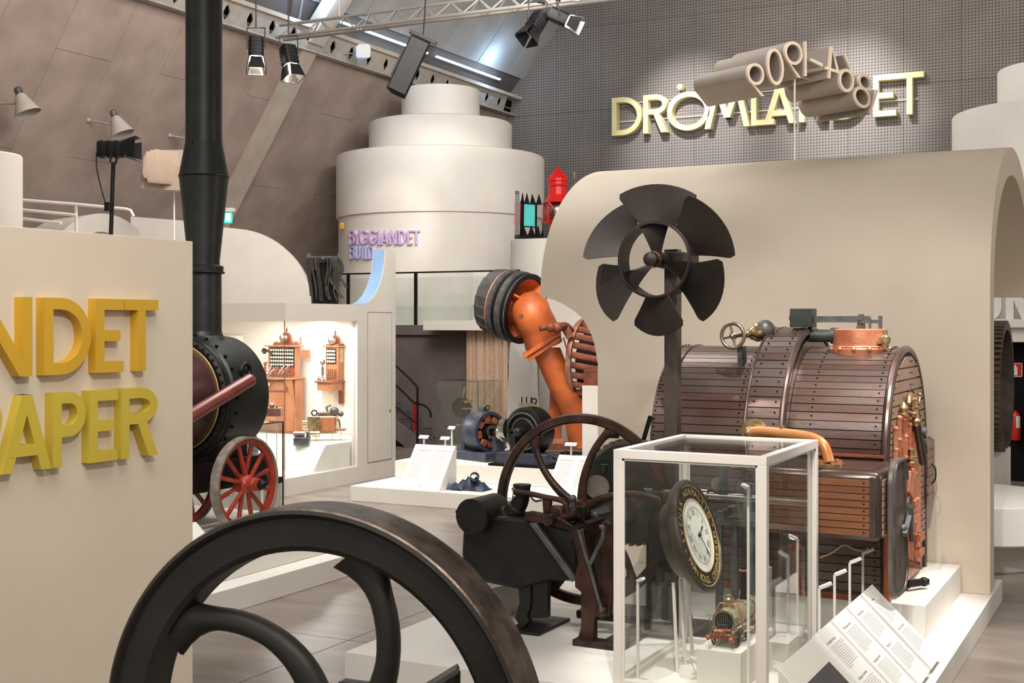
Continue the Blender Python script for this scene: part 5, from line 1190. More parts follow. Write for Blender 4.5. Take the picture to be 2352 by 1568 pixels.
xL = QY(1493, 1000, YN).x; xb0 = QY(1705, 980, YN-.17).x; xb1 = QY(1797, 980, YN-.17).x; xR = -2.0
shell(xL, xR, -.012, 'core', 'blackin')
shell(xb0, xb1, .16, 'band_core', 'blackin')
def planks(x0, x1, off, w, m, smax, s0=0.0, skip=None):
    s = s0; k = 0
    while s < smax:
        e = min(s+w, smax)-.007; mb = MB(); vs = []
        o2 = off+random.uniform(0, .004)
        for t in (s, (s+e)/2, e):
            y, z, n = arc_path(o2, t); y2, z2, _ = arc_path(o2-.02, t)
            vs.append(((y, z), (y2, z2)))
        poly = [v[0] for v in vs]+[v[1] for v in vs[::-1]]
        mb.prism([V(x0+.003, y, z) for y, z in poly], (x1-x0-.006, 0, 0))
        obj('plank', mb, m, bo, ang=50); s += w; k += 1
        yield (s-w/2)
tot = (ZS-ZBs)+PI*BR; bolts = MB()
def bolt_at(x, off, s):
    y, z, n = arc_path(off, s); c = V(x, y, z); nn = V(0, n[0], n[1])
    bolts.lathe(c, nn, [(.008, -.002), (.008, .004), (.005, .008), (0, .009)], 8)
for s in planks(xL+.14, xb0, .008, .072, 'plank', tot+.1):
    bolt_at(xb0-.1, .012, s)
for s in planks(xL, xL+.135, .012, .072, 'plank', tot+.1): bolt_at(xL+.03, .015, s)
for s in planks(xb0+.02, xb1-.03, .175, .078, 'plank', tot+.1): bolt_at(xb0+.07, .18, s); bolt_at(xb1-.08, .18, s)
for s in planks(xb1, xR-.05, .008, .072, 'plank', tot+.1, .0): bolt_at(xb1+.18, .012, s); bolt_at(xR-.1, .012, s)
obj('bolts', bolts, 'black', bo, kind='stuff')
def rim(x, off, r, m='bband', w=None):
    pts = [V(x, y, z) for y, z in outline(off, 60)]; obj('rim_band', MB().tube(pts, r, 10), m, bo)
rim(xb1-.02, .155, .03); rim(xb0+.01, .17, .014); rim(xR-.02, -.005, .034); rim(xL+.137, .012, .012)
A = [V(xb1-.03, y, z) for y, z in outline(.165, 60)]; B = [V(xb1-.03, y, z) for y, z in outline(0.0, 60)]
obj('band_side', MB().strip(A, B, (.03, 0, 0)), 'bband', bo)
# front face
obj('front_plate', MB().prism([V(xR-.03, y, z) for y, z in outline(-.03, 60)], (.02, 0, 0)), 'plankd', bo)
# horizontal facing planks on the front, left and right of the pointed opening
def half_w(z):    # outer half width of the arch at z
    return BR-.05 if z < ZS else math.sqrt(max(0, (BR-.05)**2-(z-ZS)**2))
LB = sorted([(QX(x, y, xR).z, QX(x, y, xR).y) for x, y in ((2090, 895), (2082, 905), (2070, 943), (2061, 990), (2055, 1045), (2050, 1100))])
RB = sorted([(QX(x, y, xR).z, QX(x, y, xR).y) for x, y in ((2090, 895), (2097, 903), (2105, 925), (2110, 960), (2112, 1040), (2112, 1200))])
oz1 = LB[-1][0]; YA = LB[-1][1]
def interp(T_, z):
    if z <= T_[0][0]: return T_[0][1]
    for (z0, y0), (z1, y1) in zip(T_, T_[1:]):
        if z <= z1: return y0+(y1-y0)*(z-z0)/(z1-z0)
    return T_[-1][1]
def YL(z): return max(interp(LB, z), YN+.1) if z < oz1 else YA
def YRt(z): return interp(RB, z) if z < oz1 else YA
z = .72; face_pl = []
while z < ZS+BR-.1:
    a, b = z, z+.092
    for sgn in (-1, 1):
        fI = YL if sgn < 0 else YRt
        g_ = .006 if a >= oz1 else .014
        i0, i1 = fI(a)+sgn*g_, fI(b)+sgn*g_
        o0, o1 = YC+sgn*half_w(a), YC+sgn*half_w(b)
        if (o1-i1)*sgn > .04 and (o0-i0)*sgn > .04:
            obj('face_plank', MB().prism([V(xR-.01, i0, a), V(xR-.01, o0, a), V(xR-.01, o1, b-.007), V(xR-.01, i1, b-.007)], (.018, 0, 0)), 'plankf', bo)
            face_pl += [V(xR+.008, o0-sgn*.04, a+.045), V(xR+.008, i0+sgn*.035, a+.045)]
    z += .1
fb = MB(); 
for p in face_pl: fb.lathe(p, EX, [(.008, 0), (.008, .004), (0, .008)], 8)
obj('face_bolts', fb, 'black', bo, kind='stuff')
zz_ = [ZS-.1+(oz1-ZS+.1)*i/16 for i in range(17)]
cp = [V(xR, YN+.1, .5)]+[V(xR, YL(z), z) for z in zz_]+[V(xR, YRt(z), z) for z in zz_[-2::-1]]+[V(xR, YRt(1.), .5)]
obj('copper_front', MB().prism(cp, (.012, 0, 0)), 'copper', bo)
obj('opening_rim', MB().tube(cp[1:-1], .016, 8), 'blackin', bo)
def F(px, py, o=0): return QX(px, py, xR+o)
for i, (xa, ya, yb) in enumerate(((2058, 985, 1080), (2066, 960, 1060), (2074, 965, 1150), (2081, 955, 1050), (2089, 975, 1290), (2097, 985, 1080), (2084, 1190, 1290), (2092, 1190, 1290), (2100, 1200, 1290))):
    a, b = F(xa, ya, .03), F(xa-1, yb, .03); obj('stay_rib', MB().bar(a, b, .03, .03), 'copper', bo)
    for k in range(3): obj('stay_nut', MB().ball(a+(b-a)*(k/2), .024, n=8, m=6), 'copper', bo)
def valve(px, py, o=.05, s=.8, flip=1, name='brass_cock'):
    c = F(px, py, o)
    mb = MB().cyl(c-EX*.05, c+EX*.03, .02*s).ball(c, .04*s, n=12).lathe(c+EZ*.03*s, EZ, [(.02, 0), (.05, .02), (.055, .035), (.02, .05), (.018, .08), (.04, .09), (.045, .1), (0, .12)], 14).bar(c-EY*.12*s, c+EY*.1*s, .025*s)
    mb.tube(bez([c+EZ*.1*s*flip, c+V(.02, .1, .16*flip)*s, c+V(.02, .22, .1*flip)*s, c+V(.02, .3, .17*flip)*s], 6), .012*s, 8).ball(c+V(.02, .3, .19*flip)*s, .022*s, n=8)
    obj(name, mb, 'brass', bo)
valve(2097, 950); valve(2093, 1064, flip=-1); 
c = F(2076, 941, .05); obj('pressure_knob', MB().cyl(c-EX*.05, c, .014).lathe(c-EZ*.02, EZ, [(0, -.03), (.035, -.015), (.02, .0), (.042, .035), (.028, .06), (0, .09)], 16).bar(c, F(2104, 951, .05), .02), 'brass', bo)
obj('top_pipe', MB().tube(bez([F(2088, 905, .02), F(2088, 918, .04), F(2096, 919, .05), F(2100, 915, .05), F(2100, 905, .05)], 5), .016, 8).cyl(F(2087, 926, .05), F(2088, 910, .05), .02), 'brass', bo)
a, b = F(2104, 968, .07), F(2120, 1062, .07); a2 = a+EX*.0
obj('gauge_tube', MB().cyl(a, b, .035, n=12), 'clockd', bo, 'dark bronze water gauge tube'); 
obj('gauge_ball', MB().ball(a, .042, n=12), 'brass', bo)
obj('gauge_fittings', MB().bar(a-EX*.07, a+EX*.01, .03), 'brass', bo)
for (px, py) in ((2128, 992), (2130, 1012), (2133, 1030)):
    c = F(px, py, .1); obj('handle_disc', MB().cyl(c-EX*.03, c+EX*.0, .042, n=20).cyl(c-EX*.09, c-EX*.02, .012, n=6), 'screen', bo)
c = F(2088, 1107, .1); obj('try_cock', MB().cyl(F(2078, 1105, .01), F(2100, 1107, .05), .02).ball(F(2100, 1107, .05), .03, n=12).ball(F(2082, 1106, .03), .026, n=12), 'brass', bo)
obj('fire_door', MB().prism([F(x, y, .03) for x, y in ((2078, 1080), (2092, 1082), (2096, 1120), (2086, 1150), (2076, 1130))], (.05, 0, 0)).obox(F(2098, 1160, .06), EX*.08, EY*.22, EZ*.12).obox(F(2090, 1175, .08), EX*.08, EY*.3, EZ*.04), 'copper', bo, bevel=.008)
obj('door_latches', MB().bar(F(2080, 1158, .1), F(2100, 1168, .1), .03).bar(F(2084, 1150, .1), F(2090, 1175, .1), .025).torus(F(2086, 1160, .1), EX, .06, .014, 20, 6), 'greym', bo)
obj('lower_plate', MB().prism([F(x, y, .02) for x, y in ((2068, 1195), (2108, 1180), (2107, 1285), (2070, 1300))], (.02, 0, 0)), 'copper', bo)
for py in (1232, 1268): obj('hinge', MB().obox(F(2108, py, .06), EX*.08, EY*.2, EZ*.06).cyl(F(2113, py-12, .08), F(2113, py+12, .08), .022, n=8), 'copper', bo)
tl_ = [F(2068, 1287, .06), F(2112, 1303, .06)]
obj('toothed_bar', MB().bar(tl_[0], tl_[1], .05, .03), 'rust', bo)
for k in range(7): p = tl_[0]+(tl_[1]-tl_[0])*((k+.5)/7); obj('tooth', MB().obox(p+EZ*.025, EX*.03, EY*.05, EZ*.035), 'rust', bo)
# far-side box, and the steel door standing on the front
fbx = [(YF+.02, 1.02), (YF+.02, 1.62), (YF+.16, 1.66), (YF+.235, 1.6), (YF+.235, 1.08)]
y0f = YF-.12
obj('far_box', MB().box(-2.9, -1.97, y0f, YF+.235, 1.02, 1.64), 'bband', bo, bevel=.03)
for k in range(7):
    za = 1.05+k*.082; obj('face_plank', MB().box(-1.972, -1.955, y0f+.02, YF+.215, za, za+.075), 'plankf', bo)
obj('far_box_handle', MB().tube(bez([V(-1.955, 12.2, 1.22), V(-1.92, 12.2, 1.26), V(-1.92, 12.2, 1.36), V(-1.955, 12.2, 1.4)], 4), .008, 6), 'iron', bo)
da, db_ = QX(2046, 1200, -1.84), QX(2078, 1200, -1.84); dz1, dz0 = QX(2060, 1054, -1.84).z, QX(2060, 1368, -1.84).z
w_, h_ = db_.y-da.y, dz1-dz0; dc = V(-1.87, (da.y+db_.y)/2, (dz0+dz1)/2+.0)
if dz0 < .47: dz0 = .475; h_ = dz1-dz0; dc.z = (dz0+dz1)/2
obj('steel_door', MB().prism([dc+EY*x+EZ*y for x, y in rrect(w_, h_, .18, 8)], (.05, 0, 0)), 'gear', bo, 'rounded grey steel fire door', bevel=.012)
obj('door_lip', MB().tube([dc+V(.05, 0, 0)+EY*x+EZ*y for x, y in rrect(w_-.03, h_-.03, .17, 8)]+[dc+V(.05, w_/2-.185, h_/2-.015)], .014, 8), 'greym', bo)
obj('door_handle', MB().ball(dc+V(.06, .05, -.02), .035, n=12).bar(dc+V(.08, .0, -.06), dc+V(.08, .22, .06), .035).bar(dc+V(.09, .22, .12), dc+V(.09, .22, -.14), .035, .03), 'greym', bo)
obj('front_valve', MB().lathe(V(-1.96, YN+.04, .8), EZ, [(.04, 0), (.06, .02), (.06, .06), (.045, .07), (.045, .12), (.06, .13), (.06, .18), (.03, .2), (.03, .27)], 16), 'copper', bo)
obj('front_edge', MB().box(-2.03, -1.98, YN-.03, YN+.05, ZBs, 1.02), 'orange', bo, bevel=.01)
obj('drain_cock', MB().bar((-1.95, 10.95, .52), (-1.82, 11.15, .52), .05).ball((-1.84, 11.12, .52), .04), 'iron', bo)
# near-side box
bx0, bx1, by0, bz0, bz1 = -2.3, -1.95, 9.56, 1.07, 1.60
x0b = -2.38
bz1 = QY(1980, 1085, 9.56).z; bz0 = QY(1980, 1243, 9.56).z; bx1 = QY(2019, 1150, 9.56).x+.03
obj('side_box', MB().box(x0b+.0, bx1-.02, by0+.015, YN, bz0, bz1), 'bband', bo, 'bronze-edged box with orange-brown planks', bevel=.045)
n = 8; hh = (bz1-.06-bz0-.03)/n
for k in range(n):
    za = bz0+.04+k*hh
    obj('box_plank', MB().box(x0b+.03, bx1-.1, by0-.002, by0+.02, za, za+hh-.007), 'planko', bo)
    obj('box_bolt', MB().lathe((bx1-.14, by0-.002, za+hh/2), -EY, [(.007, 0), (.007, .004), (0, .006)], 8), 'black', bo)
    obj('face_plank', MB().box(bx1-.022, bx1-.008, by0+.06, 9.97, za, za+hh-.007), 'plankf', bo)
for k in range(5): obj('top_plank', MB().box(x0b, bx1-.1, by0+.14+k*.13, by0+.264+k*.13, bz1-.003, bz1+.006), 'plank', bo)
obj('corner_edge', MB().box(bx1-.1, bx1-.05, by0-.006, by0+.02, bz0+.02, bz1-.03), 'bband', bo, bevel=.006)
obj('box_handle', MB().tube(bez([V(bx1-.008, 9.8, 1.2), V(bx1+.03, 9.8, 1.24), V(bx1+.03, 9.8, 1.33), V(bx1-.008, 9.8, 1.37)], 4), .009, 6), 'steel', bo)
obj('wood_ledge', MB().box(xb1, xR-.02, YN-.06, YN-.01, bz1+.03, bz1+.05), 'woodd', bo)
obj('hanging_wire', MB().tube(bez([QY(1884, 1280, YN-.1), QY(1910, 1270, YN-.1), QY(1938, 1252, YN-.1), QY(1965, 1262, YN-.1), QY(1985, 1265, YN-.1), QY(1994, 1258, YN-.1)], 6), .006, 6), 'cord', bo)
obj('base_beam', MB().box(xL, xR-.02, YN-.03, YN-.012, ZBs, ZBs+.05), 'rust', bo, 'rust-red base strip')
# safety valve gear on top
ytop = YC-.1
def U(px, py, dy=0): return QY(px, py, YC-.12+dy)
k0 = QY(1975, 776, YC-.1)
obj('valve_body', MB().lathe((k0.x, YC-.1, 2.4), EZ, [(.24, 0), (.25, .07), (.24, .09), (.225, .1), (.22, .235), (.2, .245), (0, .245)], 40), 'copper', bo)
obj('valve_flange', MB().torus((k0.x, YC-.1, 2.49), EZ, .235, .012, 40, 6), 'copper', bo)
for k in range(12):
    a = 2*PI*k/12; c = V(k0.x+.245*math.cos(a), YC-.1+.245*math.sin(a), 2.47); obj('flange_nut', MB().ball(c, .022, n=8, m=6), 'copper', bo)
a, b = U(1848, 771), U(1925, 771); obj('steam_pipe', MB().cyl(a, b, .055).cyl(b-EX*.06, b, .07), 'green', bo)
a, b = U(1868, 733), U(1998, 736); a2 = V(b.x, b.y, a.z)
obj('lever_bar', MB().obox((a+a2)/2, EX*(b.x-a.x), EY*.02, EZ*.055).obox(V(b.x+.0, b.y, a.z-.02), EX*.16, EY*.05, EZ*.03), 'greym', bo)
c = U(1845, 730); obj('lever_weight', MB().obox(c, EX*.2, EY*.16, EZ*.165).cyl(c-EX*.12, c-EX*.1, .03), 'green', bo, 'dark green cast weight', bevel=.006)
obj('lever_fork', MB().prism([U(1965, 762), U(1985, 762), U(1985, 735), U(1970, 735)], (0, .05, 0)).obox(U(1998, 748, -.05), EX*.02, EY*.02, EZ*.14).obox(U(2022, 760, -.03), EX*.03, EY*.02, EZ*.26).obox(U(1978, 728), EX*.04, EY*.06, EZ*.05), 'greym', bo)
c = U(2033, 785, -.1); obj('small_cock', MB().lathe(c-EZ*.06, EZ, [(.03, 0), (.03, .04), (.045, .06), (.045, .1), (.02, .12), (.02, .16)], 14).bar(c, c-V(.06, .02, 0), .03), 'brass', bo)
# hand wheel
hw = QY(1683, 771, 10.55); dirw = V(-.35, -.92, .12).normalized()
dirw = V(-.15, -1, 0).normalized()
def handwheel(par, c, ax, R, r, n=4, m='nickel', a0=.25):
    u, w = frame(ax)
    obj('wheel_rim', MB().torus(c, ax, R, r, 48, 12), m, par)
    for k in range(n):
        a = a0+2*PI*k/n; d = u*math.cos(a)+w*math.sin(a); obj('wheel_spoke', MB().cyl(c+d*r, c+d*R, r*.85, r*.55, 10), m, par)
    obj('wheel_hub', MB().lathe(c-ax*.03, ax, [(.02, 0), (.03, .0), (.032, .03), (.018, .045), (.02, .06), (0, .07)], 16), m, par)
handwheel(bo, hw, dirw, .105, .016)
e = QY(1738, 764, 10.95)
obj('wheel_stem', MB().cyl(hw, hw+(e-hw)*.9, .02), 'nickel', bo)
obj('stop_valve', MB().lathe(hw+(e-hw)*.5, e-hw, [(.02, 0), (.035, .02), (.03, .1), (.06, .14), (.065, .2), (.08, .22), (.08, .3), (.05, .32), (.05, .5)], 20), 'brass', bo)
obj('valve_bonnet', MB().ball(e+V(.06, .05, .03), .085), 'greym', bo)
bk = QY(1696, 830, 10.62)
obj('valve_bracket', MB().prism([QY(1692, 795, 10.6), QY(1704, 795, 10.6), QY(1706, 830, 10.6), QY(1699, 842, 10.6), QY(1695, 840, 10.6)], (0, .12, 0)), 'greym', bo)
# copper steam pipe from the band to the box
a0 = QY(1730, 990, YN-.22)
obj('brass_flange', MB().cyl(a0+EY*.06, a0, .1, n=32).cyl(a0, a0-EY*.03, .06), 'brass', bo)
pp = [QY(1722, 993, YN-.26), QY(1745, 990, YN-.3), QY(1790, 994, YN-.36), QY(1840, 1000, YN-.42), QY(1872, 1008, YN-.46), QY(1893, 1025, YN-.5), V(QY(1905, 1046, YN-.52).x, YN-.52, bz1+.03)]
obj('copper_pipe', MB().tube(bez(pp, 7), .042, 14), 'pipe', bo)
obj('pipe_stud', MB().cyl(QY(1797, 992, YN-.37)+EZ*.02, QY(1797, 984, YN-.37)+EZ*.025, .02), 'brass', bo)
obj('pipe_end', MB().ball(pp[0], .05), 'brass', bo)
obj('pipe_flange', MB().cyl(V(pp[-1].x, YN-.52, bz1+.004), V(pp[-1].x, YN-.52, bz1+.022), .11, n=32), 'brass', bo)
for k in range(6): a = PI*k/3; obj('flange_bolt', MB().cyl(V(pp[-1].x+.085*math.cos(a), YN-.52+.085*math.sin(a), bz1+.02), V(pp[-1].x+.085*math.cos(a), YN-.52+.085*math.sin(a), bz1+.05), .016, n=6), 'copper', bo)
obj('stay_rod', MB().bar(QY(1478, 1010, YN), QY(1494, 955, YN), .03), 'black', bo)

# ================================================================ PROPELLER ON MAST
MX = QY(1546, 800, 9.9).x
mp = thing('ship_propeller', (MX, 9.9, .2), 'dark bronze six-bladed ring propeller on a square steel mast, before the vault', 'propeller')
mt = QY(1546, 573, 9.9).z
obj('mast', MB().box(MX-.055, MX+.055, 9.84, 9.95, .22, mt), 'mast', mp, bevel=.003)
obj('base_plate', MB().box(MX-.3, MX+.34, 9.5, 10.2, .202, .22), 'mast', mp, bevel=.003)
for s1 in (-1, 1): obj('base_gusset', MB().prism([V(MX+s1*.055, 9.89, .22), V(MX+s1*.2, 9.89, .22), V(MX+s1*.055, 9.89, .6)], (0, .012, 0)), 'screen', mp)
pc = QY(1511, 597, 9.55); na = -EY
M['prop'] = mat('dark_propeller_bronze', (58, 48, 41), .45, .4, c2=(42, 37, 36), scale=3, bump=.08, bscale=60)
RI, RO = .285, .6
obj('ring', MB().lathe(pc, na, [(RI, -.1), (RI+.022, -.1), (RI+.022, .09), (RI+.01, .1), (RI, .1)], 72, close=True), 'prop', mp)
obj('hub', MB().lathe(pc-na*.24, na, [(0, 0), (.055, 0), (.06, .05), (.06, .3), (.055, .36), (.06, .38), (.055, .42), (.02, .44), (0, .44)], 28), 'prop', mp)
obj('hub_ring', MB().torus(pc+na*.1, na, .061, .006, 28, 6), 'brass', mp)
obj('hub_block', MB().box(pc.x-.05, pc.x+.15, 9.72, 9.86, pc.z-.06, pc.z+.07), 'prop', mp, bevel=.01)
SGN = 1
for k in range(3):
    a = math.radians(100+120*k-4); er = V(math.cos(a), 0, math.sin(a)); et = V(-math.sin(a), 0, math.cos(a)); rows = []
    for i in range(7):
        r = .04+(RI-.03)*i/6; hwid = .04+.085*(i/6)**1.2; p_ = math.radians(55-25*i/6)*SGN
        ch = et*math.cos(p_)+na*math.sin(p_); rows.append([pc+er*r+ch*hwid*(j/3-1) for j in range(7)])
    obj('inner_vane', MB().solidgrid(rows, na*.012), 'prop', mp, ang=60)
for k in range(6):
    a0 = math.radians(90+60*k); rows = []
    er = V(math.cos(a0), 0, math.sin(a0)); et = V(-math.sin(a0), 0, math.cos(a0)); p_ = math.radians(31)*SGN
    ch = et*math.cos(p_)+na*math.sin(p_)
    for i in range(10):
        u = i/9; r = RI+.005+(RO-RI)*u; hwd = math.radians(27+7*u); row = []
        if i == 9: hwd *= .9
        if i == 8: hwd *= .985
        for j in range(13):
            c = (j/12*2-1)*hwd; rr = r if abs(c) < 1e9 else r
            row.append(pc+er*(rr*math.cos(c))+ch*(rr*math.sin(c))+na*(.03*(1-u)*math.cos(c*2)))
        rows.append(row)
    obj('blade', MB().solidgrid(rows, -na*.014), 'prop', mp, ang=50, bevel=.004)

# ================================================================ HORIZONTAL ENGINE WITH BROWN FLYWHEEL
EY0 = 9.12
def c2(x, y): return 1000+x/2.75, 930+y/2.75
def E(x, y, Y=EY0): return QY(*c2(x, y), Y)
fwc = QY(1337, 1169, 9.72)
en = thing('old_engine', (fwc.x, 9.3, .2), 'small black and rust-brown horizontal engine with large curved-spoke flywheel', 'engine')
def pl(poly, Y, dep, name, m, bevel=.008, **k): return obj(name, MB().prism([E(x, y, Y) for x, y in poly], (0, dep, 0)), m, en, bevel=bevel, **k)
pl([(168, 690), (190, 690), (560, 715), (700, 735), (900, 800), (890, 1115), (720, 1110), (520, 1165), (330, 1128), (215, 1105), (175, 1050), (162, 940), (170, 780)], 9.16, .38, 'body_casting', 'irong', .03)
c = E(500, 900, 9.16); obj('cylinder_bulge', MB().lathe(E(620, 920, 9.36)-EZ*.22, EZ, [(.0, 0), (.15, .0), (.17, .03), (.17, .4), (.13, .46), (0, .47)], 32), 'irong', en)
a = E(225, 705, 9.02); obj('valve_drum', MB().lathe(a, EY, [(0, 0), (.135, 0), (.142, .01), (.142, .42), (.13, .43), (0, .43)], 40), 'irong', en)
obj('drum_flange', MB().torus(a+EY*.01, EY, .138, .008, 40, 6).bar(a+V(-.15, .02, .03), a+V(.12, .02, .03), .02), 'irong', en)
obj('exhaust_elbow', MB().tube(bez([E(440, 720, 9.3), E(480, 690, 9.3), E(520, 640, 9.3), E(540, 590, 9.3), E(547, 512, 9.3)], 6), [.1]*6+[.085]*6+[.07]*13, 20), 'irong', en)
obj('elbow_flange', MB().cyl(E(547, 515, 9.3), E(547, 500, 9.3), .074, n=28), 'iron', en)
obj('drip_cock', MB().cyl(E(485, 530, 9.22), E(515, 530, 9.25), .014).cyl(E(497, 520, 9.22), E(497, 560, 9.22), .012).ball(E(497, 575, 9.22), .018, n=8), 'brass', en)
obj('control_rod', MB().tube(bez([E(500, 545, 9.2), E(600, 560, 9.2), E(690, 580, 9.2), (E(790, 600, 9.2)), E(825, 630, 9.2), E(835, 680, 9.2)], 6), .022, 10).tube(bez([E(600, 575, 9.2), E(630, 605, 9.2), E(670, 600, 9.2)], 5), .009, 6), 'ironb', en)
pl([(672, 590), (722, 590), (718, 690), (680, 690)], 9.2, .06, 'guide_post', 'ironb')
pl([(560, 680), (600, 670), (700, 690), (790, 715), (900, 780), (890, 808), (740, 765), (600, 735), (560, 725)], 9.13, .05, 'crosshead_guide', 'ironb')
pl([(735, 690), (760, 678), (790, 690), (810, 740), (760, 745), (735, 720)], 9.2, .1, 'bearing_cap', 'ironb')
obj('piston_shaft', MB().cyl(E(795, 715, 9.22), E(900, 680, 9.22), .04), 'ironb', en)
obj('crank_shaft', MB().cyl(V(fwc.x, 9.05, fwc.z), V(fwc.x, 9.86, fwc.z), .045), 'ironb', en)
obj('crank_web', MB().obox(V(fwc.x, 9.25, fwc.z-.06), EX*.12, EY*.1, EZ*.3), 'ironb', en, bevel=.02)
pl([(590, 745), (630, 745), (885, 1095), (860, 1120)], 9.08, .04, 'diagonal_strut', 'greym', .005)
# legs
pl([(520, 1100), (600, 1100), (597, 1290), (575, 1330), (590, 1370), (545, 1420), (500, 1345), (528, 1250)], 9.2, .07, 'leg', 'irong')
pl([(612, 1100), (708, 1100), (706, 1345), (600, 1345), (595, 1320), (615, 1250)], 9.2, .07, 'leg', 'irong')
pl([(520, 1100), (708, 1100), (706, 1345), (600, 1345), (560, 1345), (528, 1250)], 9.5, .05, 'leg', 'irong')
f0 = E(500, 1400, 9.2); obj('foot_plate', MB().box(E(505, 1345, 9.3).x, E(715, 1345, 9.3).x, 9.12, 9.72, .202, .225), 'irong', en, bevel=.004)
pl([(862, 800), (930, 780), (965, 960), (1000, 1080), (1030, 1300), (1000, 1345), (1000, 1500), (890, 1500), (918, 1400), (918, 1180), (880, 1150), (878, 1080), (900, 1000)], 9.06, .08, 'leg', 'ironb')
pl([(1045, 740), (1090, 730), (1115, 760), (1118, 1060), (1095, 1340), (1085, 1330), (1040, 1200), (1042, 900), (1048, 800)], 9.12, .07, 'leg', 'ironb')
obj('side_rod', MB().tube([E(905, 790, 9.02), E(940, 920, 9.02), E(970, 1010, 9.02), E(1050, 1300, 9.02)], .014, 8).tube([E(1062, 768, 9.02), E(1055, 840, 9.02), E(975, 1005, 9.02)], .016, 8).tube([E(1035, 770, 9.0), E(1062, 768, 9.02)], .016, 8), 'greym', en)
obj('rod_foot', MB().ball(E(1050, 1310, 9.05), .05), 'ironb', en)
obj('lower_foot', MB().box(E(890, 1500, 9.06).x, E(1130, 1500, 9.06).x+.1, 8.98, 9.12, .202, .25).box(E(1040, 1500, 9.06).x, E(1130, 1500, 9.06).x+.1, 9.02, 9.6, .202, .24), 'ironb', en, bevel=.008)
pl([(560, 680), (850, 760), (940, 730), (940, 640), (900, 640), (880, 740), (800, 740)], 9.3, .06, 'main_frame_rail', 'irong')
obj('governor', MB().ball(E(868, 590, 9.5), .032).cyl(E(868, 590, 9.5), E(872, 650, 9.5), .022).bar(E(990, 680, 9.4), E(1110, 650, 9.4), .05).ball(E(1010, 690, 9.4), .04), 'greym', en)
obj('cross_beam', MB().box(E(880, 1000, 9.2).x, E(880, 1000, 9.2).x+.08, 9.1, 9.6, 1.0, 1.1), 'ironb', en)
# flywheel
FR = .797; fwl = thing
obj('flywheel_rim', MB().lathe(fwc, EY, [(FR-.08, -.022), (FR-.065, -.035), (FR-.01, -.035), (FR, -.02), (FR, .02), (FR-.01, .035), (FR-.065, .035), (FR-.08, .022)], 96, close=True), 'ironb', en)
for k in range(6):
    ae = math.radians(64+60*k); pts = []; rs = []
    for i in range(15):
        q = i/14; r = (FR-.065)*(1-q)+.05*q; a = ae+math.radians(30)*(1-r/FR)**.8
        if q < .02: a = ae
        pts.append(fwc+V(math.cos(a), 0, math.sin(a))*r); rs.append(.032+.024*max(0, 1-q*7)+.012*max(0, q*2-1))
    obj('flywheel_spoke', MB().tube(pts, rs, 14, fl=EY, ax=.027), 'ironb', en)
obj('flywheel_hub', MB().lathe(fwc-EY*.09, EY, [(.0, 0), (.075, 0), (.09, .02), (.09, .16), (.075, .18), (0, .18)], 28), 'ironb', en)

# geared machine between engine and boiler
gc_ = QY(1448, 1130, 10.1)
gm = thing('geared_machine', (gc_.x, 10.05, .2), 'dark green toothed wheel machine half hidden by the glass case', 'machine')
GR = .43
pts = []
for k in range(44):
    for dr, da in ((0, -.045), (.028, -.03), (.028, .03), (0, .045)):
        a = 2*PI*k/44+da; pts.append(gc_+V(math.cos(a), 0, math.sin(a))*(GR+dr))
obj('gear_wheel', MB().prism([p+EY*.0 for p in pts], (0, .07, 0)), 'gear', gm)
obj('green_disc', MB().lathe(gc_-EY*.02, EY, [(0, .0), (GR-.09, 0), (GR-.05, -.01), (GR-.02, -.01), (GR-.02, .05), (0, .05)], 64), 'green', gm)
obj('shaft_block', MB().obox(gc_+V(-.15, -.12, -.12), EX*.42, EY*.2, EZ*.22), 'greym', gm, bevel=.02)
obj('grey_cover', MB().cyl(QY(1372, 1118, 9.92), QY(1372, 1118, 9.84), .1, n=32), 'gear', gm)
obj('brass_clamp', MB().obox(QY(1388, 1078, 9.9), EX*.035, EY*.04, EZ*.06).cyl(QY(1380, 1068, 9.9), QY(1396, 1068, 9.9), .008), 'clockd', gm)
obj('stand', MB().box(gc_.x-.35, gc_.x-.27, 9.86, 10.25, .202, gc_.z).box(gc_.x+.1, gc_.x+.18, 10.2, 10.3, .202, gc_.z).box(gc_.x-.4, gc_.x+.25, 9.86, 10.3, .202, .26), 'iron', gm, bevel=.01)
# shaft machine seen through the case
rm = thing('roller_bench', (-3.0, 9.95, .2), 'polished roller machine on grey bench seen through the clock case', 'machine')
a, b = QY(1600, 1137, 9.85), QY(1742, 1152, 9.85); b = V(-2.42, 9.85, a.z)
obj('roller', MB().cyl(a, b, .035).cyl(a-EX*.02, a+EX*.1, .055), 'steel', rm)
obj('hand_drum', MB().cyl(QY(1655, 1110, 9.9)+EY*.06, QY(1655, 1110, 9.9)-EY*.06, .06, n=28).cyl(QY(1655, 1110, 9.9)-EY*.06, QY(1655, 1110, 9.9)-EY*.1, .02), 'steel', rm)
obj('bracket', MB().box(a.x+.2, a.x+.27, 9.82, 9.9, a.z+.02, a.z+.32).box(a.x+.4, a.x+.47, 9.82, 9.9, a.z-.1, a.z+.12), 'greym', rm)
obj('bench_rail', MB().box(MX+.1, -2.42, 9.7, 9.78, a.z-.2, a.z-.16).box(MX+.1, -2.42, 10.1, 10.18, a.z-.2, a.z-.16), 'steel', rm)
for xx in (MX+.42, -2.95):
    obj('cross_bar', MB().box(xx, xx+.05, 9.72, 10.17, a.z-.16, a.z-.1), 'greym', rm)
    for yy in (9.72, 10.12): obj('bench_leg', MB().box(xx, xx+.05, yy, yy+.05, .202, a.z-.2), 'greym', rm)

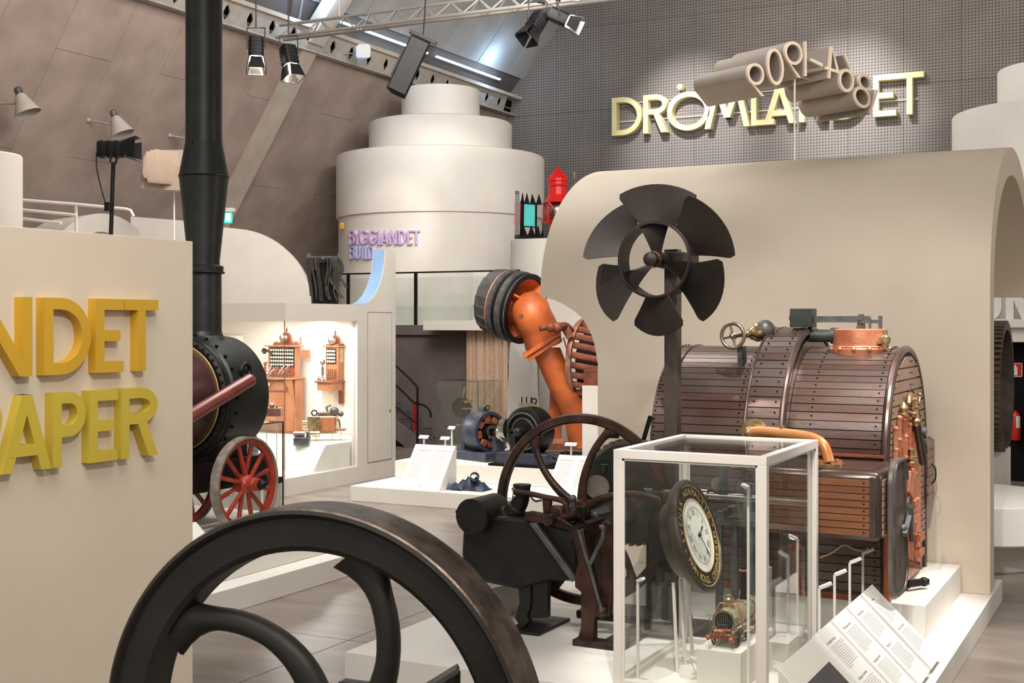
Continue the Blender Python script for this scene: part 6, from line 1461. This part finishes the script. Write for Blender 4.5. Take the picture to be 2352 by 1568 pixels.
# ================================================================ GLASS CASE WITH CLOCK
cx0, cx1, cy0, cy1, cz0, cz1 = -3.39, -2.32, 8.08, 9.45, .202, 1.83
gc = thing('glass_showcase', (-2.85, 8.8, .2), 'white-framed glass showcase holding the large street clock', 'display case')
w = .062
for x in (cx0, cx1-w):
    for y in (cy0, cy1-w): obj('post', MB().box(x, x+w, y, y+w, cz0, cz1-.06), 'wwhite', gc, bevel=.003)
for nm, b_ in (('top_rail', (cx0, cx1, cy0, cy0+w, cz1-.06, cz1)), ('top_rail', (cx0, cx1, cy1-w, cy1, cz1-.06, cz1)), ('top_rail', (cx0, cx0+w, cy0+w, cy1-w, cz1-.06, cz1)), ('top_rail', (cx1-w, cx1, cy0+w, cy1-w, cz1-.06, cz1)),
               ('bottom_rail', (cx0+w, cx1-w, cy0, cy0+w, cz0, cz0+.06)), ('bottom_rail', (cx0+w, cx1-w, cy1-w, cy1, cz0, cz0+.06)), ('bottom_rail', (cx0, cx0+w, cy0+w, cy1-w, cz0, cz0+.06)), ('bottom_rail', (cx1-w, cx1, cy0+w, cy1-w, cz0, cz0+.06))):
    obj(nm, MB().box(*b_), 'wwhite', gc, bevel=.003)
# inner glazing frame beads
bd = .014
for y in (cy0+.012, cy1-.026):
    for b_ in ((cx0+w, cx0+w+bd, y, y+bd, cz0+.06, cz1-.06), (cx1-w-bd, cx1-w, y, y+bd, cz0+.06, cz1-.06), (cx0+w, cx1-w, y, y+bd, cz1-.06-bd, cz1-.06)): obj('glazing_bead', MB().box(*b_), 'wwhite', gc)
for x in (cx0+.012, cx1-.026):
    for b_ in ((x, x+bd, cy0+w, cy0+w+bd, cz0+.06, cz1-.06), (x, x+bd, cy1-w-bd, cy1-w, cz0+.06, cz1-.06), (x, x+bd, cy0+w, cy1-w, cz1-.06-bd, cz1-.06)): obj('glazing_bead', MB().box(*b_), 'wwhite', gc)
obj('case_floor', MB().box(cx0+w, cx1-w, cy0+w, cy1-w, cz0, cz0+.02), 'wwhite', gc)
for b_ in ((cx0+w, cx1-w, cy0+.03, cy0+.036, cz0+.06, cz1-.06), (cx0+w, cx1-w, cy1-.036, cy1-.03, cz0+.06, cz1-.06), (cx0+.03, cx0+.036, cy0+w, cy1-w, cz0+.06, cz1-.06), (cx1-.036, cx1-.03, cy0+w, cy1-w, cz0+.06, cz1-.06), (cx0+w, cx1-w, cy0+w, cy1-w, cz1-.02, cz1-.012)):
    obj('glass_pane', MB().box(*b_), 'glass', gc)
# clock
CC = QY(1603, 1229, 8.8); CRr = .405
nrm = (EX*math.cos(math.radians(16))+EZ*math.sin(math.radians(16))).normalized()
cu = (EZ-nrm*EZ.dot(nrm)).normalized(); cr = cu.cross(nrm).normalized()   # right of the face as read
ck = thing('street_clock', (CC.x, CC.y, cz0+.02), 'large round dark bronze street clock with gilt lettering in the glass showcase', 'clock')
obj('housing', MB().lathe(CC, nrm, [(0, -.22), (.2, -.22), (.27, -.18), (CRr-.09, -.08), (CRr-.05, -.065), (CRr-.015, -.06), (CRr, -.04), (CRr+.005, .0), (CRr-.01, .02), (CRr-.03, .02), (CRr-.04, .0), (0, .0)], 72), 'clockd', ck)
obj('rear_drum', MB().lathe(CC-nrm*.2, nrm, [(0, -.1), (.2, -.1), (.22, -.08), (.24, 0), (0, 0)], 40), 'blackm', ck)
obj('letter_band', MB().ring(CC+nrm*.004, nrm, CRr*.655, CRr-.036, .006, 72), 'ringb', ck)
obj('gilt_line', MB().ring(CC+nrm*.006, nrm, CRr*.645, CRr*.665, .008, 72).ring(CC+nrm*.006, nrm, CRr-.042, CRr-.036, .008, 72), 'gold', ck)
obj('dial', MB().lathe(CC, nrm, [(0, .0), (CRr*.65, .0), (CRr*.65, .006), (0, .006)], 64), 'dial', ck, 'ivory dial with Roman numerals')
obj('minute_ring', MB().ring(CC+nrm*.0072, nrm, CRr*.495, CRr*.50, .001, 72), 'ink', ck)
def arc_text(mb, s, R_, size, a0, a1, inward=False, lift=.0085):
    n = len(s)
    for i, ch in enumerate(s):
        if ch == ' ': continue
        a = math.radians(a0+(a1-a0)*(i+.5)/n); rad = cr*math.cos(a)+cu*math.sin(a); tan = (cr*math.sin(a)-cu*math.cos(a))
        if inward: rad2, tan2 = -rad, -tan
        else: rad2, tan2 = rad, tan
        c = CC+rad*R_+nrm*lift; sz_ = size
        put_text(mb, ch, sz_, lambda x, y: c+tan2*x+rad2*(y-sz_*.35), 'CENTER')
gt = MB(); RB = CRr*.79
arc_text(gt, 'SVENSK NORMALTID', RB, .072, 184, 14)
arc_text(gt, '*', RB, .07, 8, 2); arc_text(gt, '*', RB, .07, 194, 188)
arc_text(gt, 'FRÅN KONGL.', RB, .074, 201, 276, True)
arc_text(gt, 'OBSERVATORIUM', RB, .074, 280, 355, True)
obj('gilt_lettering', gt, 'gold', ck)
nm_ = MB()
for i, s in enumerate(('XII', 'I', 'II', 'III', 'IIII', 'V', 'VI', 'VII', 'VIII', 'IX', 'X', 'XI')):
    a = 90-30*i; arc_text(nm_, [s], CRr*.42, .055, a, a, lift=.008) if False else None
    ar_ = math.radians(a); rad = cr*math.cos(ar_)+cu*math.sin(ar_); tan = cr*math.sin(ar_)-cu*math.cos(ar_); c = CC+rad*CRr*.40+nrm*.0078
    put_text(nm_, s, .066, lambda x, y: c+tan*x*.8+rad*(y-.018), 'CENTER')
for i in range(60):
    ar_ = math.radians(6*i); rad = cr*math.cos(ar_)+cu*math.sin(ar_); tan = cr*math.sin(ar_)-cu*math.cos(ar_); c = CC+rad*CRr*.51+nrm*.0078
    nm_.add([c-tan*.002, c+tan*.002, c+tan*.002+rad*.01, c-tan*.002+rad*.01], [(0, 1, 2, 3)])
obj('numerals', nm_, 'ink', ck)
def hand(ang_, L_, w0, name):
    ar_ = math.radians(ang_); d = cr*math.cos(ar_)+cu*math.sin(ar_); s_ = cr*math.sin(ar_)-cu*math.cos(ar_); c = CC+nrm*.016
    obj(name, MB().prism([c-d*.03-s_*w0*.5, c-d*.03+s_*w0*.5, c+d*L_*.55+s_*w0*.5, c+d*L_*.7+s_*w0*1.2, c+d*L_, c+d*L_*.7-s_*w0*1.2, c+d*L_*.55-s_*w0*.5], nrm*.003), 'iron', ck)
hand(28, .12, .008, 'hour_hand'); hand(-62, .2, .006, 'minute_hand')
obj('hand_boss', MB().cyl(CC+nrm*.006, CC+nrm*.024, .012, n=12), 'iron', ck)
obj('rear_bracket', MB().bar(CC-nrm*.3+EZ*.05, CC-nrm*.3-EZ*.28, .05).ball(CC-nrm*.34-EZ*.02, .045), 'green', ck)
for i, (pa, pb_) in enumerate((((1522, 1290), (1531, 1537)), ((1555, 1328), (1565, 1552)), ((1584, 1332), (1597, 1532)))):
    Yl = 8.95-.2*i+.1; top = QY(*pa, Yl); bot = QY(*pb_, Yl); bot.z = cz0+.021; 
    top2 = CC-nrm*.1+V(-.02, (.14-.14*i), -.36 if i else -.3)
    obj('stand_leg', MB().cyl(V(top2.x-.02, top2.y, top2.z+.06), V(top2.x+.02*(i-1)+.02, top2.y+.08*(1-i), cz0+.021), .013, n=10), 'wwhite', ck)
obj('stand_base', MB().bar((CC.x-.12, CC.y+.2, cz0+.026), (CC.x+.08, CC.y-.24, cz0+.026), .02, .01), 'wwhite', ck)
# slim lamp posts inside the case
def lamp_post(px, py, Y, label, z0, aim=(1, 0), m='white', name='display_lamp', on=False, L_=.09):
    p = QY(px, py, Y); t = thing(name, (p.x, p.y, z0), label, 'lamp', 'slim white display lamps')
    obj('post', MB().bar((p.x, p.y, z0), (p.x, p.y, p.z), .016), m, t)
    d = V(aim[0], aim[1], .42).normalized()
    hd = p+d*L_*.5
    obj('head', MB().obox(hd, d*L_, d.cross(EZ).normalized()*.035, d.cross(d.cross(EZ)).normalized()*.022), m, t, bevel=.003)
    obj('led', MB().obox(hd-EZ*.012+d*.01, d*L_*.5, d.cross(EZ).normalized()*.02, EZ*.006), 'glow' if on else 'paper', t)
    return t
zf_ = cz0+.021
lamp_post(1465, 1334, 8.3, 'slim white lamp post at left inside the clock showcase', zf_, (.8, -.3), L_=.06)
lamp_post(1719, 1120, 8.35, 'tallest slim white lamp post, right inside the clock showcase', zf_, (-1, .2), L_=.05)
lamp_post(1832, 1238, 9.2, 'slim white lamp post with lit head, inside the right pane of the clock showcase', zf_, (-1, -.2), on=True, L_=.07)
# model locomotive on white block
bx = (-2.87, -2.56, 8.3, 9.09)
solo('white_block', MB().box(*bx, cz0+.021, .48), 'wwhite', ((bx[0]+bx[1])/2, 8.7, cz0+.021), 'white block under the brass model locomotive in the showcase', 'block', bevel=.002)
solo('small_white_block', MB().box(-2.56+.01, -2.40, 8.9, 9.2, cz0+.021, .43), 'wwhite', (-2.48, 9.05, cz0+.021), 'smaller white block right of the model locomotive block', 'block', bevel=.002)
mx_ = (bx[0]+bx[1])/2; zb = .482; my = 8.42
ml = thing('model_locomotive', (mx_, 8.7, zb), 'miniature brass and dark steam locomotive on the white block', 'model')
bz = zb+.17
M['modgreen'] = mat('model_green_cladding', (150, 160, 136), .28, .5, c2=(196, 186, 150), scale=60, stretch=(3, .1, 3))
obj('boiler', MB().lathe((mx_, 0, bz), EY, [(0, my+.0), (.075, my), (.08, my+.01), (.08, my+.2), (.07, my+.2), (.072, my+.2), (.072, my+.5), (.078, my+.5), (.078, my+.58), (0, my+.59)], 32), 'modgreen', ml)
for yy in (my, my+.2, my+.35, my+.5): obj('brass_ring', MB().torus((mx_, yy, bz), EY, .078, .005, 32, 6), 'brass', ml)
obj('grille', MB().lathe((mx_, 0, bz), -EY, [(0, -my+.003), (.066, -my+.003), (.066, -my), (0, -my)], 28), 'blackm', ml)
gr_ = MB()
for i in range(-4, 5):
    for j in range(-4, 5):
        if i*i+j*j < 18: gr_.box(mx_+i*.014-.004, mx_+i*.014+.004, my-.006, my-.003, bz+j*.014-.004, bz+j*.014+.004)
obj('tube_plate', gr_, 'steel', ml)
obj('frame', MB().box(mx_-.1, mx_+.1, my-.05, my-.03, zb+.06, zb+.09).box(mx_-.07, mx_-.055, my-.04, my+.62, zb+.06, zb+.085).box(mx_+.055, mx_+.07, my-.04, my+.62, zb+.06, zb+.085), 'woodd', ml, bevel=.002)
for s1 in (-1, 1):
    obj('buffer', MB().cyl((mx_+s1*.08, my-.05, zb+.075), (mx_+s1*.08, my-.09, zb+.075), .01, n=10).ball((mx_+s1*.08, my-.095, zb+.075), .018, n=12), 'coil', ml)
    for yy in (my+.04, my+.26, my+.5):
        spk = MB().torus((mx_+s1*.085, yy, zb+.05), EX, .044, .005, 24, 6).cyl((mx_+s1*.08, yy, zb+.05), (mx_+s1*.095, yy, zb+.05), .01, n=10)
        for k in range(6): spk.bar((mx_+s1*.085, yy, zb+.05), (mx_+s1*.085, yy+.042*math.cos(k*PI/3), zb+.05+.042*math.sin(k*PI/3)), .004)
        obj('wheel', spk, 'iron', ml)
    obj('cylinder', MB().cyl((mx_+s1*.095, my+.08, zb+.1), (mx_+s1*.095, my+.18, zb+.1), .022, n=14).cyl((mx_+s1*.095, my+.18, zb+.1), (mx_+s1*.095, my+.45, zb+.07), .005, n=6), 'brass', ml)
    for yy in (my-.04, my+.03): obj('rail_post', MB().cyl((mx_+s1*.085, yy, zb+.09), (mx_+s1*.085, yy, zb+.2), .003, n=6), 'steel', ml)
    obj('steam_pipe', MB().tube(bez([V(mx_+s1*.01, my+.1, bz+.1), V(mx_+s1*.06, my+.1, bz+.1), V(mx_+s1*.09, my+.11, bz+.03), V(mx_+s1*.095, my+.12, zb+.12)], 5), .006, 6), 'copper', ml)
obj('logs', MB().cyl((mx_-.06, my-.03, zb+.105), (mx_+.06, my-.01, zb+.105), .013, n=10).cyl((mx_-.05, my-.01, zb+.108), (mx_+.065, my-.03, zb+.12), .012, n=10), 'coil', ml)
obj('dome', MB().lathe((mx_, my+.12, bz+.07), EZ, [(.03, 0), (.03, .05), (.036, .055), (.036, .065), (.02, .08), (.02, .09), (0, .1)], 16).cyl((mx_-.03, my+.1, bz+.06), (mx_-.03, my+.1, bz+.15), .008, n=8).bar((mx_-.05, my+.1, bz+.15), (mx_+.04, my+.1, bz+.15), .006), 'brass', ml)
obj('chimney', MB().lathe((mx_, my+.45, bz+.07), EZ, [(.028, 0), (.024, .02), (.02, .03), (.02, .23), (0, .23)], 18), 'black', ml)
obj('chimney_cap', MB().torus((mx_, my+.45, bz+.275), EZ, .026, .008, 20, 8), 'copper', ml)
obj('headlamp_bracket', MB().bar((mx_-.03, my-.045, zb+.09), (mx_-.03, my-.045, zb+.16), .004).bar((mx_+.03, my-.045, zb+.09), (mx_+.03, my-.045, zb+.16), .004).bar((mx_-.03, my-.045, zb+.16), (mx_+.03, my-.045, zb+.16), .004), 'steel', ml)

# ================================================================ SLOPING TEXT BOARDS AND DESK
def slope_board(y0, y1, label, titles, screen=False):
    xt, zt_, xb, zb_ = -2.0, .725, -1.505, .24
    t = thing('sloping_text_board', ((xt+xb)/2, (y0+y1)/2, .2), label, 'text board')
    th = .035
    dn = V(xb-xt, 0, zb_-zt_); L_ = dn.length; dn.normalize(); n = V(-dn.z, 0, dn.x)
    if n.z < 0: n = -n
    A = V(xt, y0, zt_)
    obj('board', MB().hexa([A-n*th, A+dn*L_-n*th, A+dn*L_+EY*(y1-y0)-n*th, A+EY*(y1-y0)-n*th], [A, A+dn*L_, A+dn*L_+EY*(y1-y0), A+EY*(y1-y0)]), 'paper', t, bevel=.002)
    obj('support', MB().prism([V(xt+.03, y0+.03, zt_-.07), V(xb-.06, y0+.03, .205), V(xt+.03, y0+.03, .205)], (0, y1-y0-.06, 0)), 'white', t)
    # text reads with lines running along +Y... the top of the text at the upper edge
    W_ = y1-y0
    def fn(ox, oy): return lambda x, y: A+EY*(ox+x)+dn*(oy-y)+n*.0015
    tm = MB(); lm = MB()
    for (s, oy) in titles:
        put_text(tm, s, .028, fn(.05, oy))
        for r in range(12):
            L2 = (W_-.1)*(random.uniform(.88, 1) if r < 11 else .4); f = fn(.05, oy+.028+r*.0145)
            lm.add([f(0, 0), f(L2, 0), f(L2, .0035), f(0, .0035)], [(0, 1, 2, 3)])
    obj('title', tm, 'ink', t); obj('printed_lines', lm, 'inkl', t, kind='stuff')
    return t
slope_board(9.42, 9.80, 'farthest white sloping text board, nearest the boiler door', [('Provånga', .09), ('Horatio Trevithick', .36)])
slope_board(8.95, 9.35, 'second white sloping text board from the boiler', [('Badkarsmodell', .10), ('Model Tub', .38)])
slope_board(8.50, 8.90, 'third white sloping text board from the boiler', [('Förstånges modell', .10), ('Förstånges model', .38)])
slope_board(8.05, 8.45, 'nearest white sloping text board, beside the showcase corner', [('Järnvägens Sverige', .10), ('Railways in Sweden', .38)])
t = thing('sloping_screen_desk', (-1.75, 7.6, 0), 'cream sloping desk with dark grey screen at the lower right edge', 'desk')
xt, zt_, xb, zb_ = -2.0, .72, -1.35, .1
obj('desk_body', MB().prism([V(xt, 7.2, zt_), V(xb, 7.2, zb_), V(xb, 7.2, .0), V(xt, 7.2, 0)], (0, .79, 0)), 'wwhite', t, bevel=.004)
dn = V(xb-xt, 0, zb_-zt_).normalized(); n = V(-dn.z, 0, dn.x); A = V(xt, 7.2, zt_)
obj('screen', MB().hexa([A+dn*.17+EY*.0+n*.001+EY*.1, A+dn*.8+n*.001+EY*.1, A+dn*.8+n*.001+EY*.7, A+dn*.17+n*.001+EY*.7], [A+dn*.17+n*.006+EY*.1, A+dn*.8+n*.006+EY*.1, A+dn*.8+n*.006+EY*.7, A+dn*.17+n*.006+EY*.7]), 'screen', t)
for i, (px, py) in enumerate(((1982, 1270), (1952, 1292), (1917, 1320), (1882, 1350))):
    p = QX(px, py, -2.12)
    lamp_post(px, py, p.y, ['slim white lamp post behind the farthest text board', 'slim white lamp post behind the second text board', 'slim white lamp post behind the third text board', 'shortest slim white lamp post against the showcase corner'][i], .2, (.9, .35))
# white slope-sided stand behind the engine platform
t = thing('white_text_stand', (-5.4, 9.6, .2), 'white wedge-shaped text stand seen from behind, under the black flywheel', 'text stand')
a = G(1008, 1400, .2); b = G(930, 1450, .2)
obj('wedge', MB().prism([V(-5.5, 9.3, .202), V(-5.0, 9.3, .202), V(-5.0, 9.3, .48), V(-5.04, 9.3, .48)], (0, .6, 0)), 'grey', t, bevel=.004)
# ================================================================ NUMERALS ABOVE THE VAULT
ng = thing('numeral_sculpture', P(1825, 250, 14.5), 'beige three-dimensional year numerals seen from behind above the vault', 'sign')
EDIR = (RT*-.588+FW*.809); HD = (RT*.809+FW*.588)
def dplane(px): return 14.0+.727*(px-1745)/FPX*14/(1-.727*(px-CX)/FPX)
for ch, px, py, hp, wp_, rot in (('9', 1733, 184, 76, 46, 8), ('0', 1777, 154, 84, 46, 6), ('9', 1819, 137, 82, 50, 2), ('1', 1846, 136, 80, 0, 0), ('-', 1872, 142, 80, 34, -12), ('4', 1909, 146, 74, 38, -6), ('6', 1942, 172, 82, 44, -10), ('8', 1979, 209, 80, 50, -16), ('1', 2003, 234, 62, 0, -24)):
    d = dplane(px); c = P(px, py, d); h = hp*d/FPX; w = wp_*d/FPX/h/.83 if wp_ else .09
    cr_, sr_ = math.cos(math.radians(rot)), math.sin(math.radians(rot))
    def fn(x, y, o=0):
        lx = -(x-w/2)*h; ly = (y-.5)*h
        return c+HD*(lx*cr_-ly*sr_)+EZ*(lx*sr_+ly*cr_)-EDIR*o
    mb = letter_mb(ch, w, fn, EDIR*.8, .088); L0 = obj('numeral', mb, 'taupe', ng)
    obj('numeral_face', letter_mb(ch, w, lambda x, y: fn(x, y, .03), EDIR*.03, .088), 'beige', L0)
pr_ = P(1825, 250, 14.45); obj('support_rod', MB().cyl(V(pr_.x, pr_.y, 4.5), V(pr_.x, pr_.y, P(1825, 180, 14.45).z), .012, n=8), 'wwhite', ng)
for z_, pxa, pxb in ((198, 1765, 1990),): obj('cross_rod', MB().bar(P(1765, 160, dplane(1765)+.4), P(1990, 215, dplane(1990)+.4), .012), 'taupe', ng)
# ================================================================ RIGHT EDGE
YR = 23.2
def RR(px, py, dy=0): return QY(px, py, YR+dy)
a = RR(2303, 785); 
solo('black_room_wall', MB().box(a.x-1.2, 5.5, YR, YR+.3, 0, a.z), 'blackm', (2.5, YR, 0), 'black wall holding the fire extinguisher at the right edge', 'wall')
hb = thing('white_header', (2, YR-.2, a.z), 'white header beam with big standing white letters at the right edge', 'sign')
zt_ = RR(2310, 733).z
obj('beam', MB().box(a.x-2.2, 5.5, YR-.35, YR-.02, a.z+.001, zt_), 'wwhite', hb, bevel=.01)
obj('ledge', MB().box(a.x-2.2, 5.5, YR-.45, YR-.02, zt_-.14, zt_), 'white', hb, bevel=.005)
for ch, xa, xb in (('U', 2262, 2301), ('N', 2311, 2372), ('L', 2200, 2235)):
    p = RR(xa, 730, -.3); q = RR(xb, 730, -.3); h = .62; w = (q.x-p.x)/h
    obj('letter', letter_mb(ch, w, lambda x, y: V(p.x+x*h, YR-.35, zt_+.002+y*h), (0, .15, 0), .2), 'white', hb)
solo('grey_rear_panel', MB().box(a.x-2.5, 5.5, YR+.4, YR+.5, a.z, 3.7), 'grey', (2, YR+.45, a.z), 'grey panel behind the standing white letters', 'panel')
c = RR(2331, 849, -.01); t = thing('extinguisher_sign', c, 'red and white fire extinguisher sign on the black wall', 'sign')
s_ = .235; obj('plate', MB().box(c.x-s_/2, c.x+s_/2, YR-.012, YR, c.z-s_/2, c.z+s_/2), 'ext', t)
M['salmon'] = mat('sign_white', (236, 226, 214), .5)
sg_ = MB().box(c.x-.03, c.x+.04, YR-.016, YR-.012, c.z-.09, c.z+.05).box(c.x-.01, c.x+.02, YR-.016, YR-.012, c.z+.05, c.z+.08).prism([V(c.x-.06, YR-.016, c.z+.04), V(c.x-.045, YR-.016, c.z+.03), V(c.x-.01, YR-.016, c.z+.065), V(c.x+.01, YR-.016, c.z+.09), V(c.x-.02, YR-.016, c.z+.085)], (0, .004, 0))
for b_ in ((-s_/2, s_/2, s_/2-.01, s_/2), (-s_/2, s_/2, -s_/2, -s_/2+.01), (-s_/2, -s_/2+.01, -s_/2, s_/2), (s_/2-.01, s_/2, -s_/2, s_/2)): sg_.box(c.x+b_[0], c.x+b_[1], YR-.016, YR-.012, c.z+b_[2], c.z+b_[3])
obj('symbol', sg_, 'salmon', t)
c = RR(2333, 975, -.12); t = thing('fire_extinguisher', c, 'red fire extinguisher with white label hanging on the black wall', 'fire extinguisher')
obj('cylinder', MB().lathe((c.x, c.y, c.z-.26), EZ, [(.07, 0), (.08, .02), (.08, .4), (.05, .46), (.025, .48), (.025, .5), (0, .5)], 28), 'ext', t)
obj('label', MB().lathe((c.x, c.y, c.z-.05), EZ, [(.0805, 0), (.0805, .2)], 12, -2.2, -1.2), 'paper', t)
obj('valve_head', MB().obox((c.x, c.y, c.z+.27), EX*.05, EY*.05, EZ*.06).bar((c.x-.02, c.y, c.z+.3), (c.x-.09, c.y, c.z+.34), .02).tube(bez([V(c.x+.02, c.y, c.z+.26), V(c.x+.1, c.y-.02, c.z+.2), V(c.x+.11, c.y-.02, c.z), V(c.x+.09, c.y-.02, c.z-.12)], 6), .012, 6), 'blackm', t)
obj('wall_bracket', MB().box(c.x-.05, c.x+.05, c.y+.075, YR, c.z-.1, c.z+.05), 'greym', t)
# gear and its support
gC = P(2266, 887, 16.4); Rg = .83; t = thing('toothed_wheel', (gC.x, gC.y, .0), 'large grey toothed wheel seen edge-on between vault and black wall', 'gear')
obj('rim', MB().lathe(gC-EX*.25, EX, [(Rg-.1, 0), (Rg-.03, 0), (Rg-.03, .5), (Rg-.1, .5)], 72, close=True), 'gear', t)
for k in range(64):
    a = 2*PI*k/64; d = V(0, math.cos(a), math.sin(a)); s_ = V(0, -math.sin(a), math.cos(a))
    obj('tooth', MB().hexa([gC-EX*.25+d*(Rg-.035)-s_*.022, gC+EX*.25+d*(Rg-.035)-s_*.022, gC+EX*.25+d*(Rg-.035)+s_*.022, gC-EX*.25+d*(Rg-.035)+s_*.022], [gC-EX*.25+d*(Rg+.015)-s_*.012, gC+EX*.25+d*(Rg+.015)-s_*.012, gC+EX*.25+d*(Rg+.015)+s_*.012, gC-EX*.25+d*(Rg+.015)+s_*.012]), 'gear', t)
obj('disc', MB().cyl(gC-EX*.03, gC+EX*.03, Rg-.05, n=64), 'gear', t)
obj('stand', MB().box(gC.x-.2, gC.x+.27, gC.y-.2, gC.y+.2, 0, gC.z-Rg+.05), 'white', t)
c = P(2225, 740, 14.5)
t = thing('round_white_table', (c.x, c.y, 0), 'big round white display table under the vault, right edge', 'table')
obj('top_drum', MB().lathe((c.x, c.y, 0), EZ, [(0, .33), (1.1, .33), (1.12, .35), (1.12, .74), (1.1, .75), (0, .75)], 96), 'white', t)
obj('foot', MB().lathe((c.x, c.y, 0), EZ, [(.75, 0), (.75, .33)], 64), 'grey', t)
bpy.context.view_layer.update()
